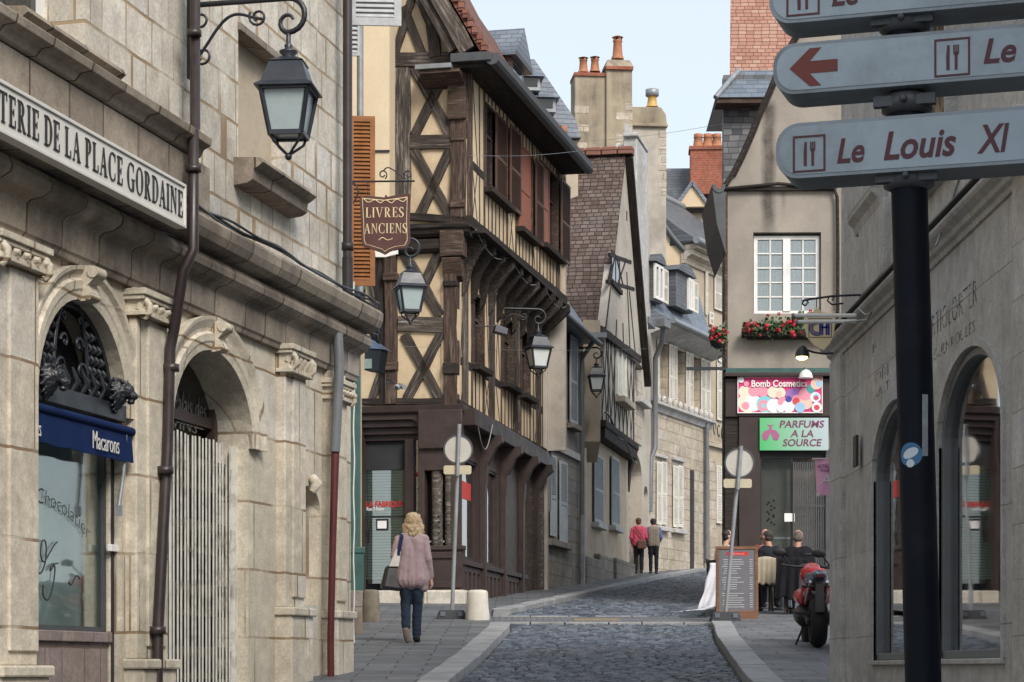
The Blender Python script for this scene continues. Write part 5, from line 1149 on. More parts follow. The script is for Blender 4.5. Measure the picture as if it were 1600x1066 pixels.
obj('sill_band', MB().sweepx([(.1, zs4 - .28), (-.04, zs4 - .28), (-.1, zs4 - .14), (-.22, zs4 - .08), (-.22, zs4), (.1, zs4 + .02)], -.1, c1_ + .1), M['stone_grey'], H4)
mb = MB()
for k in range(11): x = .3 + k * (c1_ - .5) / 10; mb.ball((x, -.12, zs4 + .12), (.08, .1, .14), 7, 5)
obj('sill_ornaments', mb, M['stone_white'], H4)
obj('eave_soffit', MB().sweepx([(-.75, ze4 + .02), (-.7, ze4 - .02), (.1, ze4 - .3), (.3, ze4 - .3), (.3, ze4 + .1), (-.75, ze4 + .12)], -.3, c1_ + .3), M['stone_grey'], H4)
obj('gutter', MB().tube([(-.35, -.82, ze4 + .1), (c1_ + .3, -.82, ze4 + .1)], .09, 8), M['zinc'], H4)
zm4 = F4.z(1060, 425)
prof = [(-.75, ze4 + .12), (-.2, ze4 + .45), (.15, ze4 + 1.0), (.42, zm4 - .2), (.5, zm4), (2.5, zm4 + .9), (2.5, ze4)]
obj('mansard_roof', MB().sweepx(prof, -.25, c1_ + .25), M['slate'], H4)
def dormer4(u0, um, u1, vt, vb, open_):
    a, m_, b = F4.s(u0, -.1), F4.s(um, -.35), F4.s(u1, -.35); zt_, zb_ = F4.z(um, vt, -.3), F4.z(um, vb, -.3)
    d_ = obj('dormer', MB().box(a + .2, b, -.25, 1.6, zb_, zt_ - .15), M['slate_dark'], H4)
    n = 8; P = [(a + .05 + (b - a) * i / n, zt_ - .15 + .3 * math.sin(math.pi * i / n)) for i in range(n + 1)]
    obj('dormer_roof', MB().panel([P], -.38, 1.5), M['slate_dark'], d_)
    w_ = window(d_, b - (b - m_), b - .08, zb_ + .06, zt_ - .2, -.27, 2, 1, M['white_paint'], fw=.09)
    shutter(d_, b - .1, b + .35, zb_ + .05, zt_ - .25, -.3, M['shut_white'])
dormer4(1011, 1026, 1040, 402, 470, True); dormer4(1046, 1078, 1087, 425, 487, False)
for (u0, u1, vt, vb) in ((1025, 1032.2, 722, 820), (1032.7, 1040, 722, 820), (1050.5, 1057.8, 728, 824), (1058.2, 1065.5, 728, 824)):
    a, b, c, d = F4.rect(u0, u1, vt, vb); shutter(H4, a, b, c, d, -.02, M['shut_white'])
for (u0, u1, v) in ((1024, 1041, 823), (1050, 1067, 827)): obj('window_sill', MB().box(F4.s(u0) - .05, F4.s(u1) + .1, -.15, .1, F4.z((u0 + u1) / 2, v + 7), F4.z((u0 + u1) / 2, v)), M['stone_grey'], H4, .02)
for (u0, u1, v) in ((1024, 1041, 716), (1050, 1067, 721)): obj('window_hood', MB().box(F4.s(u0), F4.s(u1), -.08, .1, F4.z((u0 + u1) / 2, v), F4.z((u0 + u1) / 2, v - 5)), M['stone_grey'], H4, .02)
dr4 = obj('door', MB().box(F4.s(1079), F4.s(1084), -.01, .1, 4.0, F4.z(1082, 735)), M['interior'], H4); obj('door_jamb', MB().box(F4.s(1084), F4.s(1092), -.03, .1, 4.0, F4.z(1088, 735)), M['stone_far'], dr4)
obj('drainpipe', MB().tube([F4.p(1037, 505, -.7), F4.p(1034, 535, -.5), F4.p(1024, 560, -.2), F4.p(1023.5, 700, -.15), F4.p(1017, 716, -.1), F4.p(1015.5, 800, -.1)], .085, 8).box(F4.s(1031, -.7), F4.s(1041, -.7), -.85, -.55, F4.z(1036, 512, -.7), F4.z(1036, 500, -.7)), M['pipe_grey'], H4)
obj('drainpipe', MB().tube([F4.p(1104.5, 655, -.1), F4.p(1104.5, 880, -.1)], .08, 8), M['pipe_grey'], H4)
# taller house beyond, its buff end wall and slate roof above the mansard
F5 = frame2(1070, 76.5, 1160, 81.5)
H5 = thing('cornice_house', 'taller buff house farther up the street with moulded cornice and louvred white shutters', 'house', F5)
f1 = F5.s(1160); zc5 = F5.z(1100, 405)
obj('wall', MB().box(0, f1, .02, .5, 3.5, zc5), M['plaster_far'], H5)
obj('cornice', MB().sweepx([(.1, zc5 - .45), (-.05, zc5 - .45), (-.12, zc5 - .25), (-.3, zc5 - .15), (-.34, zc5), (-.5, zc5 + .06), (-.5, zc5 + .2), (.1, zc5 + .2)], -.1, f1), M['stone_far'], H5)
obj('gutter', MB().tube([(-.3, -.55, zc5 + .28), (f1, -.55, zc5 + .28)], .13, 8), M['zinc'], H5)
zr5 = F5.z(1080, 326, 3.0)
FE = Frame(F5.world((0, 0, 0)).x, F5.world((0, 0, 0)).y, 1, -.18, F5.zb)
obj_in(FE, 'end_wall', MB().panel([[(FE.s(990), 4), (0, 4), (0, FE.z(1070, 398)), (FE.s(1052), FE.z(1052, 378)), (FE.s(1034), FE.z(1034, 352)), (FE.s(1018), FE.z(1018, 325)), (FE.s(1000), FE.z(1000, 300)), (FE.s(990), FE.z(990, 300))]], 0, .4), M['plaster_tan'], H5)
prof = [(-.6, zc5 + .25), (.2, zc5 + .8), (3.2, zr5), (3.2, zc5)]
obj('roof', MB().sweepx(prof, -.15, f1 + 2), M['slate_dark'], H5)
obj('ridge_capping', MB().tube([(-.2, 3.2, zr5 + .02), (f1 + 2, 3.2, zr5 + .02)], .14, 8), M['zinc'], H5)
# coping following the end wall's rake
obj_in(FE, 'verge', MB().tube([(FE.s(u), -.05, FE.z(u, v) + .12) for u, v in ((1070, 398), (1052, 378), (1034, 352), (1018, 325), (1000, 300))], .12, 6), M['zinc_dark'], H5)
for (u0, u1, vt, vb) in ((1101, 1104, 425, 492), (1115, 1131, 432, 486), (1107, 1113, 488, 508), (1119, 1126.5, 562, 657), (1127, 1134.5, 564, 658), (1118, 1126, 728, 818), (1128, 1136, 730, 820)):
    a, b, c, d = F5.rect(u0, u1, vt, vb); shutter(H5, a, b, c, d, -.03, M['shut_white'])
obj('string_course', MB().box(0, f1, -.12, .1, F5.z(1120, 700), F5.z(1120, 692)), M['stone_far'], H5)
obj('door_arch', MB().panel([archl(F5.s(1109), F5.s(1118), 4, F5.z(1113, 730), .3)], -.02, .1), M['stone_far'], H5)
mb = MB()
for k in range(8):
    t = k * .8; mb.tube([(F5.s(1112) + k * .38 + .12 * math.cos(a), -.12, F5.z(1120, 672) - k * .05 + .22 * math.sin(a)) for a in [q * .7 + t for q in range(8)]], .02, 4)
obj('iron_scroll_sign', mb, M['iron'], H5)
# distant slate roof with brick chimney
F6 = Frame((1040 - 800) / FPX * 86, 86, 1, -.05, zg(86))
H6 = thing('brick_chimney_house', 'farthest house, only its slate roof, small buff gable and red brick chimney showing', 'house', F6)
obj('wall', MB().box(F6.s(1030), F6.s(1180), .3, 6, 4.5, F6.z(1080, 322)), M['plaster_far'], H6)
obj('roof', MB().hexa([(F6.s(1025), 0, F6.z(1080, 330)), (F6.s(1180), 0, F6.z(1080, 330)), (F6.s(1180), 6, F6.z(1080, 330)), (F6.s(1025), 6, F6.z(1080, 330)), (F6.s(1041), 1.2, F6.z(1080, 263, 1.2)), (F6.s(1180), 1.2, F6.z(1080, 263, 1.2)), (F6.s(1180), 5, F6.z(1080, 263, 1.2)), (F6.s(1041), 5, F6.z(1080, 263, 1.2))]), M['slate_dark'], H6)
dg_ = obj('roof_gable', MB().panel([[(F6.s(1058, -.3), F6.z(1080, 323, -.3)), (F6.s(1106, -.3), F6.z(1080, 323, -.3)), (F6.s(1081, -.3), F6.z(1080, 290, -.3))]], -.3, 1), M['plaster_tan'], H6)
for (ua, va, ub, vb) in ((1057, 323, 1081, 289), (1106, 323, 1081, 289)): obj('gable_roof', MB().bar(F6.p(ua, va, .1), F6.p(ub, vb, .1), .12, 1.0), M['slate'], dg_)
c6 = obj('chimney', MB().box(F6.s(1079, -.5), F6.s(1130, -.5), -.2, .7, F6.z(1100, 305), F6.z(1100, 234)).box(F6.s(1077, -.5), F6.s(1131, -.5), -.26, .76, F6.z(1100, 236), F6.z(1100, 230)), M['brick_red'], H6, .015)
for u in (1091, 1106, 1120): chimney_pot(c6, F6.p(u, 231, .2), F6.z(u, 210, .2) - F6.z(u, 231, .2), .2, M['terracotta'], False)
# ---------------------------------------------------------------- right side: shop house facing down the street
FS = Frame((1133 - 800) / FPX * 42, 42, 1, -.015, zg(42))
SH = thing('perfume_shop_house', 'narrow grey rendered house facing down the street with dark brown shopfront and flowered window', 'house', FS)
def shop_wall_mat():
    m = m_plaster('grey_brown_render_with_soot_streak', (.33, .295, .25), (.27, .24, .205), amt=.5, stain=(.10, .09, .078)); n = N(m.node_tree); b = n.n['Principled BSDF']
    src = b.inputs['Base Color'].links[0].from_socket; co = n('TexCoord').outputs['Object']; sp = n('SeparateXYZ', {0: co})
    xs = n.math('ADD', sp.outputs[0], n.math('MULTIPLY', n.math('SUBTRACT', n.noise(co, 1.6, 4), .5), .14))
    def streak(x0, x1, z0, z1, soft=.06):
        a = n.ramp(xs, x0 - soft, x0 + soft); c = n.ramp(xs, x1 - soft, x1 + soft, 1, 0); e = n.ramp(sp.outputs[2], z0 - .3, z0 + .2); f = n.ramp(sp.outputs[2], z1 - .1, z1 + .1, 1, 0)
        return n.math('MULTIPLY', n.math('MULTIPLY', a, c), n.math('MULTIPLY', e, f))
    k = n.math('ADD', streak(FS.s(1192), FS.s(1211), FS.z(1200, 352) - FS.zb, FS.z(1200, 160) - FS.zb), n.math('MULTIPLY', streak(FS.s(1222), FS.s(1228), FS.z(1225, 320) - FS.zb, FS.z(1225, 293) - FS.zb, .03), .5))
    k = n.math('MULTIPLY', k, n.ramp(n.noise(co, 3, 6, .7), .3, .6, .45, .85))
    n.l.new(n.mix(k, src, c3((.045, .038, .032))), b.inputs['Base Color']); return m
zf5 = FS.z(1200, 584); wq = FS.rect(1177, 1283, 363, 490)
gab = [(1133, 584), (1133, 290), (1143, 275), (1158, 245), (1172, 213), (1186, 178), (1201, 145), (1216, 108), (1230, 80), (1246, 52), (1262, 38), (1285, -30), (1335, -180), (1385, -30), (1440, 52), (1440, 584)]
obj('wall', MB().panel([[(FS.s(u), FS.z(u, v)) for u, v in gab], rectl(*wq)], 0, .3), shop_wall_mat(), SH)
mb = MB(); mb.tube([(FS.s(u), -.05, FS.z(u, v)) for u, v in gab[1:13]], .055, 6); mb.tube([(FS.s(u) + .05, -.03, FS.z(u, v) + .0) for u, v in gab[2:13]], .04, 6)
obj('verge_strip', mb, M['timber_black'], SH)
mb = MB(); mb.box(FS.s(1128), FS.s(1306), -.09, .02, FS.z(1200, 299), FS.z(1200, 293)); mb.tube([(FS.s(u), -.1, FS.z(u, v)) for u, v in ((1130, 297), (1165, 294), (1215, 289), (1260, 293), (1302, 296), (1307, 310), (1308, 380), (1308, 480), (1307, 575))], .035, 6)
obj('cable_run', mb, M['timber_black'], SH)
obj('left_edge_pipe', MB().tube([(FS.s(1133.5), -.03, zf5), (FS.s(1133.5), -.03, FS.z(1133, 300))], .04, 6), M['timber_rust'], SH)
mb = MB(); ga = FS.s(1113, -.3); gb_ = FS.s(1134, -.3)
mb.sweep([(-.07, -.3), (0, -.3), (0, 2.5), (-.07, 2.5)], [(ga + (gb_ - ga) * .5 + .13 * math.cos(t), FS.z(1124, 288, -.3) + .16 * math.sin(t), math.cos(t), math.sin(t)) for t in [math.pi * (1 + i / 8) for i in range(9)]])
mb.panel([[(ga, FS.z(1124, 292, -.3)), (gb_, FS.z(1124, 300, -.3)), (gb_, FS.z(1130, 395, -.3)), (ga + .09, FS.z(1118, 350, -.3))]], -.28, 2.4)
obj('eave_gutter', mb, M['zinc_dark'], SH)
obj('side_wall', MB().hexa([(FS.s(1133) + .02, .31, 2), (FS.s(1440), .31, 2), (FS.s(1440), 9, 2), (FS.s(1133) + 2.2, 9, 2), (FS.s(1133) + .02, .31, 11), (FS.s(1440), .31, 11), (FS.s(1440), 9, 11), (FS.s(1133) + 2.2, 9, 11)]), M['plaster_grey'], SH)
wn_ = window(SH, wq[0] + .02, wq[1] - .02, wq[2], wq[3] - .05, .16, 1, 1, fw=.07)
wmid = (wq[0] + wq[1]) / 2; mb = MB()
mb.box(wmid - .07, wmid + .07, .08, .15, wq[2] + .06, wq[3] - .11)
for a, b in ((wq[0] + .09, wmid - .07), (wmid + .07, wq[1] - .09)):
    mb.box((a + b) / 2 - .012, (a + b) / 2 + .012, .11, .155, wq[2] + .06, wq[3] - .11)
    for j in range(1, 5): z = wq[2] + .06 + (wq[3] - .17 - wq[2]) * j / 5; mb.box(a, b, .11, .155, z - .012, z + .012)
obj('glazing_bars', mb, M['white_paint'], wn_)
wn_.children[0].data.materials[0] = M['clear']
mb = MB()
for side in (-1, 1):
    n = 26; V = []; Fc = []
    for j in range(12):
        t = j / 11; z = wq[3] - .05 + (wq[2] - wq[3]) * t; inner = .06 + .42 * max(0, t - .15) ** 1.1
        for i in range(n + 1):
            x = wmid + side * (inner * .62 + (.66 - inner * .62) * i / n); V.append((x, .32 + .022 * math.sin(i * 1.9), z))
    for j in range(11):
        for i in range(n): k = j * (n + 1) + i; Fc.append((k, k + 1, k + n + 2, k + n + 1))
    mb.add(V, Fc, True)
obj('curtain', mb, m_plain('grey_blue_curtain', (.30, .34, .35), .9, .1, 5), wn_)
obj('room_backing', MB().box(wq[0] - .1, wq[1] + .1, .6, .65, wq[2] - .1, wq[3] + .1), M['interior'], wn_)
obj('window_ledge', MB().box(wq[0] - .12, wq[1] + .12, -.22, .05, FS.z(1230, 531), FS.z(1230, 523)), M['timber_black'], SH, .01)
# ground floor front
obj('fascia', MB().box(FS.s(1133), FS.s(1440), -.06, .3, FS.z(1200, 652), FS.z(1200, 592)).box(FS.s(1131), FS.s(1440), -.2, .3, FS.z(1200, 590), FS.z(1200, 584)), M['brown_dark'], SH, .01)
obj('fascia_green_strip', MB().box(FS.s(1133), FS.s(1440), -.16, .0, FS.z(1200, 583.6), FS.z(1200, 577)), M['green_paint'], SH)
sg0 = FS.s(1187); mzb = FS.zb - .2
obj('shopfront_pier', MB().box(FS.s(1154), sg0, -.05, .3, mzb, FS.z(1200, 652)).box(FS.s(1152), FS.s(1298), -.07, -.0, FS.z(1200, 651.5), FS.z(1200, 646)), M['brown_dark'], SH, .01)
obj('rubble_strip', MB().hexa([(FS.s(1133), .0, mzb), (FS.s(1154), .0, mzb), (FS.s(1154), .3, mzb), (FS.s(1133), .3, mzb), (FS.s(1133), .0, FS.z(1140, 592)), (FS.s(1154), .0, FS.z(1140, 592)), (FS.s(1154), .3, FS.z(1140, 592)), (FS.s(1133), .3, FS.z(1140, 592))]), M['timber_black'], SH)
sv = obj('shop_window', MB().panel([rectl(sg0, FS.s(1300), mzb, FS.z(1240, 702)), rectl(sg0 + .04, FS.s(1236), FS.z(1210, 868), FS.z(1240, 716)), rectl(FS.s(1239), FS.s(1290), mzb + .1, FS.z(1240, 716))], .05, .12), M['interior'], SH)
obj('glass', MB().box(sg0, FS.s(1237), .09, .095, FS.z(1210, 868), FS.z(1240, 714)), M['clear_soft'], sv)
obj('shop_backing', MB().box(sg0 - .2, FS.s(1310), 1.4, 1.5, mzb, FS.z(1240, 700)), m_plain('dim_shop_wall', (.03, .036, .038), .9, .3, 2), sv)
mb = MB()
for v in (838, 868): mb.box(FS.s(1212), FS.s(1240), .3, .7, FS.z(1225, v + 3), FS.z(1225, v))
obj('display_shelf', mb, M['white_paint'], sv)
rr = random.Random(8)
for k in range(9):
    v = rr.choice((838, 868)); p = FS.p(rr.uniform(1214, 1238), v, .45); h = rr.uniform(.12, .22)
    obj('perfume_bottle', MB().lathe([(.035, 0), (.04, .02), (.04, h * .6), (.012, h * .7), (.012, h)], p, 8), M[rr.choice(('black', 'glass', 'interior', 'zinc'))], sv)
obj('notice', MB().box(FS.s(1226), FS.s(1242), .03, .049, FS.z(1234, 815), FS.z(1234, 802)), M['white'], sv)
mb = MB()
for i in range(14): a = i * .7; mb.ball((FS.s(1207) + .07 * math.cos(a * 2), .35, FS.z(1207, 818) + i * .035), (.06, .05, .05), 7, 5)
obj('dried_garland', mb, m_plain('dark_magenta_dried_flowers', (.08, .02, .05), .9, .4, 20), sv)
mb = MB(); x0_, x1_ = FS.s(1240), FS.s(1290)
for i in range(15): x = x0_ + (x1_ - x0_) * i / 14; mb.bar((x, .02 + .02 * (i % 2), mzb), (x, .02 + .02 * (i % 2), FS.z(1260, 722)), .022, .02)
for z in (FS.z(1260, 790), FS.z(1260, 860)):
    for i in range(14): x = x0_ + (x1_ - x0_) * i / 14; mb.bar((x, .01, z - .05), (x + (x1_ - x0_) / 14, .01, z + .05), .012, .008)
obj('folding_grille', mb, M['zinc_dark'], SH)
obj('door_post', MB().box(FS.s(1290), FS.s(1297), -.02, .1, mzb, FS.z(1290, 704)), M['zinc_dark'], SH)
obj('red_door_post', MB().box(FS.s(1299), FS.s(1308), -.04, .2, mzb, FS.z(1290, 690)), M['red_paint'], SH, .01)
# signs on it
def sign_frame(F, u, v, y, name, label, cat, group=None):
    p = F.p(u, v, y); return thing(name, label, cat, None, F.world(p), F.rot(), group), p
def rel(F, p0, u, v, y=None):
    q = F.p(u, v, p0.y); return q.x - p0.x, q.z - p0.z
def m_col(name, col, rough=.45): return m_plain(name, col, rough, .05, 6)
C = {k: m_col(k + '_print', v) for k, v in {'pink': (.62, .03, .17), 'rose': (.75, .28, .36), 'cream': (.72, .66, .52), 'aqua': (.20, .55, .62), 'violet': (.32, .15, .45), 'navy': (.05, .06, .28), 'peach': (.75, .5, .4), 'pale': (.72, .76, .8), 'scarlet': (.6, .06, .07), 'sky': (.3, .5, .7), 'teal': (.05, .3, .3)}.items()}
bs, p0 = sign_frame(FS, 1218, 617, -.10, 'shop_sign', 'bright pink shop sign covered with pictures of bath bombs, above the green sign', 'sign')
def R_(u, v): return rel(FS, p0, u, v)
def obx(name, par, x0, x1, z0, z1, y0, y1, mat, bev=0): return obj(name, MB().box(x0, x1, y0, y1, z0, z1), mat, par, bev)
a, b = R_(1153, 645), R_(1284.5, 589)
obx('panel', bs, a[0], b[0], a[1], b[1], 0, .035, C['pink'], .004)
obj('sign_frame', MB().panel([rectl(a[0] - .01, b[0] + .01, a[1] - .01, b[1] + .01), rectl(a[0] + .008, b[0] - .008, a[1] + .008, b[1] - .008)], -.012, .034), M['white_paint'], bs)
def disc(par, x, z, r, mat, y, sq=1.0, name='bath_bomb'):
    x = min(max(x, a[0] + r), b[0] - r); z = min(max(z, a[1] + r * sq), b[1] - r * sq)
    return obj(name, MB().panel([[(x + r * math.cos(t), z + r * sq * math.sin(t)) for t in [i * math.pi / 10 for i in range(20)]]], y, y + .004), mat, par)
P_ = [(1160, 632, 16, 'cream'), (1163, 612, 9, 'cream'), (1177, 630, 13, 'pale'), (1192, 612, 9, 'rose'), (1178, 611, 9, 'rose'), (1165, 634, 6, 'rose'), (1195, 635, 13, 'aqua'), (1193, 634, 9, 'rose'), (1193, 634, 3.5, 'aqua'), (1209, 636, 11, 'pale'), (1208, 613, 9, 'cream'), (1219, 614, 8.5, 'cream'), (1217, 616, 5, 'peach'), (1223, 628, 8, 'rose'), (1232, 636, 10, 'pale'), (1236, 617, 9, 'violet'), (1242, 615, 9, 'violet'), (1232, 624, 5, 'navy'), (1246, 626, 9, 'rose'), (1244, 627, 5.5, 'scarlet'), (1259, 630, 10, 'peach'), (1258, 616, 10, 'rose'), (1267, 608, 7, 'teal'), (1276, 600, 9, 'peach'), (1280, 600, 5, 'sky'), (1274, 621, 8, 'pale'), (1275, 621, 5.5, 'sky'), (1275, 622, 3.5, 'scarlet'), (1276, 637, 8, 'pale'), (1276, 637, 4.5, 'scarlet'), (1158, 594, 4.5, 'pale'), (1166, 600, 4, 'rose'), (1250, 638, 8, 'sky'), (1220, 640, 6, 'pale')]
for i, (u, v, r, c) in enumerate(P_): x, z = R_(u, v); disc(bs, x, z, r * 42 / FPX, C[c], -.004 - .0005 * i)
a2, b2 = R_(1174, 605), R_(1261, 594); lettering('Bomb Cosmetics', a2[0], b2[0], a2[1], b2[1], -.026, M['white'], bs, w=.02)
def grad_mat():
    m, n, bb = new_mat('green_to_grey_print'); co = n('TexCoord').outputs['Object']; sp = n('SeparateXYZ', {0: co})
    f = n.noise(co, 4, 3); k = n.ramp(n.math('ADD', sp.outputs[0], n.math('MULTIPLY', n.math('ADD', f, sp.outputs[2]), .3)), -.55, .75); setb(n, bb, n.mix(k, c3((.07, .42, .13)), c3((.42, .50, .52))), .4); return m
ps, p0 = sign_frame(FS, 1240, 678, -.10, 'shop_sign', 'green shop sign with purple hand-drawn capitals and a bottle emblem, over the dark shop window', 'sign')
a, b = R_(1187, 704), R_(1294.5, 653); obx('panel', ps, a[0], b[0], a[1], b[1], 0, .035, grad_mat(), .004)
C['purple'] = m_col('purple_print', (.17, .045, .10)); C['mauve'] = m_col('mauve_print', (.34, .10, .22))
for t, u0, u1, v0, v1 in (('PARFUMS', 1218, 1288, 657, 668.5), ('A LA', 1235, 1271, 672, 683), ('SOURCE', 1223, 1284, 686, 697.5)):
    q, r = R_(u0, v1), R_(u1, v0); lettering(t, q[0], r[0], q[1], r[1], -.006, C['purple'], ps, w=.018, shear=.15)
q = [R_(u, v) for u, v in ((1199, 664), (1209, 664), (1206, 666), (1206, 671), (1213, 673), (1218, 680), (1216, 687), (1212, 689), (1208, 686), (1204, 676), (1200, 686), (1196, 689), (1192, 686), (1190, 680), (1194, 674), (1202, 671), (1202, 666))]
obj('bottle_emblem', MB().panel([q], -.006, 0), C['mauve'], ps)
# flowers
def flowers(name, label, loc, rz, w_, h_, d_, n, seed, cat='flowers', trail=.3):
    o = thing(name, label, cat, None, loc, rz); r_ = random.Random(seed); L = MB(); Bl = MB()
    for i in range(n * 22):
        x = r_.uniform(-w_, w_); t = r_.random(); z = r_.gauss(.05, .5) * h_ * (1 - .4 * abs(x / w_)); y = r_.uniform(-d_, d_ * .4)
        c = Vector((x, y, z)); s_ = r_.uniform(.022, .045); ax = Vector((r_.gauss(0, 1), r_.gauss(0, 1), r_.gauss(0, 1))).normalized(); e1 = ax.orthogonal().normalized() * s_; e2 = ax.cross(e1)
        L.add([c - e1, c - e1 * .3 + e2 * .8, c + e1 * .6 + e2 * .6, c + e1, c + e1 * .5 - e2 * .7, c - e1 * .4 - e2 * .8], [(0, 1, 2, 3, 4, 5)])
    for i in range(n):
        x = r_.uniform(-w_, w_); z = r_.gauss(.1, .5) * h_; c = Vector((x, -d_ * r_.uniform(.5, 1.1), z)); R0 = r_.uniform(.03, .06)
        for k in range(14):
            q = Vector((r_.gauss(0, 1), r_.gauss(-.4, .8), r_.gauss(0, 1))).normalized(); p = c + q * R0 * .8; e1 = q.orthogonal().normalized() * R0 * .5; e2 = q.cross(e1)
            Bl.add([p - e1, p + e2, p + e1, p - e2], [(0, 1, 2, 3)])
    obj('leaves', L, M['leaf'], o, recalc=False); obj('blossoms', Bl, M['blossom'], o, recalc=False); return o
M['leaf'] = m_plain('geranium_leaf', (.045, .09, .03), .6, .35, 14); M['blossom'] = m_plain('red_geranium_petal', (.42, .022, .035), .6, .3, 25)
fp = FS.world(FS.p(1207, 515, -.22)); fb = flowers('geraniums', 'red geraniums spilling from the box on the white window ledge', fp, FS.rot(), .56, .19, .16, 24, 4)
obj('flower_box', MB().box(-.58, .62, -.08, .14, -.14, .0), M['timber_black'], fb, .01)
fp = FS.world(FS.p(1255, 500, -.2)); flowers('geraniums', 'small upright red geranium at the right end of the window ledge', fp, FS.rot(), .2, .12, .1, 7, 9)
fp = FS.world(FS.p(1122, 527, -.2)); hb = flowers('hanging_flowers', 'round hanging basket of dark red flowers at the left corner of the grey house', fp, 0, .16, .2, .16, 14, 5)
obj('basket', MB().lathe([(.05, -.22), (.14, -.15), (.17, -.05)], (0, 0, 0), 12).bar((.0, 0, .1), (.14, .1, .3), .015), M['iron'], hb)
br = thing('iron_bracket', 'plain black iron bar sticking out left of the grey shop house', 'bracket', None, FS.world(FS.p(1134, 576, -.1)), FS.rot())
obj('bar', MB().box(-.75, 0, -.02, .02, -.03, .03), M['iron'], br); obj('scroll', MB().tube([(-.08 + .10 * math.exp(-t * .12) * math.cos(t), 0, .16 + .10 * math.exp(-t * .12) * math.sin(t)) for t in [i * .5 for i in range(16)]], .012, 5), M['iron'], br)
sp_ = thing('sign_lamp', 'small grey hooded lamp at the top right of the pink sign', 'lamp', None, FS.world(FS.p(1259, 586, -.3)), FS.rot())
obj('hood', MB().lathe([(.14, -.06), (.11, .04), (.06, .09), (.02, .1)], (0, 0, 0), 14), M['white_paint'], sp_); obj('arm', MB().tube([(0, 0, .1), (0, .1, .16), (0, .3, .14)], .015, 6), M['zinc'], sp_)
# ---------------------------------------------------------------- tall tiled roof and slate turret behind the shop house
FT = Frame((1125 - 800) / FPX * 47, 47, 1, -.02, zg(47))
TH = thing('tall_tiled_house', 'tall house behind the grey gable with steep pale red tile roof and dark slate-hung turret', 'house', FT)
obj('wall', MB().box(FT.s(1131), FT.s(1500), .1, .5, 3, FT.z(1160, 115)).box(FT.s(1150, 6), FT.s(1500), .5, 6, 3, FT.z(1160, 115)), M['slate_hung'], TH)
obj('turret_roof', MB().hexa([(FT.s(1118, -.4), -.4, FT.z(1160, 152, -.4)), (FT.s(1215, -.4), -.4, FT.z(1160, 152, -.4)), (FT.s(1215), 3, FT.z(1160, 152)), (FT.s(1118), 3, FT.z(1160, 152)), (FT.s(1157), .35, FT.z(1160, 103)), (FT.s(1215), .35, FT.z(1160, 103)), (FT.s(1215), 3, FT.z(1160, 103)), (FT.s(1157), 3, FT.z(1160, 103))]), M['slate'], TH)
obj('turret_hip', MB().tube([(FT.s(1118, -.4), -.42, FT.z(1118, 153, -.4)), (FT.s(1140, -.1), -.05, FT.z(1140, 128)), (FT.s(1157), .33, FT.z(1157, 104))], .06, 6), M['zinc'], TH)
obj('turret_eave', MB().box(FT.s(1119, -.35), FT.s(1215), -.36, .2, FT.z(1160, 161, -.35), FT.z(1160, 152.5, -.35)), M['timber_rust'], TH)
obj('roof', MB().hexa([(FT.s(1140, .6), .6, FT.z(1160, 135, .6)), (FT.s(1560), .6, FT.z(1160, 135, .6)), (FT.s(1560), 9, FT.z(1160, 135)), (FT.s(1146, 9), 9, FT.z(1160, 135)), (FT.s(1142, 3.2), 3.2, FT.z(1160, -140)), (FT.s(1560), 3.2, FT.z(1160, -140)), (FT.s(1560), 5, FT.z(1160, -140)), (FT.s(1146, 5), 5, FT.z(1160, -140))]), M['tile_pink'], TH)
# ---------------------------------------------------------------- near right building
FR = Frame(3.097, 21.1, 0, -1, zg(17))
RB = thing('grey_rendered_building', 'grey rendered corner building with two tall arched shop windows under a moulded cornice', 'building', FR)
zc0, zc1 = 4.54, 4.69; sP = FR.s(1581, -.13)
aw1 = (FR.s(1467), FR.s(1568), 1.67, 3.2, .57); aw2 = (FR.s(1365), FR.s(1365) + 2.1, 1.67, 3.2, .57)
obj('wall', MB().panel([rectl(0, 24, -.6, zc0)] + [archl(*a_, n=24) for a_ in (aw1, aw2)], 0, .4), M['stone_grey'], RB)
obj('corner_pilaster', MB().box(-.03, .62, -.05, .02, .9, zc0 - .01), M['stone_grey'], RB, .012); obj('plinth', MB().box(-.08, sP - .01, -.09, .02, .4, 1.34).box(sP + .86, 24, -.09, .02, -.6, 1.2), M['stone_grey'], RB, .02)
obj('end_wall', MB().box(-.001, .4, .41, 6, .4, 9.5), M['stone_grey'], RB)
obj('upper_wall', MB().box(.12, 24, .04, .45, zc1, 9.5), M['stone_grey'], RB)
obj('cornice', MB().sweepx([(.1, zc0), (-.02, zc0), (-.03, zc0 + .035), (-.06, zc0 + .05), (-.07, zc0 + .08), (-.12, zc0 + .11), (-.135, zc0 + .13), (-.14, zc1), (-.12, zc1 + .02), (.1, zc1 + .04)], -.12, sP).sweepx([(.1, zc0), (-.02, zc0), (-.03, zc0 + .035), (-.06, zc0 + .05), (-.07, zc0 + .08), (-.12, zc0 + .11), (-.135, zc0 + .13), (-.14, zc1), (-.12, zc1 + .02), (.1, zc1 + .04)], sP + .9, 24), M['stone_grey'], RB, .005)
obj('cornice_flashing', MB().box(-.13, sP, -.15, .05, zc1 + .042, zc1 + .055), M['zinc_dark'], RB)
ph = obj('stone_pilaster', MB().box(sP, sP + .85, -.13, .02, -.2, zc0 - .01), M['stone_white'], RB, .01); obj('pilaster_cap', MB().box(sP - .06, sP + .91, -.28, .02, zc0 - .005, zc0 + .14).box(sP - .1, sP + .95, -.34, .02, zc0 + .14, zc1 + .02).box(sP - .03, sP + .88, -.2, .02, zc1 + .02, zc1 + .35), M['stone_white'], ph, .01)
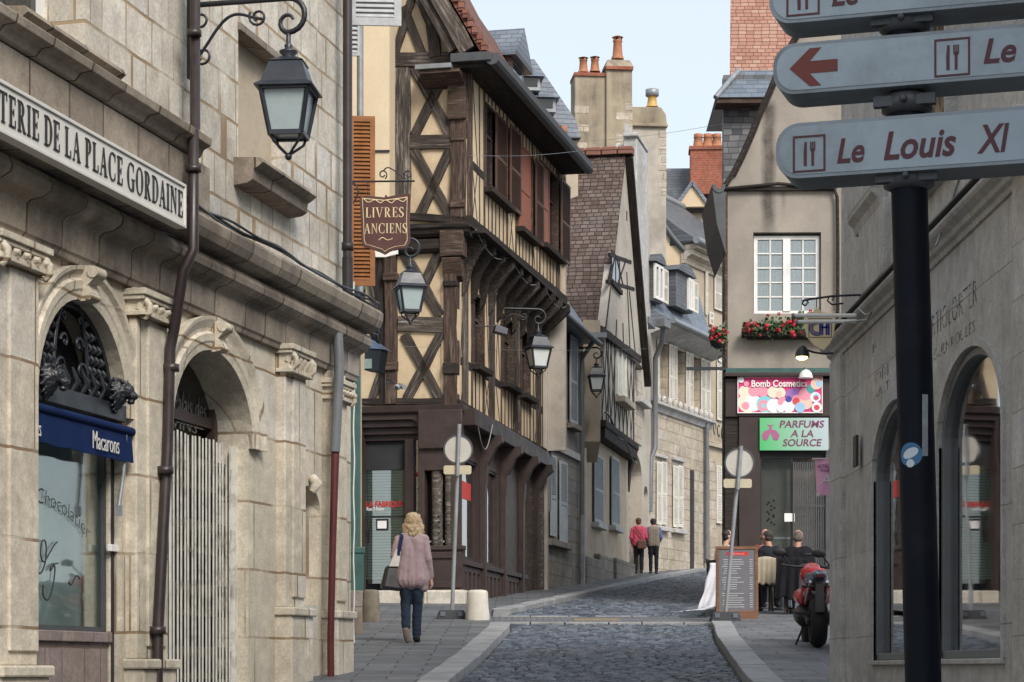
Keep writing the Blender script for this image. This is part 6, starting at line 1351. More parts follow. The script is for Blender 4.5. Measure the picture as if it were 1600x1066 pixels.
for a_ in (aw1, aw2):
    w0 = obj('arched_window', MB().sweep([(-.06, .02), (-.06, .1), (0, .1), (0, .02)], archpath(*a_)).box(a_[0], a_[1], .02, .1, a_[2], a_[2] + .06), M['pipe_grey'], RB, .008)
    obj('glass', MB().panel([archl(a_[0] + .04, a_[1] - .04, a_[2] + .05, a_[3], a_[4] - .04, n=24)], .075, .08), m_clear('reflecting_shop_glass', (.62, .66, .66), .12, .004), w0)
    obj('window_interior', MB().box(a_[0] - .3, a_[1] + .3, 1.3, 1.35, 1.2, 4.3), m_plain('grey_display_back', (.2, .21, .2), .9, .2, 1), w0)
    obj('window_mullion', MB().box(a_[0] + .3, a_[0] + .36, .12, .15, a_[2], a_[3] + .3), M['stone_grey'], w0)
    obj('window_ledge', MB().box(a_[0] - .05, a_[1] + .05, -.03, .1, a_[2] - .04, a_[2] - .005), M['stone_grey'], w0, .006)
    obj('window_surround', MB().sweep([(.0, -.02), (.06, -.02), (.06, .02), (.0, .02)], archpath(*a_)), M['stone_grey'], w0)
hs0, hs1 = FR.s(1322, -.1), FR.s(1357, -.1); hz_ = FR.z(1340, 300, -.15)
up = obj('upper_window', MB().box(hs0 + .2, hs1 + .25, -.02, .05, zc1 + .2, hz_ - .15), M['stone_grey'], RB, .01)
obj('window_hood', MB().sweepx([(.06, hz_ - .2), (-.02, hz_ - .19), (-.04, hz_ - .12), (-.09, hz_ - .07), (-.10, hz_), (.06, hz_ + .03)], hs0, hs1 + .1), M['stone_grey'], up, .008)
uw = FR.s(1440); u2 = obj('upper_window', MB().panel([rectl(uw, uw + 1.1, zc1 + .45, 8.6), rectl(uw + .1, uw + 1.0, zc1 + .55, 8.5)], -.03, .08), M['stone_grey'], RB, .008); obj('glass', MB().box(uw + .1, uw + 1.0, .02, .03, zc1 + .55, 8.5), M['glass'], u2)
# half worn away painted lettering
worn = m_plain('worn_old_painted_letters', (.10, .095, .088), .9, .4, 14)
def worn_text(txt, u0, u1, v0, v1, sq):
    a_, b_ = FR.s(u0), FR.s(u1); um = (u0 + u1) / 2; zb__, zt__ = FR.z(um, v1), FR.z(um, v0)
    v, f = text2d(txt, -.018); r_ = random.Random(len(txt)); f = [q for q in f if r_.random() < .62]; v, _ = fit((v, f), a_, b_, zb__, zt__)
    mb = MB(); mb.add([(p[0], -.003, p[1]) for p in v], f); return obj('worn_lettering', mb, worn, RB, recalc=False)
worn_text('ORTIOLORTER', 1447, 1527, 468, 505, 1); worn_text('VAGUENROULES', 1447, 1524, 528, 545, 1); worn_text('FI', 1364, 1374, 534, 548, 1); worn_text('ORI', 1368, 1388, 575, 594, 1); worn_text('AALT', 1366, 1390, 602, 616, 1)
obj('wall_slot', MB().box(FR.s(1333, -.06), FR.s(1338, -.06), -.062, -.04, FR.z(1336, 735), FR.z(1336, 688)), M['black'], RB); 
mb = MB(); mb.tube([FR.p(1342, 483, -.24), FR.p(1352, 492, -.26), FR.p(1362, 488, -.24), FR.p(1356, 500, -.25), FR.p(1320, 503, -.3)], .007, 5); mb.tube([FR.p(1498, 280, .03), FR.p(1480, 340, .02), FR.p(1462, 385, -.2)], .008, 5); obj('cable', mb, M['zinc'], RB)
# shield sign, light tubes and lamp hung off its corner
FH = Frame((1318 - 800) / FPX * 19.0, 19.0, 1, 0, 0)
def hrel(p0, u, v): q = FH.p(u, v, p0.y); return (q.x - p0.x, q.z - p0.z)
p0 = FH.p(1281, 512, .2); hs = thing('shield_sign', 'cream shield-shaped hanging sign with a blue CH monogram', 'sign', None, FH.world(p0), 0)
q = [hrel(p0, u, v) for u, v in ((1256, 493), (1262, 488), (1270, 487), (1276, 480), (1284, 488), (1294, 490), (1304, 486), (1305, 505), (1303, 522), (1297, 537), (1287, 548), (1272, 540), (1261, 527), (1257, 510))]
obj('board', MB().panel([q], -.012, .012), m_plain('cream_sign_paint', (.82, .68, .42), .5, .1, 5), hs, .004)
fq = [hrel(p0, u, v) for u, v in ((1263, 498), (1299, 498), (1299, 528), (1263, 528))]; fi = [hrel(p0, u, v) for u, v in ((1263.8, 498.8), (1298.2, 498.8), (1298.2, 527.2), (1263.8, 527.2))]
obj('sign_border', MB().panel([fq, fi], -.016, -.011), M['shop_brown'], hs)
mb = MB(); blue = m_col('blue_monogram_paint', (.02, .03, .28))
cx, cz = hrel(p0, 1276, 513)
for rr_ in (.062, .048, .034): mb.sweep([(0, -.018), (.007, -.018), (.007, -.012), (0, -.012)], [(cx + rr_ * math.cos(t), cz + rr_ * math.sin(t), math.cos(t), math.sin(t)) for t in [math.pi * (.42 + 1.2 * i / 16) for i in range(17)]])
for u in (1281, 1284.5, 1291, 1294.5): x, z = hrel(p0, u, 513); mb.box(x - .008, x + .008, -.018, -.012, z - .06, z + .045)
x, z = hrel(p0, 1288, 512); mb.box(x - .03, x + .03, -.018, -.0125, z - .007, z + .007)
obj('monogram', mb, blue, hs)
mb = MB(); A_ = [(1345, 461), (1318, 462), (1300, 463), (1270, 467), (1254, 470)]
mb.tube([(hrel(p0, u, v)[0], 0, hrel(p0, u, v)[1]) for u, v in A_], .01, 6); mb.tube([(hrel(p0, 1258, 474)[0] + .03 * math.cos(t) * math.exp(-t * .1), 0, hrel(p0, 1258, 474)[1] + .03 * math.sin(t) * math.exp(-t * .1)) for t in [i * .6 for i in range(12)]], .007, 5); mb.tube([(hrel(p0, u, v)[0], 0, hrel(p0, u, v)[1]) for u, v in ((1318, 474), (1300, 476), (1293, 470), (1296, 463), (1303, 465), (1300, 470))], .008, 5)
mb.tube([(hrel(p0, 1276, 467)[0], 0, hrel(p0, 1276, 467)[1]), (hrel(p0, 1276, 482)[0], 0, hrel(p0, 1276, 482)[1])], .006, 5)
obj('bracket', mb, M['iron'], hs)
for k, (u0, v0, u1, v1, lab) in enumerate(((1238, 493, 1320, 493, 'upper white light tube in front of the shield sign'), (1244, 503, 1320, 502, 'lower white light tube in front of the shield sign'))):
    p1 = FH.p(1338, v1, 0); o = thing('light_tube', lab, 'light tube', None, FH.world(p1), 0); e_ = FH.p(u0, v0, 0) - p1
    obj('tube', MB().tube([(0, 0, 0), tuple(e_)], .017, 10), M['white'], o); obj('end_cap', MB().tube([tuple(e_ * .97), tuple(e_ * 1.01)], .02, 10), M['zinc'], o)
p1 = FH.p(1282, 553, 0); lp_ = thing('swan_neck_lamp', 'lit little swan-neck lamp pointing down below the shield sign', 'lamp', None, FH.world(p1), 0)
obj('arm', MB().tube([(.12, .1, .02), (.03, 0, .0), (-.06, -.02, .01), (-.12, -.02, .03)], .009, 6), M['iron'], lp_)
obj('hood', MB().lathe([(.065, -.05), (.055, 0), (.03, .04), (.01, .05)], (-.16, -.02, .02), 14), M['iron'], lp_)
m, n, b = new_mat('warm_lit_bulb'); b.inputs['Emission Color'].default_value = (1, .62, .2, 1); b.inputs['Emission Strength'].default_value = 6
obj('bulb', MB().ball((-.165, -.03, -.035), (.05, .04, .025), 10, 7), m, lp_)
FH = Frame((1318 - 800) / FPX * 21.3, 21.3, 1, 0, 0); p1 = FH.p(1305, 718, .1); bn = thing('banner', 'small pink fabric banner hanging from the grey corner', 'banner', None, FH.world(p1), 0)
mb = MB(); V = []; Fc = []; bw, bh = FH.s(1305) - FH.s(1275), .35
for j in range(9):
    for i in range(8): t = j / 8; V.append((-bw * 1.05 + bw * .09 * t + (bw * (1.15 - .05 * t)) * i / 7, .012 * math.sin(i * 1.1 + j * .5), -bh * t))
for j in range(8):
    for i in range(7): k = j * 8 + i; Fc.append((k, k + 1, k + 9, k + 8))
mb.add(V, Fc, True); obj('cloth', mb, m_col('pink_banner_cloth', (.80, .42, .60), .8), bn)
obj('rod', MB().tube([(-bw * 1.2, 0, .003), (.12, 0, .01)], .009, 8), m_plain('pale_rod', (.62, .5, .5), .5), bn); obj('weight', MB().box(-bw * 1.0, -bw * .82, -.02, .0, -bh - .01, -bh + .02), M['white_paint'], bn)
lettering('ATELIER DES', -bw * .93, .12, -.085, -.05, -.016, m_col('dull_purple_print', (.25, .06, .17)), bn, w=.01); lettering('PARFUMS', -bw * .75, .06, -.125, -.095, -.016, m_col('dull_purple_print', (.25, .06, .17)), bn)
lettering('Aur', -bw * .8, .1, -.24, -.15, -.016, M['white'], bn, shear=.3, w=-.005)
# the cable strung across
# ---------------------------------------------------------------- signpost in the foreground
FPp = Frame((1410 - 800) / FPX * 6.5, 6.5, math.cos(R(17.6)), -math.sin(R(17.6)), zg(6.5))
SP = thing('signpost', 'dark blue signpost carrying three pale direction boards', 'signpost', FPp)
M['post'] = m_plain('scratched_navy_post_paint', (.004, .006, .011), .5, .3, 14, spec=.12, dirt=(.016, .018, .024), dirt_amt=.5)
M['board'] = m_plain('grey_white_sign_enamel', (.30, .36, .405), .4, .10, 7, spec=.4, dirt=(.17, .19, .20), dirt_amt=.6)
M['board_edge'] = m_plain('dull_aluminium_edge', (.22, .25, .275), .45, .15, 10, metal=.2, dirt=(.10, .10, .10), dirt_amt=.6)
M['maroon'] = m_plain('maroon_sign_lettering', (.075, .018, .025), .5, .1, 9)
b_, t_ = FPp.p(1452, 1400), FPp.p(1409, -120)
obj('pole', MB().tube([b_ + (t_ - b_) * k for k in (0, .3, .6, 1)], .0535, 24), M['post'], SP)
def post_at(v): t = (v + 120) / 1520; return t_ + (b_ - t_) * t
for v in (38, 165, 283): p = post_at(v); obj('collar', MB().lathe([(.056, -.03), (.075, -.02), (.075, .02), (.056, .03)], p, 20).bar(p + Vector((-.09, -.05, .0)), p + Vector((.09, -.05, 0)), .03, .03).ball(p + Vector((.0, -.08, .0)), .012, 8, 6), M['zinc_dark'], SP)
def board(u0, vt, vb, depth, parts):
    s0, s1 = FPp.s(u0, -.09), 1.0; y0, y1 = -.09, .075; um = 1410
    zt_, zb_ = FPp.z(um, vt, y0), FPp.z(um, vb, y0); r = (zt_ - zb_) * .42; n = 8
    def outline(d):
        a, b, c, e = s0 + d, s1, zb_ + d, zt_ - d; rr = r - d * .5
        return [(b, c), (b, e)] + [(a + rr + rr * math.cos(t), e - rr + rr * math.sin(t)) for t in [math.pi / 2 + math.pi / 2 * i / n for i in range(n + 1)]] + [(a + rr + rr * math.cos(t), c + rr + rr * math.sin(t)) for t in [math.pi + math.pi / 2 * i / n for i in range(n + 1)]]
    o = obj('direction_board', MB().panel([outline(0)], y0, y1), M['board_edge'], SP, .006)
    obj('board_face', MB().panel([outline(.011)], y0 - .002, y0 + .01), M['board'], o)
    for kind, uu0, uu1, f0, f1 in parts:
        a, b = FPp.s(uu0, y0), FPp.s(uu1, y0); c, e = zb_ + (zt_ - zb_) * f0, zb_ + (zt_ - zb_) * f1; yy = y0 - .0035
        if kind == 'arrow':
            m_ = (c + e) / 2; h = e - c; w_ = b - a
            obj('arrow', MB().panel([[(a, m_), (a + w_ * .42, e), (a + w_ * .66, e), (a + w_ * .42, m_ + h * .16), (b, m_ + h * .16), (b, m_ - h * .16), (a + w_ * .42, m_ - h * .16), (a + w_ * .66, c), (a + w_ * .42, c)]], yy, yy + .003), m_plain('rust_red_arrow', (.14, .028, .02), .5, .1, 9), o)
        elif kind == 'icon':
            k = .006; mb = MB().panel([rectl(a, b, c, e), rectl(a + k, b - k, c + k, e - k)], yy, yy + .003); w_ = b - a; h = e - c
            mb.panel([[(a + w_ * .34, c + h * .17), (a + w_ * .43, c + h * .17), (a + w_ * .43, c + h * .82), (a + w_ * .36, c + h * .82), (a + w_ * .33, c + h * .5)]], yy, yy + .003)
            mb.box(a + w_ * .57, a + w_ * .65, yy, yy + .003, c + h * .17, c + h * .56); mb.panel([[(a + w_ * .53, c + h * .6), (a + w_ * .57, c + h * .54), (a + w_ * .65, c + h * .54), (a + w_ * .69, c + h * .6), (a + w_ * .69, c + h * .64), (a + w_ * .53, c + h * .64)]], yy, yy + .003)
            for q in (.53, .59, .65): mb.box(a + w_ * q, a + w_ * (q + .04), yy, yy + .003, c + h * .64, c + h * .82)
            obj('restaurant_symbol', mb, M['maroon'], o)
        else: lettering(kind, a, b, c, e, yy, M['maroon'], o, w=.022, shear=.22)
board(1208, 53, 134, .15, [('arrow', 1234, 1309, .13, .87), ('icon', 1460, 1516, .10, .83), ('Le', 1537, 1588, .28, .76)])
board(1212, 180, 268, .15, [('icon', 1239, 1290, .10, .76), ('Le', 1308, 1351, .21, .66), ('Louis', 1381, 1494, .21, .72), ('XI', 1527, 1577, .22, .72)])
board(1202, -62, 21, .15, [('icon', 1229, 1281, .12, .8), ('Le', 1300, 1342, .24, .7)])
pm = post_at(714); cyl = lambda dx, z: Vector((pm.x + .0545 * math.sin(dx / .0545), pm.y - .0545 * math.cos(dx / .0545), z))
def wrap(pts2, name, mat, par, cx=-.012, zc=pm.z, rad=.0548):
    mb = MB(); n = len(pts2)
    ang = lambda x: (x + cx) / .0535
    c = sum(p[0] for p in pts2) / n, sum(p[1] for p in pts2) / n
    V = []
    for k in (0, .5, 1): V += [(pm.x + rad * math.sin(ang(c[0] + (p[0] - c[0]) * k)), pm.y - rad * math.cos(ang(c[0] + (p[0] - c[0]) * k)), zc + c[1] + (p[1] - c[1]) * k) for p in pts2]
    Fc = [(n * r + i, n * r + (i + 1) % n, n * (r + 1) + (i + 1) % n, n * (r + 1) + i) for r in (0, 1) for i in range(n)]
    mb.add(V, Fc, True); return obj(name, mb, mat, par)
circ = lambda r, n=24, sx=1, sy=1, ox=0, oz=0, rot=0: [(ox + r * (sx * math.cos(t) * math.cos(rot) - sy * math.sin(t) * math.sin(rot)), oz + r * (sx * math.cos(t) * math.sin(rot) + sy * math.sin(t) * math.cos(rot))) for t in [2 * math.pi * i / n for i in range(n)]]
st_ = wrap(circ(.035), 'round_sticker', m_col('teal_blue_sticker', (.03, .13, .26)), SP); wrap(circ(.033, sx=.62 * 1.2, sy=.42, oz=.004, rot=.45), 'sticker_print', m_col('pale_sticker_print', (.5, .55, .58)), st_, rad=.0552); wrap(circ(.012, oz=-.026), 'sticker_print', m_col('pale_sticker_print', (.5, .55, .58)), st_, rad=.0552)
wrap([(.0, -.09), (.018, -.09), (.018, .09), (.0, .09)], 'torn_sticker', m_plain('faded_grey_sticker', (.22, .24, .26), .6, .2, 20), SP, cx=.022, zc=pm.z + .085)
# ---------------------------------------------------------------- wall lanterns
def lantern(label, loc, rz, S, arm, drop, glass, yaw=R(25), post=(.6, -.1), group='black wall lanterns on scrolled brackets', name='wall_lantern'):
    """arm runs along local +x from the wall; the lantern hangs at x=arm"""
    o = thing(name, label, 'street lamp', None, loc, rz, group)
    r2 = S * .25; mb = MB(); mb.tube([(0, 0, 0), (arm - r2 * .45, 0, 0)] + [(arm - r2 * .45 + r2 * .62 * math.sin(t), 0, -r2 * .62 + r2 * .62 * math.cos(t)) for t in [math.pi * i / 10 for i in range(1, 11)]] + [(arm - r2 * .45 - r2 * .40 * math.sin(t) * math.exp(-t * .16), 0, -r2 * .85 - r2 * .40 * math.cos(t) * math.exp(-t * .16)) for t in [.3 + i * .5 for i in range(9)]], [S * .026] * 12 + [S * (.024 - .0012 * i) for i in range(9)], 8)
    obj('bracket', mb, M['iron'], o)
    obj('wall_bar', MB().box(-.02 * S, .05 * S, -.03 * S, .03 * S, -post[0], -post[1]), M['iron'], o, .004)
    mb = MB(); n = 22
    mb.tube([(arm * (.04 + .62 * t) , 0, -arm * (.30 + .16 * math.sin(math.pi * (t * 1.6 + .55))) * (1 - .62 * t) - .02 * S) for t in [i / n for i in range(n + 1)]], S * .014, 6)
    for cx, cz, r in ((arm * .10, -arm * .13, arm * .08), (arm * .12, -arm * .44, arm * .09), (arm * .62, -arm * .14, arm * .085)):
        mb.tube([(cx + r * math.exp(-t * .11) * math.cos(t + 2.6), 0, cz + r * math.exp(-t * .11) * math.sin(t + 2.6)) for t in [i * .5 for i in range(17)]], S * .013, 5)
    obj('scrollwork', mb, M['iron'], o)
    x = arm - r2 * .45; z0 = -r2 * 1.24; c = (x, 0, 0); rt = yaw + math.pi / 4; q = math.sqrt(.5)
    obj('hanger', MB().lathe([(.022 * S, z0), (.022 * S, z0 - .1 * S), (.04 * S, z0 - .12 * S), (.03 * S, z0 - .15 * S), (.085 * S, z0 - .17 * S), (.085 * S, z0 - .185 * S), (.05 * S, z0 - .22 * S), (.09 * S, z0 - .27 * S)], c, 14), M['lantern'], o)
    zt = z0 - .25 * S
    hd = obj('lantern_roof', MB().lathe([(.06 * S * q * 2, zt + .02 * S), (.15 * S * 2 * q * .9, zt - .02 * S), (.16 * S * 2 * q, zt - .035 * S), (.15 * S * 2 * q, zt - .045 * S), (.215 * S * 2 * q, zt - .235 * S), (.265 * S * 2 * q, zt - .27 * S), (.265 * S * 2 * q, zt - .285 * S), (.21 * S * 2 * q, zt - .29 * S)], c, 4, smooth=False, rot=rt), M['lantern'], o)
    zg_ = zt - .285 * S; zb_ = zg_ - .40 * S; wt, wb = .215 * S, .145 * S
    obj('lantern_glass', MB().lathe([(wt * 2 * q * .93, zg_), (wb * 2 * q * .93, zb_)], c, 4, smooth=False, rot=rt), glass, o)
    mb = MB()
    P = lambda w_, k, z: Vector((x + w_ * 2 * q * math.cos(rt + k * math.pi / 2), w_ * 2 * q * math.sin(rt + k * math.pi / 2), z))
    for k in range(4):
        mb.bar(P(wt, k, zg_), P(wb, k, zb_), .032 * S, up=(0, 0, 1)); mb.bar(P(wt, k, zg_ - .01 * S), P(wt, k + 1, zg_ - .01 * S), .03 * S); mb.bar(P(wb, k, zb_), P(wb, k + 1, zb_), .04 * S)
        mb.tube([P(wb * .95, k, zb_), P(wb * .8, k, zb_ - .07 * S), P(wb * .45, k, zb_ - .12 * S), P(wb * .1, k, zb_ - .17 * S)], .013 * S, 5)
    mb.ball((x, 0, zb_ - .19 * S), (.035 * S,) * 3, 8, 6)
    obj('lantern_frame', mb, M['lantern'], o)
    return o
p = FL.world((FL.s(293), -.02, FL.z(293, 9)))
dl = .0
lantern('big black wall lantern hanging from the stone house above its drainpipe', p, FL.rot() - R(90), .92, .98, 0, M['lamp_glass'], yaw=R(8), post=(.62, -.15))
def lamp_uv(label, u, vtop, vbot, d, glass, side=-1, arm=.9, yaw=.4, rz=None, bu_=None):
    """lantern whose hanging body spans rows vtop..vbot at column u and depth d; the arm goes to the wall on the given side"""
    S = (vbot - vtop) / FPX * d / .93; r2 = S * .25; x = arm - r2 * .45
    q = px(u, vtop, d); q.z += r2 * 1.24 + .15 * S
    rz_ = (0 if side < 0 else math.pi) if rz is None else rz
    loc = q - Vector((math.cos(rz_) * x, math.sin(rz_) * x, 0))
    return lantern(label, loc, rz_, S, arm, 0, glass, yaw=yaw)
lamp_uv('black wall lantern hanging just below the brown shield sign', 641, 415, 500, 37.5, M['lamp_glass'], arm=.95, yaw=R(15))
lamp_uv('black wall lantern on the timbered house beside the grey shutters', 841, 517, 585, 45.5, M['lamp_glass_pale'], arm=1.1, yaw=R(10), rz=R(10))
lamp_uv('small black wall lantern on the sooty rubble house', 932, 568, 618, 54.5, M['lamp_glass_pale'], arm=1.15, yaw=R(10), rz=R(-8))
# black box lamp and camera by the green shopfront
p0 = px(585, 560, 38.5); bx = thing('box_lamp', 'square black box lamp with blue-grey lid by the green shopfront', 'lamp', None, p0, R(-20))
obj('housing', MB().hexa([(-.13, -.15, -.22), (.13, -.15, -.26), (.13, .15, -.26), (-.13, .15, -.22), (-.12, -.15, .17), (.2, -.15, .12), (.2, .15, .12), (-.12, .15, .17)]), M['iron'], bx, .01); obj('lid', MB().hexa([(-.16, -.18, .17), (.26, -.18, .12), (.26, .18, .12), (-.16, .18, .17), (-.1, -.1, .30), (.02, -.1, .3), (.02, .1, .3), (-.1, .1, .3)]), m_plain('blue_grey_lid', (.12, .16, .24), .4), bx)
obj('lens', MB().box(-.12, .02, -.17, -.15, -.2, -.03), m_plain('greenish_lens', (.30, .38, .34), .3), bx, .005)
mb = MB(); r_ = random.Random(2)
for i in range(9): mb.tube([(-.2 + r_.uniform(-.05, .05), .0, .95 - i * .06), (-.02 + r_.uniform(-.08, .1), -.06, .8 - i * .05), (.1 + r_.uniform(-.1, .05), -.03, .55 - i * .04), (.0, 0, .3)], .035 - i * .001, 5)
tb = tag(obj('cable_bundle', mb, M['iron'], None), 'tangle of black cables above the square box lamp', 'cables'); tb.location = p0
p0 = px(621, 606, 40.6); cm = thing('security_camera', 'pair of round security cameras on the timbered front', 'camera', None, p0, 0)
obj('housing', MB().ball((0, -.1, 0), .06, 12, 8).tube([(.07, .0, .02), (.13, -.1, .0)], .045, 10), M['zinc'], cm); obj('arm', MB().tube([(0, .1, .05), (-.06, 0, .08), (-.2, -.05, .18)], .012, 6).tube([(-.25, -.02, .1), (.1, 0, .06)], .01, 5), M['iron'], cm); obj('lens', MB().ball((-.01, -.15, -.01), .03, 8, 6), M['black'], cm)
p0 = px(775, 513, 43.2); sp2 = thing('spotlight', 'grey box spotlight on a long black iron arm above the shop side', 'lamp', None, p0, R(10))
obj('housing', MB().hexa([(-.05, -.14, -.08), (.2, -.14, -.14), (.2, .14, -.14), (-.05, .14, -.08), (-.02, -.14, .06), (.22, -.14, -.02), (.22, .14, -.02), (-.02, .14, .06)]), m_plain('grey_lamp_housing', (.09, .09, .11), .5), sp2, .01)
mb = MB(); mb.tube([(-.58, 0, .02), (-.0, 0, .04)], .014, 6); mb.tube([(-.5 + .07 * math.exp(-t * .1) * math.cos(t), 0, .1 + .07 * math.exp(-t * .1) * math.sin(t)) for t in [i * .6 for i in range(12)]], .01, 5)
obj('arm', mb, M['iron'], sp2)
# old books shield sign
d_ = 29.0; FB2 = Frame((602 - 800) / FPX * d_, d_, 1, -.06, 0); p0 = FB2.p(602, 346); ks = thing('hanging_sign', 'maroon shield-shaped hanging sign with cream old-style capitals', 'sign', None, FB2.world(p0), FB2.rot())
def kr(u, v): q = FB2.p(u, v); return (q.x - p0.x, q.z - p0.z)
sh_ = [(562, 309), (573, 306), (601, 309), (603, 304), (606, 308), (625, 304), (642, 303), (640, 345), (641, 378), (636, 388), (620, 390), (608, 393), (602, 398), (596, 393), (582, 390), (568, 386), (565, 375), (564, 345)]
obj('board', MB().panel([[kr(u, v) for u, v in sh_]], -.02, .02), M['sign_brown'], ks, .004)
def inset(P, k): c = (sum(p[0] for p in P) / len(P), sum(p[1] for p in P) / len(P)); return [(c[0] + (p[0] - c[0]) * k, c[1] + (p[1] - c[1]) * k) for p in P]
o1 = [kr(u, v) for u, v in ((566, 310), (601, 313), (637, 308), (636, 345), (637, 376), (633, 384), (618, 386), (607, 390), (602, 394), (597, 390), (584, 386), (571, 382), (569, 375), (568, 345))]
obj('sign_border', MB().panel([o1, inset(o1, .975)], -.024, -.018), M['gold'], ks)
for t, u0, u1, v0, v1 in (('LIVRES', 572, 631, 324, 341), ('ANCIENS', 569, 636, 349, 366)):
    a, b = kr(u0, v1), kr(u1, v0); lettering(t, a[0], b[0], a[1], b[1], -.026, M['gold'], ks, vf=roman(t, T=.13, t=.05, sf=.05, gap=.1))
mb = MB()
for cu in ([(569, 312), (576, 317), (586, 313), (594, 318), (600, 314)], [(604, 313), (612, 318), (620, 312), (630, 316), (636, 310)], [(592, 376), (598, 372), (606, 376), (614, 373)]):
    mb.tube([(kr(u, v)[0], -.022, kr(u, v)[1]) for u, v in stroke(cu, 0, None, None)], .007, 5)
obj('sign_flourish', mb, M['gold'], ks)
obj('open_book', MB().panel([[kr(u, v) for u, v in ((586, 392), (594, 395), (602, 399), (610, 394), (622, 391), (622, 397), (610, 400), (603, 402), (595, 402), (587, 402))]], -.016, .015), M['white'], ks)
mb = MB(); mb.tube([(kr(u, v)[0], 0, kr(u, v)[1]) for u, v in ((545, 284), (648, 283))], .013, 6)
for cx, sg in ((598, 1), (638, -1)): c = kr(cx, 273); mb.tube([(c[0] + sg * .055 * math.exp(-t * .13) * math.cos(t), 0, c[1] + .06 * math.exp(-t * .13) * math.sin(t)) for t in [-1 + i * .55 for i in range(14)]], .01, 5)
mb.tube([(kr(u, v)[0], 0, kr(u, v)[1]) for u, v in stroke([(598, 268), (606, 262), (618, 268), (632, 279)], 0, None, None)], .009, 5)
for u in (575, 630): mb.tube([(kr(u, 284)[0], 0, kr(u, 284)[1]), (kr(u, 305)[0], 0, kr(u, 305)[1])], .007, 5)
mb.tube([(kr(u, v)[0], 0, kr(u, v)[1]) for u, v in stroke([(552, 318), (560, 300), (554, 287), (546, 292)], 0, None, None)], .01, 5)
obj('bracket', mb, M['iron'], ks)
# ---------------------------------------------------------------- road signs seen from behind, stone bollards
def road_sign(label, u, vb, vtop, vc, d, lean=0.0, ub=None):
    g = zg(d) + .07; base = Vector(((u - 800) / FPX * d, d, g)); o = thing('road_sign', label, 'road sign', None, base, 0, 'no-entry road signs seen from the back')
    k = lambda v: CH + (HZ - v) / FPX * d - g; top = Vector((lean, 0, k(vtop)))
    obj('pole', MB().tube([(0, 0, .02), tuple(top)], .032, 12), M['zinc'], o)
    c = top * (k(vc) / k(vtop)); mb = MB(); n = 32; r = .225
    mb.panel([[(c.x + r * math.cos(t), c.z + r * math.sin(t)) for t in [2 * math.pi * i / n for i in range(n)]]], -.075, -.055); di = obj('sign_disc', mb, m_plain('grey_sign_back', (.44, .42, .38), .5, .08, 5, dirt=(.25, .22, .18)), o)
    obj('disc_rim', MB().sweep([(-.012, -.085), (.012, -.085), (.012, -.05), (-.012, -.05)], [(c.x + r * math.cos(t), c.z + r * math.sin(t), math.cos(t), math.sin(t)) for t in [2 * math.pi * i / n for i in range(n + 1)]]), M['zinc_dark'], di)
    z2 = k(vc + 32); x2 = top.x * (z2 / top.z); pl = obj('sign_plate', MB().panel([[(x2 + sx * (.22) + cx, z2 + sz * .05 + cz) for sx, sz, cx, cz in ((-1, -1, .02, -.02), (1, -1, -.02, -.02), (1, -1, 0, 0), (1, 1, 0, 0), (1, 1, -.02, .02), (-1, 1, .02, .02), (-1, 1, 0, 0), (-1, -1, 0, 0))]], -.075, -.055), m_plain('cream_plate_back', (.46, .41, .29), .5, .08, 5), o)
    mb = MB()
    for zc in (c.z + .12, c.z - .12, z2): mb.box(x2 - .06, x2 + .06, -.05, .04, zc - .015, zc + .015)
    obj('clamp', mb, M['zinc'], o)
    # pole stands behind the disc from this side: strap in front
    obj('front_pole', MB().tube([(x2 * .97, -.10, z2 - .1), (top.x, -.10, top.z)], .032, 12), M['zinc'], o)
    bb = obj('base', MB().hexa([(-.24, -.2, -.02), (.24, -.2, -.02), (.24, .2, -.02), (-.24, .2, -.02), (-.2, -.16, .13), (.2, -.16, .13), (.2, .16, .13), (-.2, .16, .13)]), m_plain('recycled_black_rubber', (.03, .033, .04), .7, .2, 12), o, .02)
    obj('base_slots', MB().box(-.18, -.1, -.2, -.17, .03, .1).box(.1, .18, -.2, -.17, .03, .1), m_plain('grey_slot', (.10, .12, .15), .6), bb, .006)
    return o
road_sign('grey back of a round road sign standing by the white bollard', 706, 972, 664, 703, 35, .12)
road_sign('grey back of a leaning round road sign standing by the menu board', 1133, 975, 698, 724, 34.4, .24)
def bollard(label, u, vb, vt, wpx, d, mat):
    g = zg(d) + .06; o_ = Vector(((u - 800) / FPX * d, d, g)); h = (vb - vt) / FPX * d; r = wpx / 2 / FPX * d; mb = MB()
    n = 20; prof = [(r, -.03), (r * .99, h * .1), (r * .93, h * .5), (r * .84, h * .9), (r * .78, h * .97), (r * .6, h), (.01, h * 1.01)]; mb.lathe(prof, (0, 0, 0), n)
    rnd = random.Random(int(u)); mb.v = [(x + rnd.uniform(-.008, .008), y + rnd.uniform(-.008, .008), z + rnd.uniform(-.005, .005)) for x, y, z in mb.v]
    o = obj('stone_bollard', mb, mat, None); o.location = o_; return tag(o, label, 'bollard', 'short stone bollards on the left pavement')
bollard('clean white stone bollard in front of the brown shopfront', 746, 972, 925, 38, 34.6, m_plain('white_limestone', (.52, .49, .43), .85, .12, 5, dirt=(.22, .2, .16), bs=.3))
bollard('dark mossy stone bollard at the foot of the green shopfront', 580, 980, 929, 30, 33.8, m_plain('dark_mossy_stone', (.15, .13, .10), .9, .3, 6, dirt=(.05, .05, .035), dirt_amt=.7, bs=.4))
bollard('low broken stone stump against the green shopfront base', 557, 1004, 966, 22, 30.2, m_plain('brown_broken_stone', (.16, .13, .10), .9, .3, 6, dirt=(.06, .05, .04), dirt_amt=.6, bs=.4))
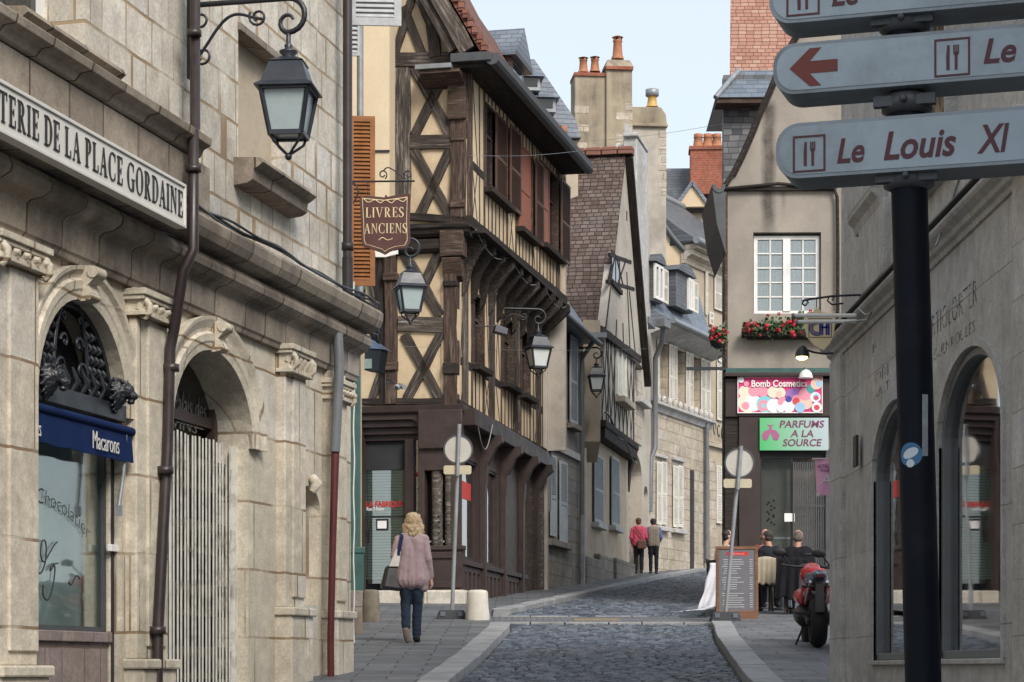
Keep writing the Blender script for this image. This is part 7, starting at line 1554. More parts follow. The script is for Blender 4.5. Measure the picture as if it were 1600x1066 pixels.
# ---------------------------------------------------------------- people
def blob(caps, vox, smooth=6):
    mb = MB()
    for c in caps:
        if c[0] == 'c':
            _, p0, r0, p1, r1 = c; p0, p1 = Vector(p0), Vector(p1); mb.tube([p0, p0 + (p1 - p0) * .5, p1], [r0, (r0 + r1) / 2, r1], 12); mb.ball(p0, (r0,) * 3, 12, 8); mb.ball(p1, (r1,) * 3, 12, 8)
        else: mb.ball(c[1], c[2], 16, 12)
    me = bpy.data.meshes.new('tmp'); me.from_pydata(mb.v, [], mb.f); o = bpy.data.objects.new('tmp', me); COL.objects.link(o)
    bm_ = bmesh.new(); bm_.from_mesh(me); bmesh.ops.recalc_face_normals(bm_, faces=bm_.faces); bm_.to_mesh(me); bm_.free()
    m = o.modifiers.new('r', 'REMESH'); m.mode = 'VOXEL'; m.voxel_size = vox
    if smooth: s_ = o.modifiers.new('s', 'SMOOTH'); s_.iterations = smooth; s_.factor = .5
    dg = bpy.context.evaluated_depsgraph_get(); out = bpy.data.meshes.new_from_object(o.evaluated_get(dg)); bpy.data.objects.remove(o); bpy.data.meshes.remove(me)
    out.polygons.foreach_set('use_smooth', [True] * len(out.polygons)); return out
FOLD = {'cardigan': .0045, 'jeans': .008, 'jacket': .010, 'waistcoat': .007, 'shirt_sleeves': .008, 'trousers': .009, 'coat': .010, 'hair': .007}
def mobj(name, me, mat, par):
    if name in FOLD:
        k = FOLD[name]; f = (34, 34, 9) if name == 'hair' else (7, 7, 13); nn = [v.normal.copy() for v in me.vertices]
        for v, q in zip(me.vertices, nn):
            c = v.co; t = mnoise.noise(Vector((c.x * f[0], c.y * f[1], c.z * f[2] + c.x * 6))) + .5 * mnoise.noise(Vector((c.x * f[0] * 2.3 + 9, c.y * f[1] * 2.3, c.z * f[2] * 2.1)))
            v.co += q * k * (t - .2 if name == 'hair' else t)
    me.materials.clear(); me.materials.append(mat); o = bpy.data.objects.new(name, me); COL.objects.link(o); o.parent = par; return o
M['skin'] = m_plain('skin', (.46, .27, .20), .55, .08, 9, spec=.3, bs=.03); M['skin_red'] = m_plain('ruddy_skin', (.40, .21, .155), .55, .08, 9, spec=.3, bs=.03)
def cloth(name, col, var=.12, bs=.25): return m_plain(name, col, .9, var, 9, spec=.15, bs=bs)
def hand(P, root, dirv, palm_n, s=1.0, curl=.6):
    """palm and five fingers as capsules: root = wrist, dirv = along the hand, palm_n = palm facing"""
    d = Vector(dirv).normalized(); n = Vector(palm_n); n = (n - d * n.dot(d)).normalized(); a = d.cross(n); r = Vector(root)
    for k in (-1, -.33, .33, 1): P.append(('c', r + d * .02 * s + a * k * .022 * s, .014 * s, r + d * .085 * s + a * k * .03 * s, .013 * s))
    for k, l in ((-1, .055), (-.33, .07), (.33, .075), (1, .066)):
        b = r + d * .09 * s + a * k * .031 * s; m = b + (d * math.cos(curl * .5) + n * math.sin(curl * .5)) * l * .55 * s; t = m + (d * math.cos(curl * 1.4) + n * math.sin(curl * 1.4)) * l * .55 * s
        P.append(('c', b, .0105 * s, m, .0098 * s)); P.append(('c', m, .0098 * s, t, .0085 * s))
    b = r + d * .025 * s + a * .026 * s; m = b + (d * .6 + a * .65 + n * .35) * .045 * s; t = m + (d * .9 + a * .1 + n * .4) * .036 * s
    P.append(('c', b, .014 * s, m, .012 * s)); P.append(('c', m, .012 * s, t, .01 * s))
def head(P, c, f, s=1.0):
    """c = centre of the skull, f = facing direction"""
    c = Vector(c); f = Vector(f).normalized(); r = f.cross(Vector((0, 0, 1))).normalized(); u = r.cross(f)
    P.append(('e', c + u * .02 * s, (.078 * s, .088 * s, .098 * s))); P.append(('e', c + f * .028 * s - u * .055 * s, (.058 * s, .06 * s, .065 * s)))
    P.append(('c', c + f * .088 * s + u * .0 * s, .010 * s, c + f * .106 * s - u * .035 * s, .014 * s)); P.append(('c', c + f * .062 * s - u * .105 * s, .02 * s, c + f * .05 * s - u * .1 * s, .025 * s))
    P.append(('c', c + f * .085 * s - u * .066 * s - r * .018 * s, .009 * s, c + f * .085 * s - u * .066 * s + r * .018 * s, .009 * s))
    for q in (-1, 1):
        P.append(('e', c + f * .074 * s + r * q * .034 * s + u * .004 * s, (.014 * s, .014 * s, .010 * s))); P.append(('e', c + r * q * .08 * s - u * .012 * s - f * .01 * s, (.012 * s, .02 * s, .03 * s)))
def arm(B, C_, sh, el, wr, hd, pn, s, sleeve=True, curl=.6):
    sh, el, wr = Vector(sh), Vector(el), Vector(wr)
    B += [('c', sh, .044 * s, el, .036 * s), ('c', el, .036 * s, wr, .025 * s)]; hand(B, wr, hd, pn, s, curl)
    C_ += [('c', sh, .060 * s, el, .050 * s), ('c', el, .050 * s, el + (wr - el) * .93, .040 * s)]
def leg(B, T_, hip, kn, an, toe, s):
    hip, kn, an, toe = map(Vector, (hip, kn, an, toe)); B += [('c', hip, .075 * s, kn, .05 * s), ('c', kn, .05 * s, an, .036 * s), ('c', an - Vector((0, 0, .03)), .03 * s, toe, .028 * s)]
    T_ += [('c', hip, .095 * s, kn, .066 * s), ('c', kn, .066 * s, kn + (an - kn) * .92, .058 * s)]
def shoe(par, an, toe, mat, s=1.0):
    an, toe = Vector(an), Vector(toe); d = (toe - an); me = blob([('c', an + Vector((0, 0, -.02)) - d * .15, .046 * s, an + d * .5 - Vector((0, 0, .015)), .045 * s), ('c', an + d * .5 - Vector((0, 0, .015)), .045 * s, toe, .038 * s)], .012, 2); return mobj('shoe', me, mat, par)
def hairpatch(c, items, vox=.012): return blob([('e', Vector(c) + Vector(o), r) for o, r in items], vox, 3)
def lion(s_, z):
    P = [('e', (s_, -.06, z), (.085, .085, .115)), ('e', (s_ + .01, -.14, z + .015), (.055, .055, .06)), ('e', (s_ + .015, -.185, z - .03), (.036, .04, .034)), ('e', (s_ + .015, -.17, z - .075), (.03, .03, .02))]
    P += [('e', (s_ + dx, -.12, z + .08), (.018, .014, .022)) for dx in (-.04, .055)]
    rnd = random.Random(3)
    for i in range(46): a = rnd.uniform(0, 6.28); k = rnd.uniform(.7, 1.1); P.append(('c', (s_ + .05 * k * math.cos(a), -.10, z + .07 * k * math.sin(a)), .014, (s_ + .10 * k * math.cos(a + .2), -.05, z + .135 * k * math.sin(a + .2) - .015), .009))
    me = blob(P, .008, 1)
    for v in me.vertices: v.co += v.normal * .008 * mnoise.noise(v.co * 45)
    for v in me.vertices: v.co.z -= zoff(gr)
    return mobj('lion_head', me, M['iron'], gr)
lion(FL.s(181, -.05), FL.z(185, 612, -.1)); lion(A1[0] + .13, FL.z(62, 585, -.1))
# woman walking away, blonde, dusty pink cardigan
d_ = 28.0; g = zg(d_) + .07
W_ = thing('person', 'blonde woman in a long dusty pink cardigan and dark jeans walking away up the pavement', 'person', None, ((643 - 800) / FPX * d_, d_, g), 0)
B, Cc, T_ = [], [], []
leg(B, T_, (.075, 0, .84), (.075, .05, .46), (.06, .03, .085), (.07, .17, .035), 1.0)
leg(B, T_, (-.075, 0, .84), (-.075, .03, .47), (-.06, -.17, .17), (-.04, -.13, .02), 1.0)
B += [('c', (-.06, 0, .86), .10, (.06, 0, .86), .10), ('c', (0, 0, .9), .09, (0, .01, 1.2), .09), ('c', (-.12, .01, 1.33), .06, (.12, .01, 1.33), .06), ('c', (0, .015, 1.36), .045, (.0, .03, 1.45), .045)]
head(B, (.02, .045, 1.52), (.1, 1, -.08))
arm(B, Cc, (.165, 0, 1.32), (.215, -.02, 1.06), (.25, .05, .82), (.1, .15, -1), (-.9, .2, 0), 1.0, curl=.9)
arm(B, Cc, (-.165, 0, 1.31), (-.22, -.05, 1.10), (-.19, .14, 1.12), (.3, 1, .5), (.6, -.1, -.6), 1.0, curl=1.2)
Cc += [('c', (-.10, .0, 1.325), .075, (.10, .0, 1.325), .075), ('c', (-.075, .0, 1.28), .10, (-.06, 0, 1.08), .105), ('c', (.075, .0, 1.28), .10, (.06, 0, 1.08), .105), ('c', (-.06, 0, 1.08), .105, (-.095, 0, .80), .132), ('c', (.06, 0, 1.08), .105, (.10, 0, .80), .132), ('c', (0, 0, 1.2), .10, (0, 0, .80), .140), ('c', (.12, .0, .75), .085, (.15, .0, .70), .065), ('c', (0, .01, 1.37), .06, (0, .02, 1.39), .055)]
mobj('body', blob(B, .0075, 3), M['skin'], W_)
me = blob(Cc, .012, 5)
for v in me.vertices:
    if v.co.z < .98 and abs(v.co.x) < .22: k = (.98 - v.co.z) / .3; a = math.atan2(v.co.y, v.co.x); v.co += Vector((math.cos(a), math.sin(a), 0)) * .007 * k * math.sin(a * 17)
mobj('cardigan', me, cloth('dusty_pink_knit', (.285, .215, .222), .15, .5), W_)
T_ += [('c', (-.06, 0, .84), .115, (.06, 0, .84), .115)]; mobj('jeans', blob(T_, .012, 4), cloth('dark_indigo_denim', (.018, .027, .045), .3), W_)
shoe(W_, (.06, .03, .075), (.07, .17, .035), cloth('black_shoe', (.02, .02, .02))); s_ = shoe(W_, (-.06, -.17, .16), (-.045, -.15, .03), cloth('tan_shoe_sole', (.17, .14, .12)))
rnd = random.Random(11); items = [((.0, -.01, .03), (.105, .115, .115)), ((-.07, -.03, -.07), (.06, .07, .09)), ((.08, -.03, -.09), (.06, .07, .10)), ((0, -.07, -.08), (.09, .05, .10))]
for i in range(90):
    a = rnd.uniform(2.7, 6.7); z = rnd.uniform(-.17, .10); rr_ = .10 + .025 * (z < -.03); items.append(((rr_ * math.cos(a) * (1 if z < .03 else .75), rr_ * math.sin(a) * .9, z), (.022, .022, .030)))
hm = m_plain('wavy_blonde_hair', (.36, .27, .165), .6, .4, 40, spec=.3, dirt=(.16, .105, .06), dirt_amt=.6, bs=.5); mobj('hair', hairpatch((.02, .045, 1.52), items, .010), hm, W_)
bg_ = thing('handbag', 'large black shoulder bag with navy strap and white panel hanging from the blonde woman', 'bag', None, W_.location + Vector((-.24, -.02, .68)), R(12))
mb = MB(); mb.hexa([(-.16, -.10, 0), (.12, -.10, -.03), (.12, .10, -.03), (-.16, .10, 0), (-.09, -.05, .30), (.08, -.05, .30), (.08, .05, .30), (-.09, .05, .30)]); obj('bag_body', mb, m_plain('black_leather', (.012, .012, .014), .35, .2, 9, spec=.5), bg_, .04)
obj('bag_panel', MB().hexa([(-.06, -.075, .28), (.07, -.075, .28), (.07, .0, .28), (-.06, .0, .28), (.03, -.085, .50), (.10, -.085, .50), (.10, .0, .50), (.03, .0, .50)]), cloth('white_canvas', (.52, .5, .47)), bg_, .01)
obj('strap', MB().bar((.07, -.09, .48), (.10, -.115, .66), .045, .012, (0, 1, 0)).bar((.10, -.115, .655), (.115, .03, .73), .045, .012, (0, 1, 1)).bar((.06, -.05, .3), (.065, -.088, .48), .04, .012, (0, 1, 0)), cloth('navy_strap', (.018, .025, .075)), bg_, .004)
# couple up the street
def walker(label, u, vfeet, d, top, trousers, hair, H, stoop=0.0, sleeve=None, vest=None, bald=False):
    p = px(u, vfeet, d); o = thing('person', label, 'person', None, (p.x, p.y, p.z), 0); s = H / 1.68; B, Cc, T_ = [], [], []
    leg(B, T_, (.08 * s, 0, .86 * s), (.09 * s, .02, .47 * s), (.09 * s, -.03, .08 * s), (.1 * s, .11, .03), s); leg(B, T_, (-.08 * s, 0, .86 * s), (-.08 * s, .05, .47 * s), (-.08 * s, .04, .08 * s), (-.09 * s, .18, .03), s)
    B += [('c', (-.06, 0, .88 * s), .10 * s, (.06, 0, .88 * s), .10 * s), ('c', (0, 0, .92 * s), .1 * s, (0, .02, 1.22 * s), .1 * s), ('c', (-.12 * s, .03, 1.36 * s), .06 * s, (.12 * s, .03, 1.36 * s), .06 * s), ('c', (0, .04, 1.4 * s), .05 * s, (0, .07 + stoop, 1.49 * s), .048 * s)]
    hc = Vector((0, .08 + stoop, (1.56 - stoop * .25) * s)); head(B, hc, (.1, 1, -.35), s)
    arm(B, Cc, (.18 * s, .02, 1.34 * s), (.23 * s, -.05, 1.08 * s), (.17 * s, .12, .93 * s), (-.3, 1, -.1), (-.5, 0, -.6), s); arm(B, Cc, (-.18 * s, .02, 1.34 * s), (-.24 * s, -.05, 1.08 * s), (-.20 * s, .1, .9 * s), (.2, .8, -.5), (.6, 0, -.3), s)
    Tt = [('c', (-.11 * s, .02, 1.35 * s), .078 * s, (.11 * s, .02, 1.35 * s), .078 * s)] + [('c', (q * .08 * s, .01, 1.29 * s), .12 * s, (q * .07 * s, 0, .9 * s), .132 * s) for q in (-1, 0, 1)]
    mobj('body', blob(B, .011, 3), M['skin_red'], o)
    if vest: mobj('shirt_sleeves', blob(Cc, .014, 4), sleeve, o); mobj('waistcoat', blob(Tt, .014, 5), top, o)
    else: mobj('jacket', blob(Cc + Tt, .014, 5), top, o)
    T_ += [('c', (-.06 * s, 0, .86 * s), .115 * s, (.06 * s, 0, .86 * s), .115 * s)]; mobj('trousers', blob(T_, .014, 4), trousers, o)
    for q in (-1, 1): shoe(o, (q * .085 * s, -.03 if q > 0 else .04, .07), (q * .095 * s, .11 if q > 0 else .18, .035), M['black'], s)
    mobj('hair', hairpatch(hc, [((0, -.02, .045), (.092 * s, .098 * s, .085 * s)), ((0, -.055, -.02), (.078 * s, .055 * s, .07 * s))]), hair, o); return o
dk = cloth('black_trousers', (.018, .019, .025), .2)
gd = 65.5
w2_ = walker('woman in a pink jacket walking up the far pavement', 998, 896, gd, cloth('bright_pink_jacket', (.42, .07, .11)), dk, m_plain('short_auburn_hair', (.09, .035, .025), .7, .3, 30), 1.66, .03)
walker('man in a grey-brown waistcoat over blue sleeves walking beside the pink jacket', 1021, 897, gd + .2, cloth('grey_brown_waistcoat', (.20, .17, .14)), dk, m_plain('dark_hair', (.02, .017, .016), .6, .3, 30), 1.68, .06, cloth('blue_shirt', (.10, .13, .26)), True)
hb2 = thing('handbag', 'brown leather shoulder bag on the back of the woman in pink', 'bag', None, w2_.location + Vector((.08, -.19, .86)), 0)
obj('bag_body', MB().box(-.13, .13, -.05, .05, -.14, .12), m_plain('brown_leather', (.10, .045, .03), .5, .15, 6), hb2, .03); obj('strap', MB().bar((.08, .0, .1), (-.2, .03, .52), .025, .012), m_plain('brown_leather', (.06, .03, .02), .5), hb2)
# ---------------------------------------------------------------- cafe terrace
def sitter(label, u, vseat_top, d, H, coat, hair, rz, bald=False, skin='skin', trousers=None, lean=.0):
    """seated on a 0.45 m chair; local +y is where the person faces"""
    g = zg(d) + .07; o = thing('person', label, 'person', None, ((u - 800) / FPX * d, d, g), rz); s = H / 1.72; B, Cc, T_ = [], [], []
    for q in (-1, 1):
        leg(B, T_, (q * .09 * s, 0, .54), (q * .12 * s, .42, .53), (q * .12 * s, .36, .09), (q * .13 * s, .50, .035), s)
        arm(B, Cc, (q * .19 * s, .03 + lean, 1.03), (q * .25 * s, .06 + lean, .77), (q * .13 * s, .34 + lean, .80), (-q * .3, 1, .1), (-q * .3, 0, -1), s)
    B += [('c', (-.06, 0, .56), .11 * s, (.06, 0, .56), .11 * s), ('c', (0, 0, .6), .125 * s, (0, .02 + lean, .92), .125 * s), ('c', (-.13 * s, .03 + lean, 1.06), .065 * s, (.13 * s, .03 + lean, 1.06), .065 * s), ('c', (0, .03 + lean, 1.1), .055 * s, (0, .06 + lean, 1.2), .052 * s)]
    hc = Vector((0, .08 + lean, 1.285)); head(B, hc, (.25, 1, -.1), s * 1.02)
    Cc += [('c', (-.13 * s, .02 + lean, 1.05), .085 * s, (.13 * s, .02 + lean, 1.05), .085 * s), ('c', (-.10 * s, .01 + lean, .98), .13 * s, (-.09 * s, 0, .62), .15 * s), ('c', (.10 * s, .01 + lean, .98), .13 * s, (.09 * s, 0, .62), .15 * s), ('c', (0, .01 + lean, .98), .13 * s, (0, 0, .62), .15 * s)]
    mobj('body', blob(B, .010, 3), M[skin], o); mobj('coat', blob(Cc, .014, 5), coat, o); mobj('trousers', blob(T_ + [('c', (-.06, 0, .56), .12 * s, (.06, 0, .56), .12 * s)], .014, 4), trousers or dk, o)
    for q in (-1, 1): shoe(o, (q * .12 * s, .36, .075), (q * .13 * s, .50, .04), M['black'], s)
    items = [((0, -.03, .035), (.088 * s, .088 * s, .082 * s)), ((0, -.05, -.025), (.078 * s, .055 * s, .06 * s))] if not bald else [((0, -.045, -.01), (.088 * s, .066 * s, .07 * s)), ((.055, -.01, .0), (.038, .055, .05)), ((-.055, -.01, .0), (.038, .055, .05)), ((0, -.03, .045), (.07, .07, .068))]
    mobj('hair', hairpatch(hc, items), hair, o); return o
M['wood_dark'] = m_timber('dark_chair_wood', (.02, .014, .012), (.05, .035, .028), (.1, .08, .06), .2)
def chair(label, loc, rz, drape=None):
    o = thing('chair', label, 'chair', None, loc, rz, 'bistro chairs on the terrace')
    obj('seat', MB().box(-.21, .21, -.2, .22, .43, .46), M['wood_dark'], o, .012); obj('backrest', MB().box(-.2, .2, -.225, -.2, .60, .86), M['wood_dark'], o, .012)
    for x in (-.19, .19):
        obj('leg', MB().bar((x, .2, 0), (x, .2, .43), .03), M['wood_dark'], o); obj('leg', MB().bar((x, -.23, 0), (x, -.19, .43), .03).bar((x, -.2, .43), (x, -.225, .88), .03), M['wood_dark'], o)
    if drape: obj('seat_cushion', MB().box(-.2, .2, -.19, .21, .461, .49), drape, o, .015)
    return o
def garment(name, label, loc, rz, wt, wb, h, mat, cat, fold=.02, d=.07, seed=1):
    """cloth hung over a chair back: a wavy sheet with thickness falling on the outside"""
    r_ = random.Random(seed); mb = MB(); n, m_ = 26, 16; V = []; Fc = []
    for j in range(m_ + 1):
        t = j / m_; w_ = wt + (wb - wt) * t
        for i in range(n + 1):
            x = (i / n - .5) * w_; V.append((x, -d * (.5 + .3 * math.cos(x / w_ * 3.0)) - fold * (.3 + t) * math.sin(i * .95 + seed + t * .8), -h * t * (1 - .04 * math.sin(i * .7 + seed)) + (.03 * math.cos(x / w_ * math.pi) if j == 0 else 0)))
    for j in range(m_):
        for i in range(n): k = j * (n + 1) + i; Fc.append((k, k + 1, k + n + 2, k + n + 1))
    mb.add(V, Fc, True); o = obj(name, mb, mat, None, recalc=False); o.location = loc; o.rotation_euler.z = rz
    s_ = o.modifiers.new('thickness', 'SOLIDIFY'); s_.thickness = .02; s_.offset = 0; return tag(o, label, cat)
def at(u, d, z=0): return Vector(((u - 800) / FPX * d, d, zg(d) + .07 + z))
black_wool = cloth('black_wool', (.012, .012, .015), .3)
# man in black, back to us
d1 = 36.6; sitter('balding man in a black jacket seated with his back to us', 1246, 0, d1, 1.80, black_wool, m_plain('grey_brown_hair', (.10, .085, .07), .7, .2, 30), R(-12), True, 'skin_red', lean=.03)
chair('dark bistro chair under the balding man in black', at(1246, d1), R(-12)); garment('draped_coat', 'long black coat hung over the back of the balding man\'s chair', at(1239, d1 - .27, .93), R(-12), .50, .62, .66, black_wool, 'coat', .02, .06, 3)
d2 = 37.6; sitter('man in a dark coat seated behind the menu board facing left', 1204, 0, d2, 1.74, cloth('dark_coat', (.016, .017, .022), .3), m_plain('dark_grey_hair', (.04, .035, .03), .7, .2, 30), R(40), False, 'skin_red')
chair('dark bistro chair under the man in the dark coat', at(1204, d2), R(40)); garment('draped_jacket', 'beige jacket hung over a chair between the two seated men', at(1196, d2 - .35, .92), R(5), .34, .34, .44, cloth('beige_cotton', (.36, .31, .23)), 'jacket', .015, .06, 5)
d3 = 39.2; sitter('person half hidden behind the man in the dark coat', 1194, 0, d3, 1.70, cloth('dull_red_top', (.16, .05, .05)), m_plain('red_brown_hair', (.16, .07, .04), .7, .2, 30), R(190), False, 'skin')
chair('dark bistro chair behind the half-hidden diner', at(1194, d3), R(190))
d4 = 39.0; sitter('dark-haired woman in a beige top seated behind the leaning road sign', 1131, 0, d4, 1.62, cloth('beige_knit', (.46, .38, .28)), m_plain('black_hair', (.015, .012, .012), .6, .2, 30), R(-60), False, 'skin')
chair('dark bistro chair under the dark-haired woman', at(1131, d4), R(-60))
def table(label, loc, w_, mat):
    o = thing('table', label, 'table', None, loc, 0); obj('tabletop', MB().lathe([(w_, .72), (w_, .745), (w_ * .98, .75)], (0, 0, 0), 24), M['wood_dark'], o); obj('pedestal', MB().lathe([(.22, 0), (.22, .02), (.04, .06), (.035, .72)], (0, 0, 0), 14), M['iron'], o); return o
t1 = at(1150, 38.2); table('round pedestal table behind the menu board', t1, .36, None)
t2 = at(1222, 38.4); table('round pedestal table between the seated men', t2, .36, None)
bt = thing('bottle', 'small glass water bottle on the table behind the menu board', 'bottle', None, t1 + Vector((.05, -.1, .75)), 0); obj('glass_body', MB().lathe([(.035, 0), (.038, .02), (.038, .14), (.014, .19), (.014, .24)], (0, 0, 0), 12), M['glass_soft'], bt); obj('cap', MB().lathe([(.016, .235), (.016, .255)], (0, 0, 0), 10), M['white'], bt)
mb = MB(); V = []; Fc = []; n, m_ = 30, 18
for j in range(m_ + 1):
    t = j / m_
    for i in range(n + 1):
        q = i / n; x0_, x1_ = -.10 - .22 * t ** 1.3, .62 - .06 * t; x = x0_ + (x1_ - x0_) * q
        V.append((x + .012 * math.sin(j * .7 + i), -.05 - .05 * t - (.012 + .05 * t) * math.sin(i * .85 + t * 1.5), -(.80 - .22 * q) * t - .03 * math.sin(q * 5) * t))
for j in range(m_):
    for i in range(n): k = j * (n + 1) + i; Fc.append((k, k + 1, k + n + 2, k + n + 1))
mb.add(V, Fc, True); o = obj('tablecloth', mb, cloth('white_linen', (.58, .58, .62), .05), None, recalc=False); o.location = at(1118, 37.2, .84); o.modifiers.new('thickness', 'SOLIDIFY').thickness = .01
tag(o, 'white cloth trailing off a terrace table left of the menu board', 'cloth')
table('terrace table hidden behind the menu board under the white cloth', at(1142, 37.6), .42, None)
mb = MB(); V = []; Fc = []
for i in range(9):
    t = i / 8
    for k in range(5): V.append((-.52 * t + .03 * k, -.14 * k * (1 - .5 * t) + .04 * math.sin(i + k), .03 + .09 * (1 - t) * (1 - t) + .012 * math.sin(k * 2 + i)))
for i in range(8):
    for k in range(4): j = i * 5 + k; Fc.append((j, j + 1, j + 6, j + 5))
mb.add(V, Fc, True); o = obj('napkin', mb, cloth('white_linen', (.60, .60, .64), .05), None, recalc=False); o.location = at(1108, 36.9, .0); o.modifiers.new('thickness', 'SOLIDIFY').thickness = .01; tag(o, 'trailing end of white linen lying on the ground by the cloth', 'cloth')
garment('napkin', 'pale blue-white cloth hanging between the beige jacket and black coat', at(1231, 36.9, .62), R(10), .08, .12, .5, cloth('pale_blue_cloth', (.5, .54, .62), .05), 'cloth', .02, .04, 6)
# menu board
d_ = 34.9; g = zg(d_) + .06; p0 = at(1152, d_, -.01); mn = thing('menu_board', 'wooden A-frame menu board with grey chalk panel and red heading', 'menu board', None, p0, R(-3))
wd_ = lambda u: (u - 1152) / FPX * d_; hh = lambda v: (975 - v) / FPX * d_
M['board_wood'] = m_timber('orange_brown_frame_wood', (.11, .055, .032), (.19, .10, .06), (.28, .18, .12), .3)
tilt = lambda p: Vector((p.x, p.y + p.z * .16, p.z)); a, b, t_ = -.335, .335, 1.17
fr_ = obj('frame', MB().panel([rectl(a, b, .0, t_), [(a + .05, .14), (b - .05, .14), (b - .05, t_ - .05), (a + .05, t_ - .05)], ], -.02, .02, m=tilt), M['board_wood'], mn, .004)
obj('chalk_panel', MB().panel([rectl(a + .04, b - .04, .13, t_ - .04)], -.005, .01, m=tilt), m_plain('grey_menu_panel', (.10, .10, .115), .5, .1, 5), mn)
obj('rear_leg', MB().bar((a + .03, .55, .0), (a + .03, .2, 1.12), .04).bar((b - .03, .55, 0), (b - .03, .2, 1.12), .04), M['board_wood'], mn)
obj('red_heading', MB().box(-.16, .18, -.008, -.006, 1.01, 1.08), M['red_paint'], mn); mn.children[-1].location.y = .166; 
lettering('MENUS', -.1, .12, 1.03, 1.065, -.012, m_col('pale_pink_print', (.6, .3, .3)), mn, m=tilt)
mb = MB(); rnd = random.Random(5); lines = []
for i in range(22):
    if i in (7, 14): continue
    z = .95 - i * .036; lines.append(z)
    mb.panel([rectl(-.24 + rnd.uniform(0, .04), rnd.uniform(-.02, .12), z, z + .009)], -.009, -.006, m=tilt); mb.panel([rectl(.2, .25, z, z + .009)], -.009, -.006, m=tilt)
mo = obj('menu_lines', mb, m_col('chalk_print', (.42, .42, .43)), mn)
mo['kind'] = 'stuff'
# motorbike
d_ = 26.9; g = zg(d_) + .07; MBK = thing('motorcycle', 'red motorcycle parked at the grey corner, rear wheel towards us', 'motorcycle', None, ((1278 - 800) / FPX * d_, d_, g), R(-3))
M['rubber'] = m_plain('tyre_rubber', (.014, .014, .015), .8, .2, 9); M['engine'] = m_plain('dark_engine_metal', (.035, .035, .038), .45, .3, 9, metal=.5); M['bike_red'] = m_plain('glossy_red_paint', (.42, .012, .02), .2, .05, 4, spec=.6); M['chrome'] = m_plain('brushed_metal', (.42, .43, .45), .28, .1, 6, metal=.8)
def wheel(y, r, wdt):
    w0 = obj('wheel', MB().tube([(0, y + (r - wdt * .5) * math.cos(t), r + (r - wdt * .5) * math.sin(t)) for t in [2 * math.pi * i / 32 for i in range(32)]], wdt * .5, 12, closed=True), M['rubber'], MBK); w0.scale.x = 1.25
    obj('rim', MB().tube([(0, y + (r - wdt) * math.cos(t), r + (r - wdt) * math.sin(t)) for t in [2 * math.pi * i / 28 for i in range(28)]], .022, 8, closed=True), M['engine'], w0)
    mb = MB(); 
    for k in range(5): a = k * 2 * math.pi / 5; mb.bar((0, y, r), (0, y + (r - wdt) * math.cos(a), r + (r - wdt) * math.sin(a)), .05, .03, (1, 0, 0))
    mb.tube([(-.07, y, r), (.07, y, r)], .04, 12); obj('spokes', mb, M['engine'], w0)
    obj('brake_disc', MB().tube([(.075, y, r), (.08, y, r)], .13, 24), M['chrome'], w0)
wheel(0, .31, .165); wheel(1.42, .30, .12)
def part(name, caps, mat, vox=.014, sm=4): return mobj(name, blob(caps, vox, sm), mat, MBK)
part('seat', [('c', (0, -.12, .86), .09, (0, .25, .80), .11), ('c', (0, .25, .80), .11, (0, .48, .80), .10)], m_plain('dark_blue_grey_seat', (.05, .075, .10), .45, .15, 6))
part('tail', [('c', (-.04, -.20, .88), .05, (-.06, .25, .84), .09), ('c', (.04, -.20, .88), .05, (.06, .25, .84), .09)], m_plain('blue_grey_sky_reflection_tail', (.08, .13, .18), .22, .1, 5, spec=.6)); part('side_panel', [('c', (-.09, -.02, .74), .03, (-.11, .3, .66), .05), ('c', (.09, -.02, .74), .03, (.11, .3, .66), .05), ('c', (.13, .3, .74), .05, (.13, .5, .6), .06), ('c', (-.13, .3, .74), .05, (-.13, .5, .6), .06)], M['bike_red'])  # tail's blue-grey base colour stands in for sky reflected on its top
part('fuel_tank', [('c', (0, .55, .90), .12, (0, .85, .95), .13), ('c', (-.05, .7, .92), .12, (.05, .7, .92), .12)], M['bike_red'])
part('fairing', [('c', (-.13, .62, .62), .09, (-.13, 1.0, .66), .10), ('c', (.13, .62, .62), .09, (.13, 1.0, .66), .10), ('c', (0, 1.25, .98), .11, (0, 1.38, .9), .10)], M['bike_red'])
part('engine', [('c', (-.1, .55, .38), .13, (-.1, .85, .42), .14), ('c', (.1, .55, .38), .13, (.1, .85, .42), .14), ('c', (0, .7, .55), .14, (0, .9, .6), .12)], M['engine'])
obj('swing_arm', MB().bar((-.11, 0, .31), (-.11, .55, .42), .05, .07).bar((.11, 0, .31), (.11, .55, .42), .05, .07), M['engine'], MBK, .01)
obj('subframe', MB().tube([(-.1, -.15, .80), (-.12, .3, .58), (-.1, .6, .55)], .02, 8).tube([(.1, -.15, .80), (.12, .3, .58), (.1, .6, .55)], .02, 8), M['chrome'], MBK)
obj('exhaust', MB().tube([(.17, .6, .30), (.18, .2, .34), (.19, -.12, .46)], [.03, .05, .055], 14), M['chrome'], MBK)
obj('fork', MB().tube([(-.1, 1.42, .3), (-.1, 1.2, .95)], .028, 8).tube([(.1, 1.42, .3), (.1, 1.2, .95)], .028, 8), M['chrome'], MBK)
obj('handlebar', MB().tube([(-.38, .98, 1.06), (-.2, 1.1, 1.04), (.2, 1.1, 1.04), (.38, .98, 1.06)], .016, 8), M['black'], MBK)
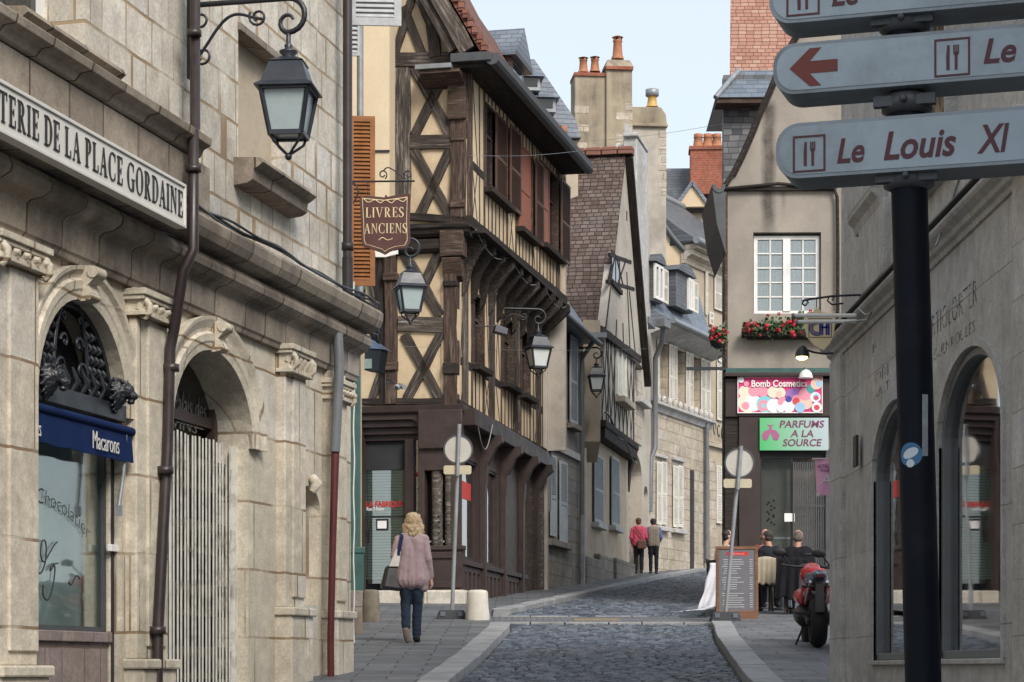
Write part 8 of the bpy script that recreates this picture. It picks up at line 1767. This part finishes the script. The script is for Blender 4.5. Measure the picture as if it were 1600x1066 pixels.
for q in (-1, 1):
    obj('mirror', MB().tube([(q * .25, 1.06, 1.05), (q * .36, 1.02, 1.2)], .01, 6).ball((q * .40, 1.0, 1.22), (.085, .02, .05), 12, 8), M['black'], MBK); obj('turn_signal', MB().tube([(q * .05, -.2, .74), (q * .17, -.22, .74)], .012, 6).ball((q * .18, -.22, .74), (.035, .025, .022), 8, 6), M['black'], MBK)
    obj('footpeg', MB().tube([(q * .12, .25, .42), (q * .26, .25, .43)], .014, 6), M['engine'], MBK)
part('windscreen', [('c', (-.10, 1.30, 1.06), .03, (.10, 1.30, 1.06), .03), ('c', (-.06, 1.24, 1.2), .02, (.06, 1.24, 1.2), .02)], M['black'])
obj('tail_light', MB().box(-.05, .05, -.285, -.26, .84, .89), M['red_dark'], MBK, .008); obj('mudguard', MB().hexa([(-.06, -.33, .42), (.06, -.33, .42), (.06, -.30, .42), (-.06, -.30, .42), (-.05, -.22, .80), (.05, -.22, .80), (.05, -.16, .80), (-.05, -.16, .80)]), M['black'], MBK, .01)
obj('side_stand', MB().tube([(-.1, .55, .35), (-.24, .6, 0)], .014, 6), M['black'], MBK)
m2_ = copy_tree(MBK); m2_.location = ((1338 - 800) / FPX * 25.7, 25.7, zg(25.7) + .07); m2_.rotation_euler.z = R(-6); m2_['label'] = 'second motorcycle, mostly hidden by the grey corner'
MBK['group'] = m2_['group'] = 'motorcycles at the grey corner'
# overhead wires
def wire(label, a, b, sag, r=.0045):
    P = [a + (b - a) * (i / 20) - Vector((0, 0, sag * math.sin(math.pi * i / 20))) for i in range(21)]; mb = MB().tube([p - a for p in P], r, 5); o = obj('overhead_wire', mb, M['zinc'], None); o.location = a; return tag(o, label, 'wire')
wire('thin wire crossing the sky from the timber eave to the slate turret', px(905, 222, 48), px(1133, 193, 47), .05)
wire('thin wire strung along under the timbered eave', px(735, 243, 40.9), px(905, 236, 47), .05)
wire('thin wire crossing in front of the timbered house at sill height', px(625, 541, 40.3), px(1010, 545, 55), .06, .0035)
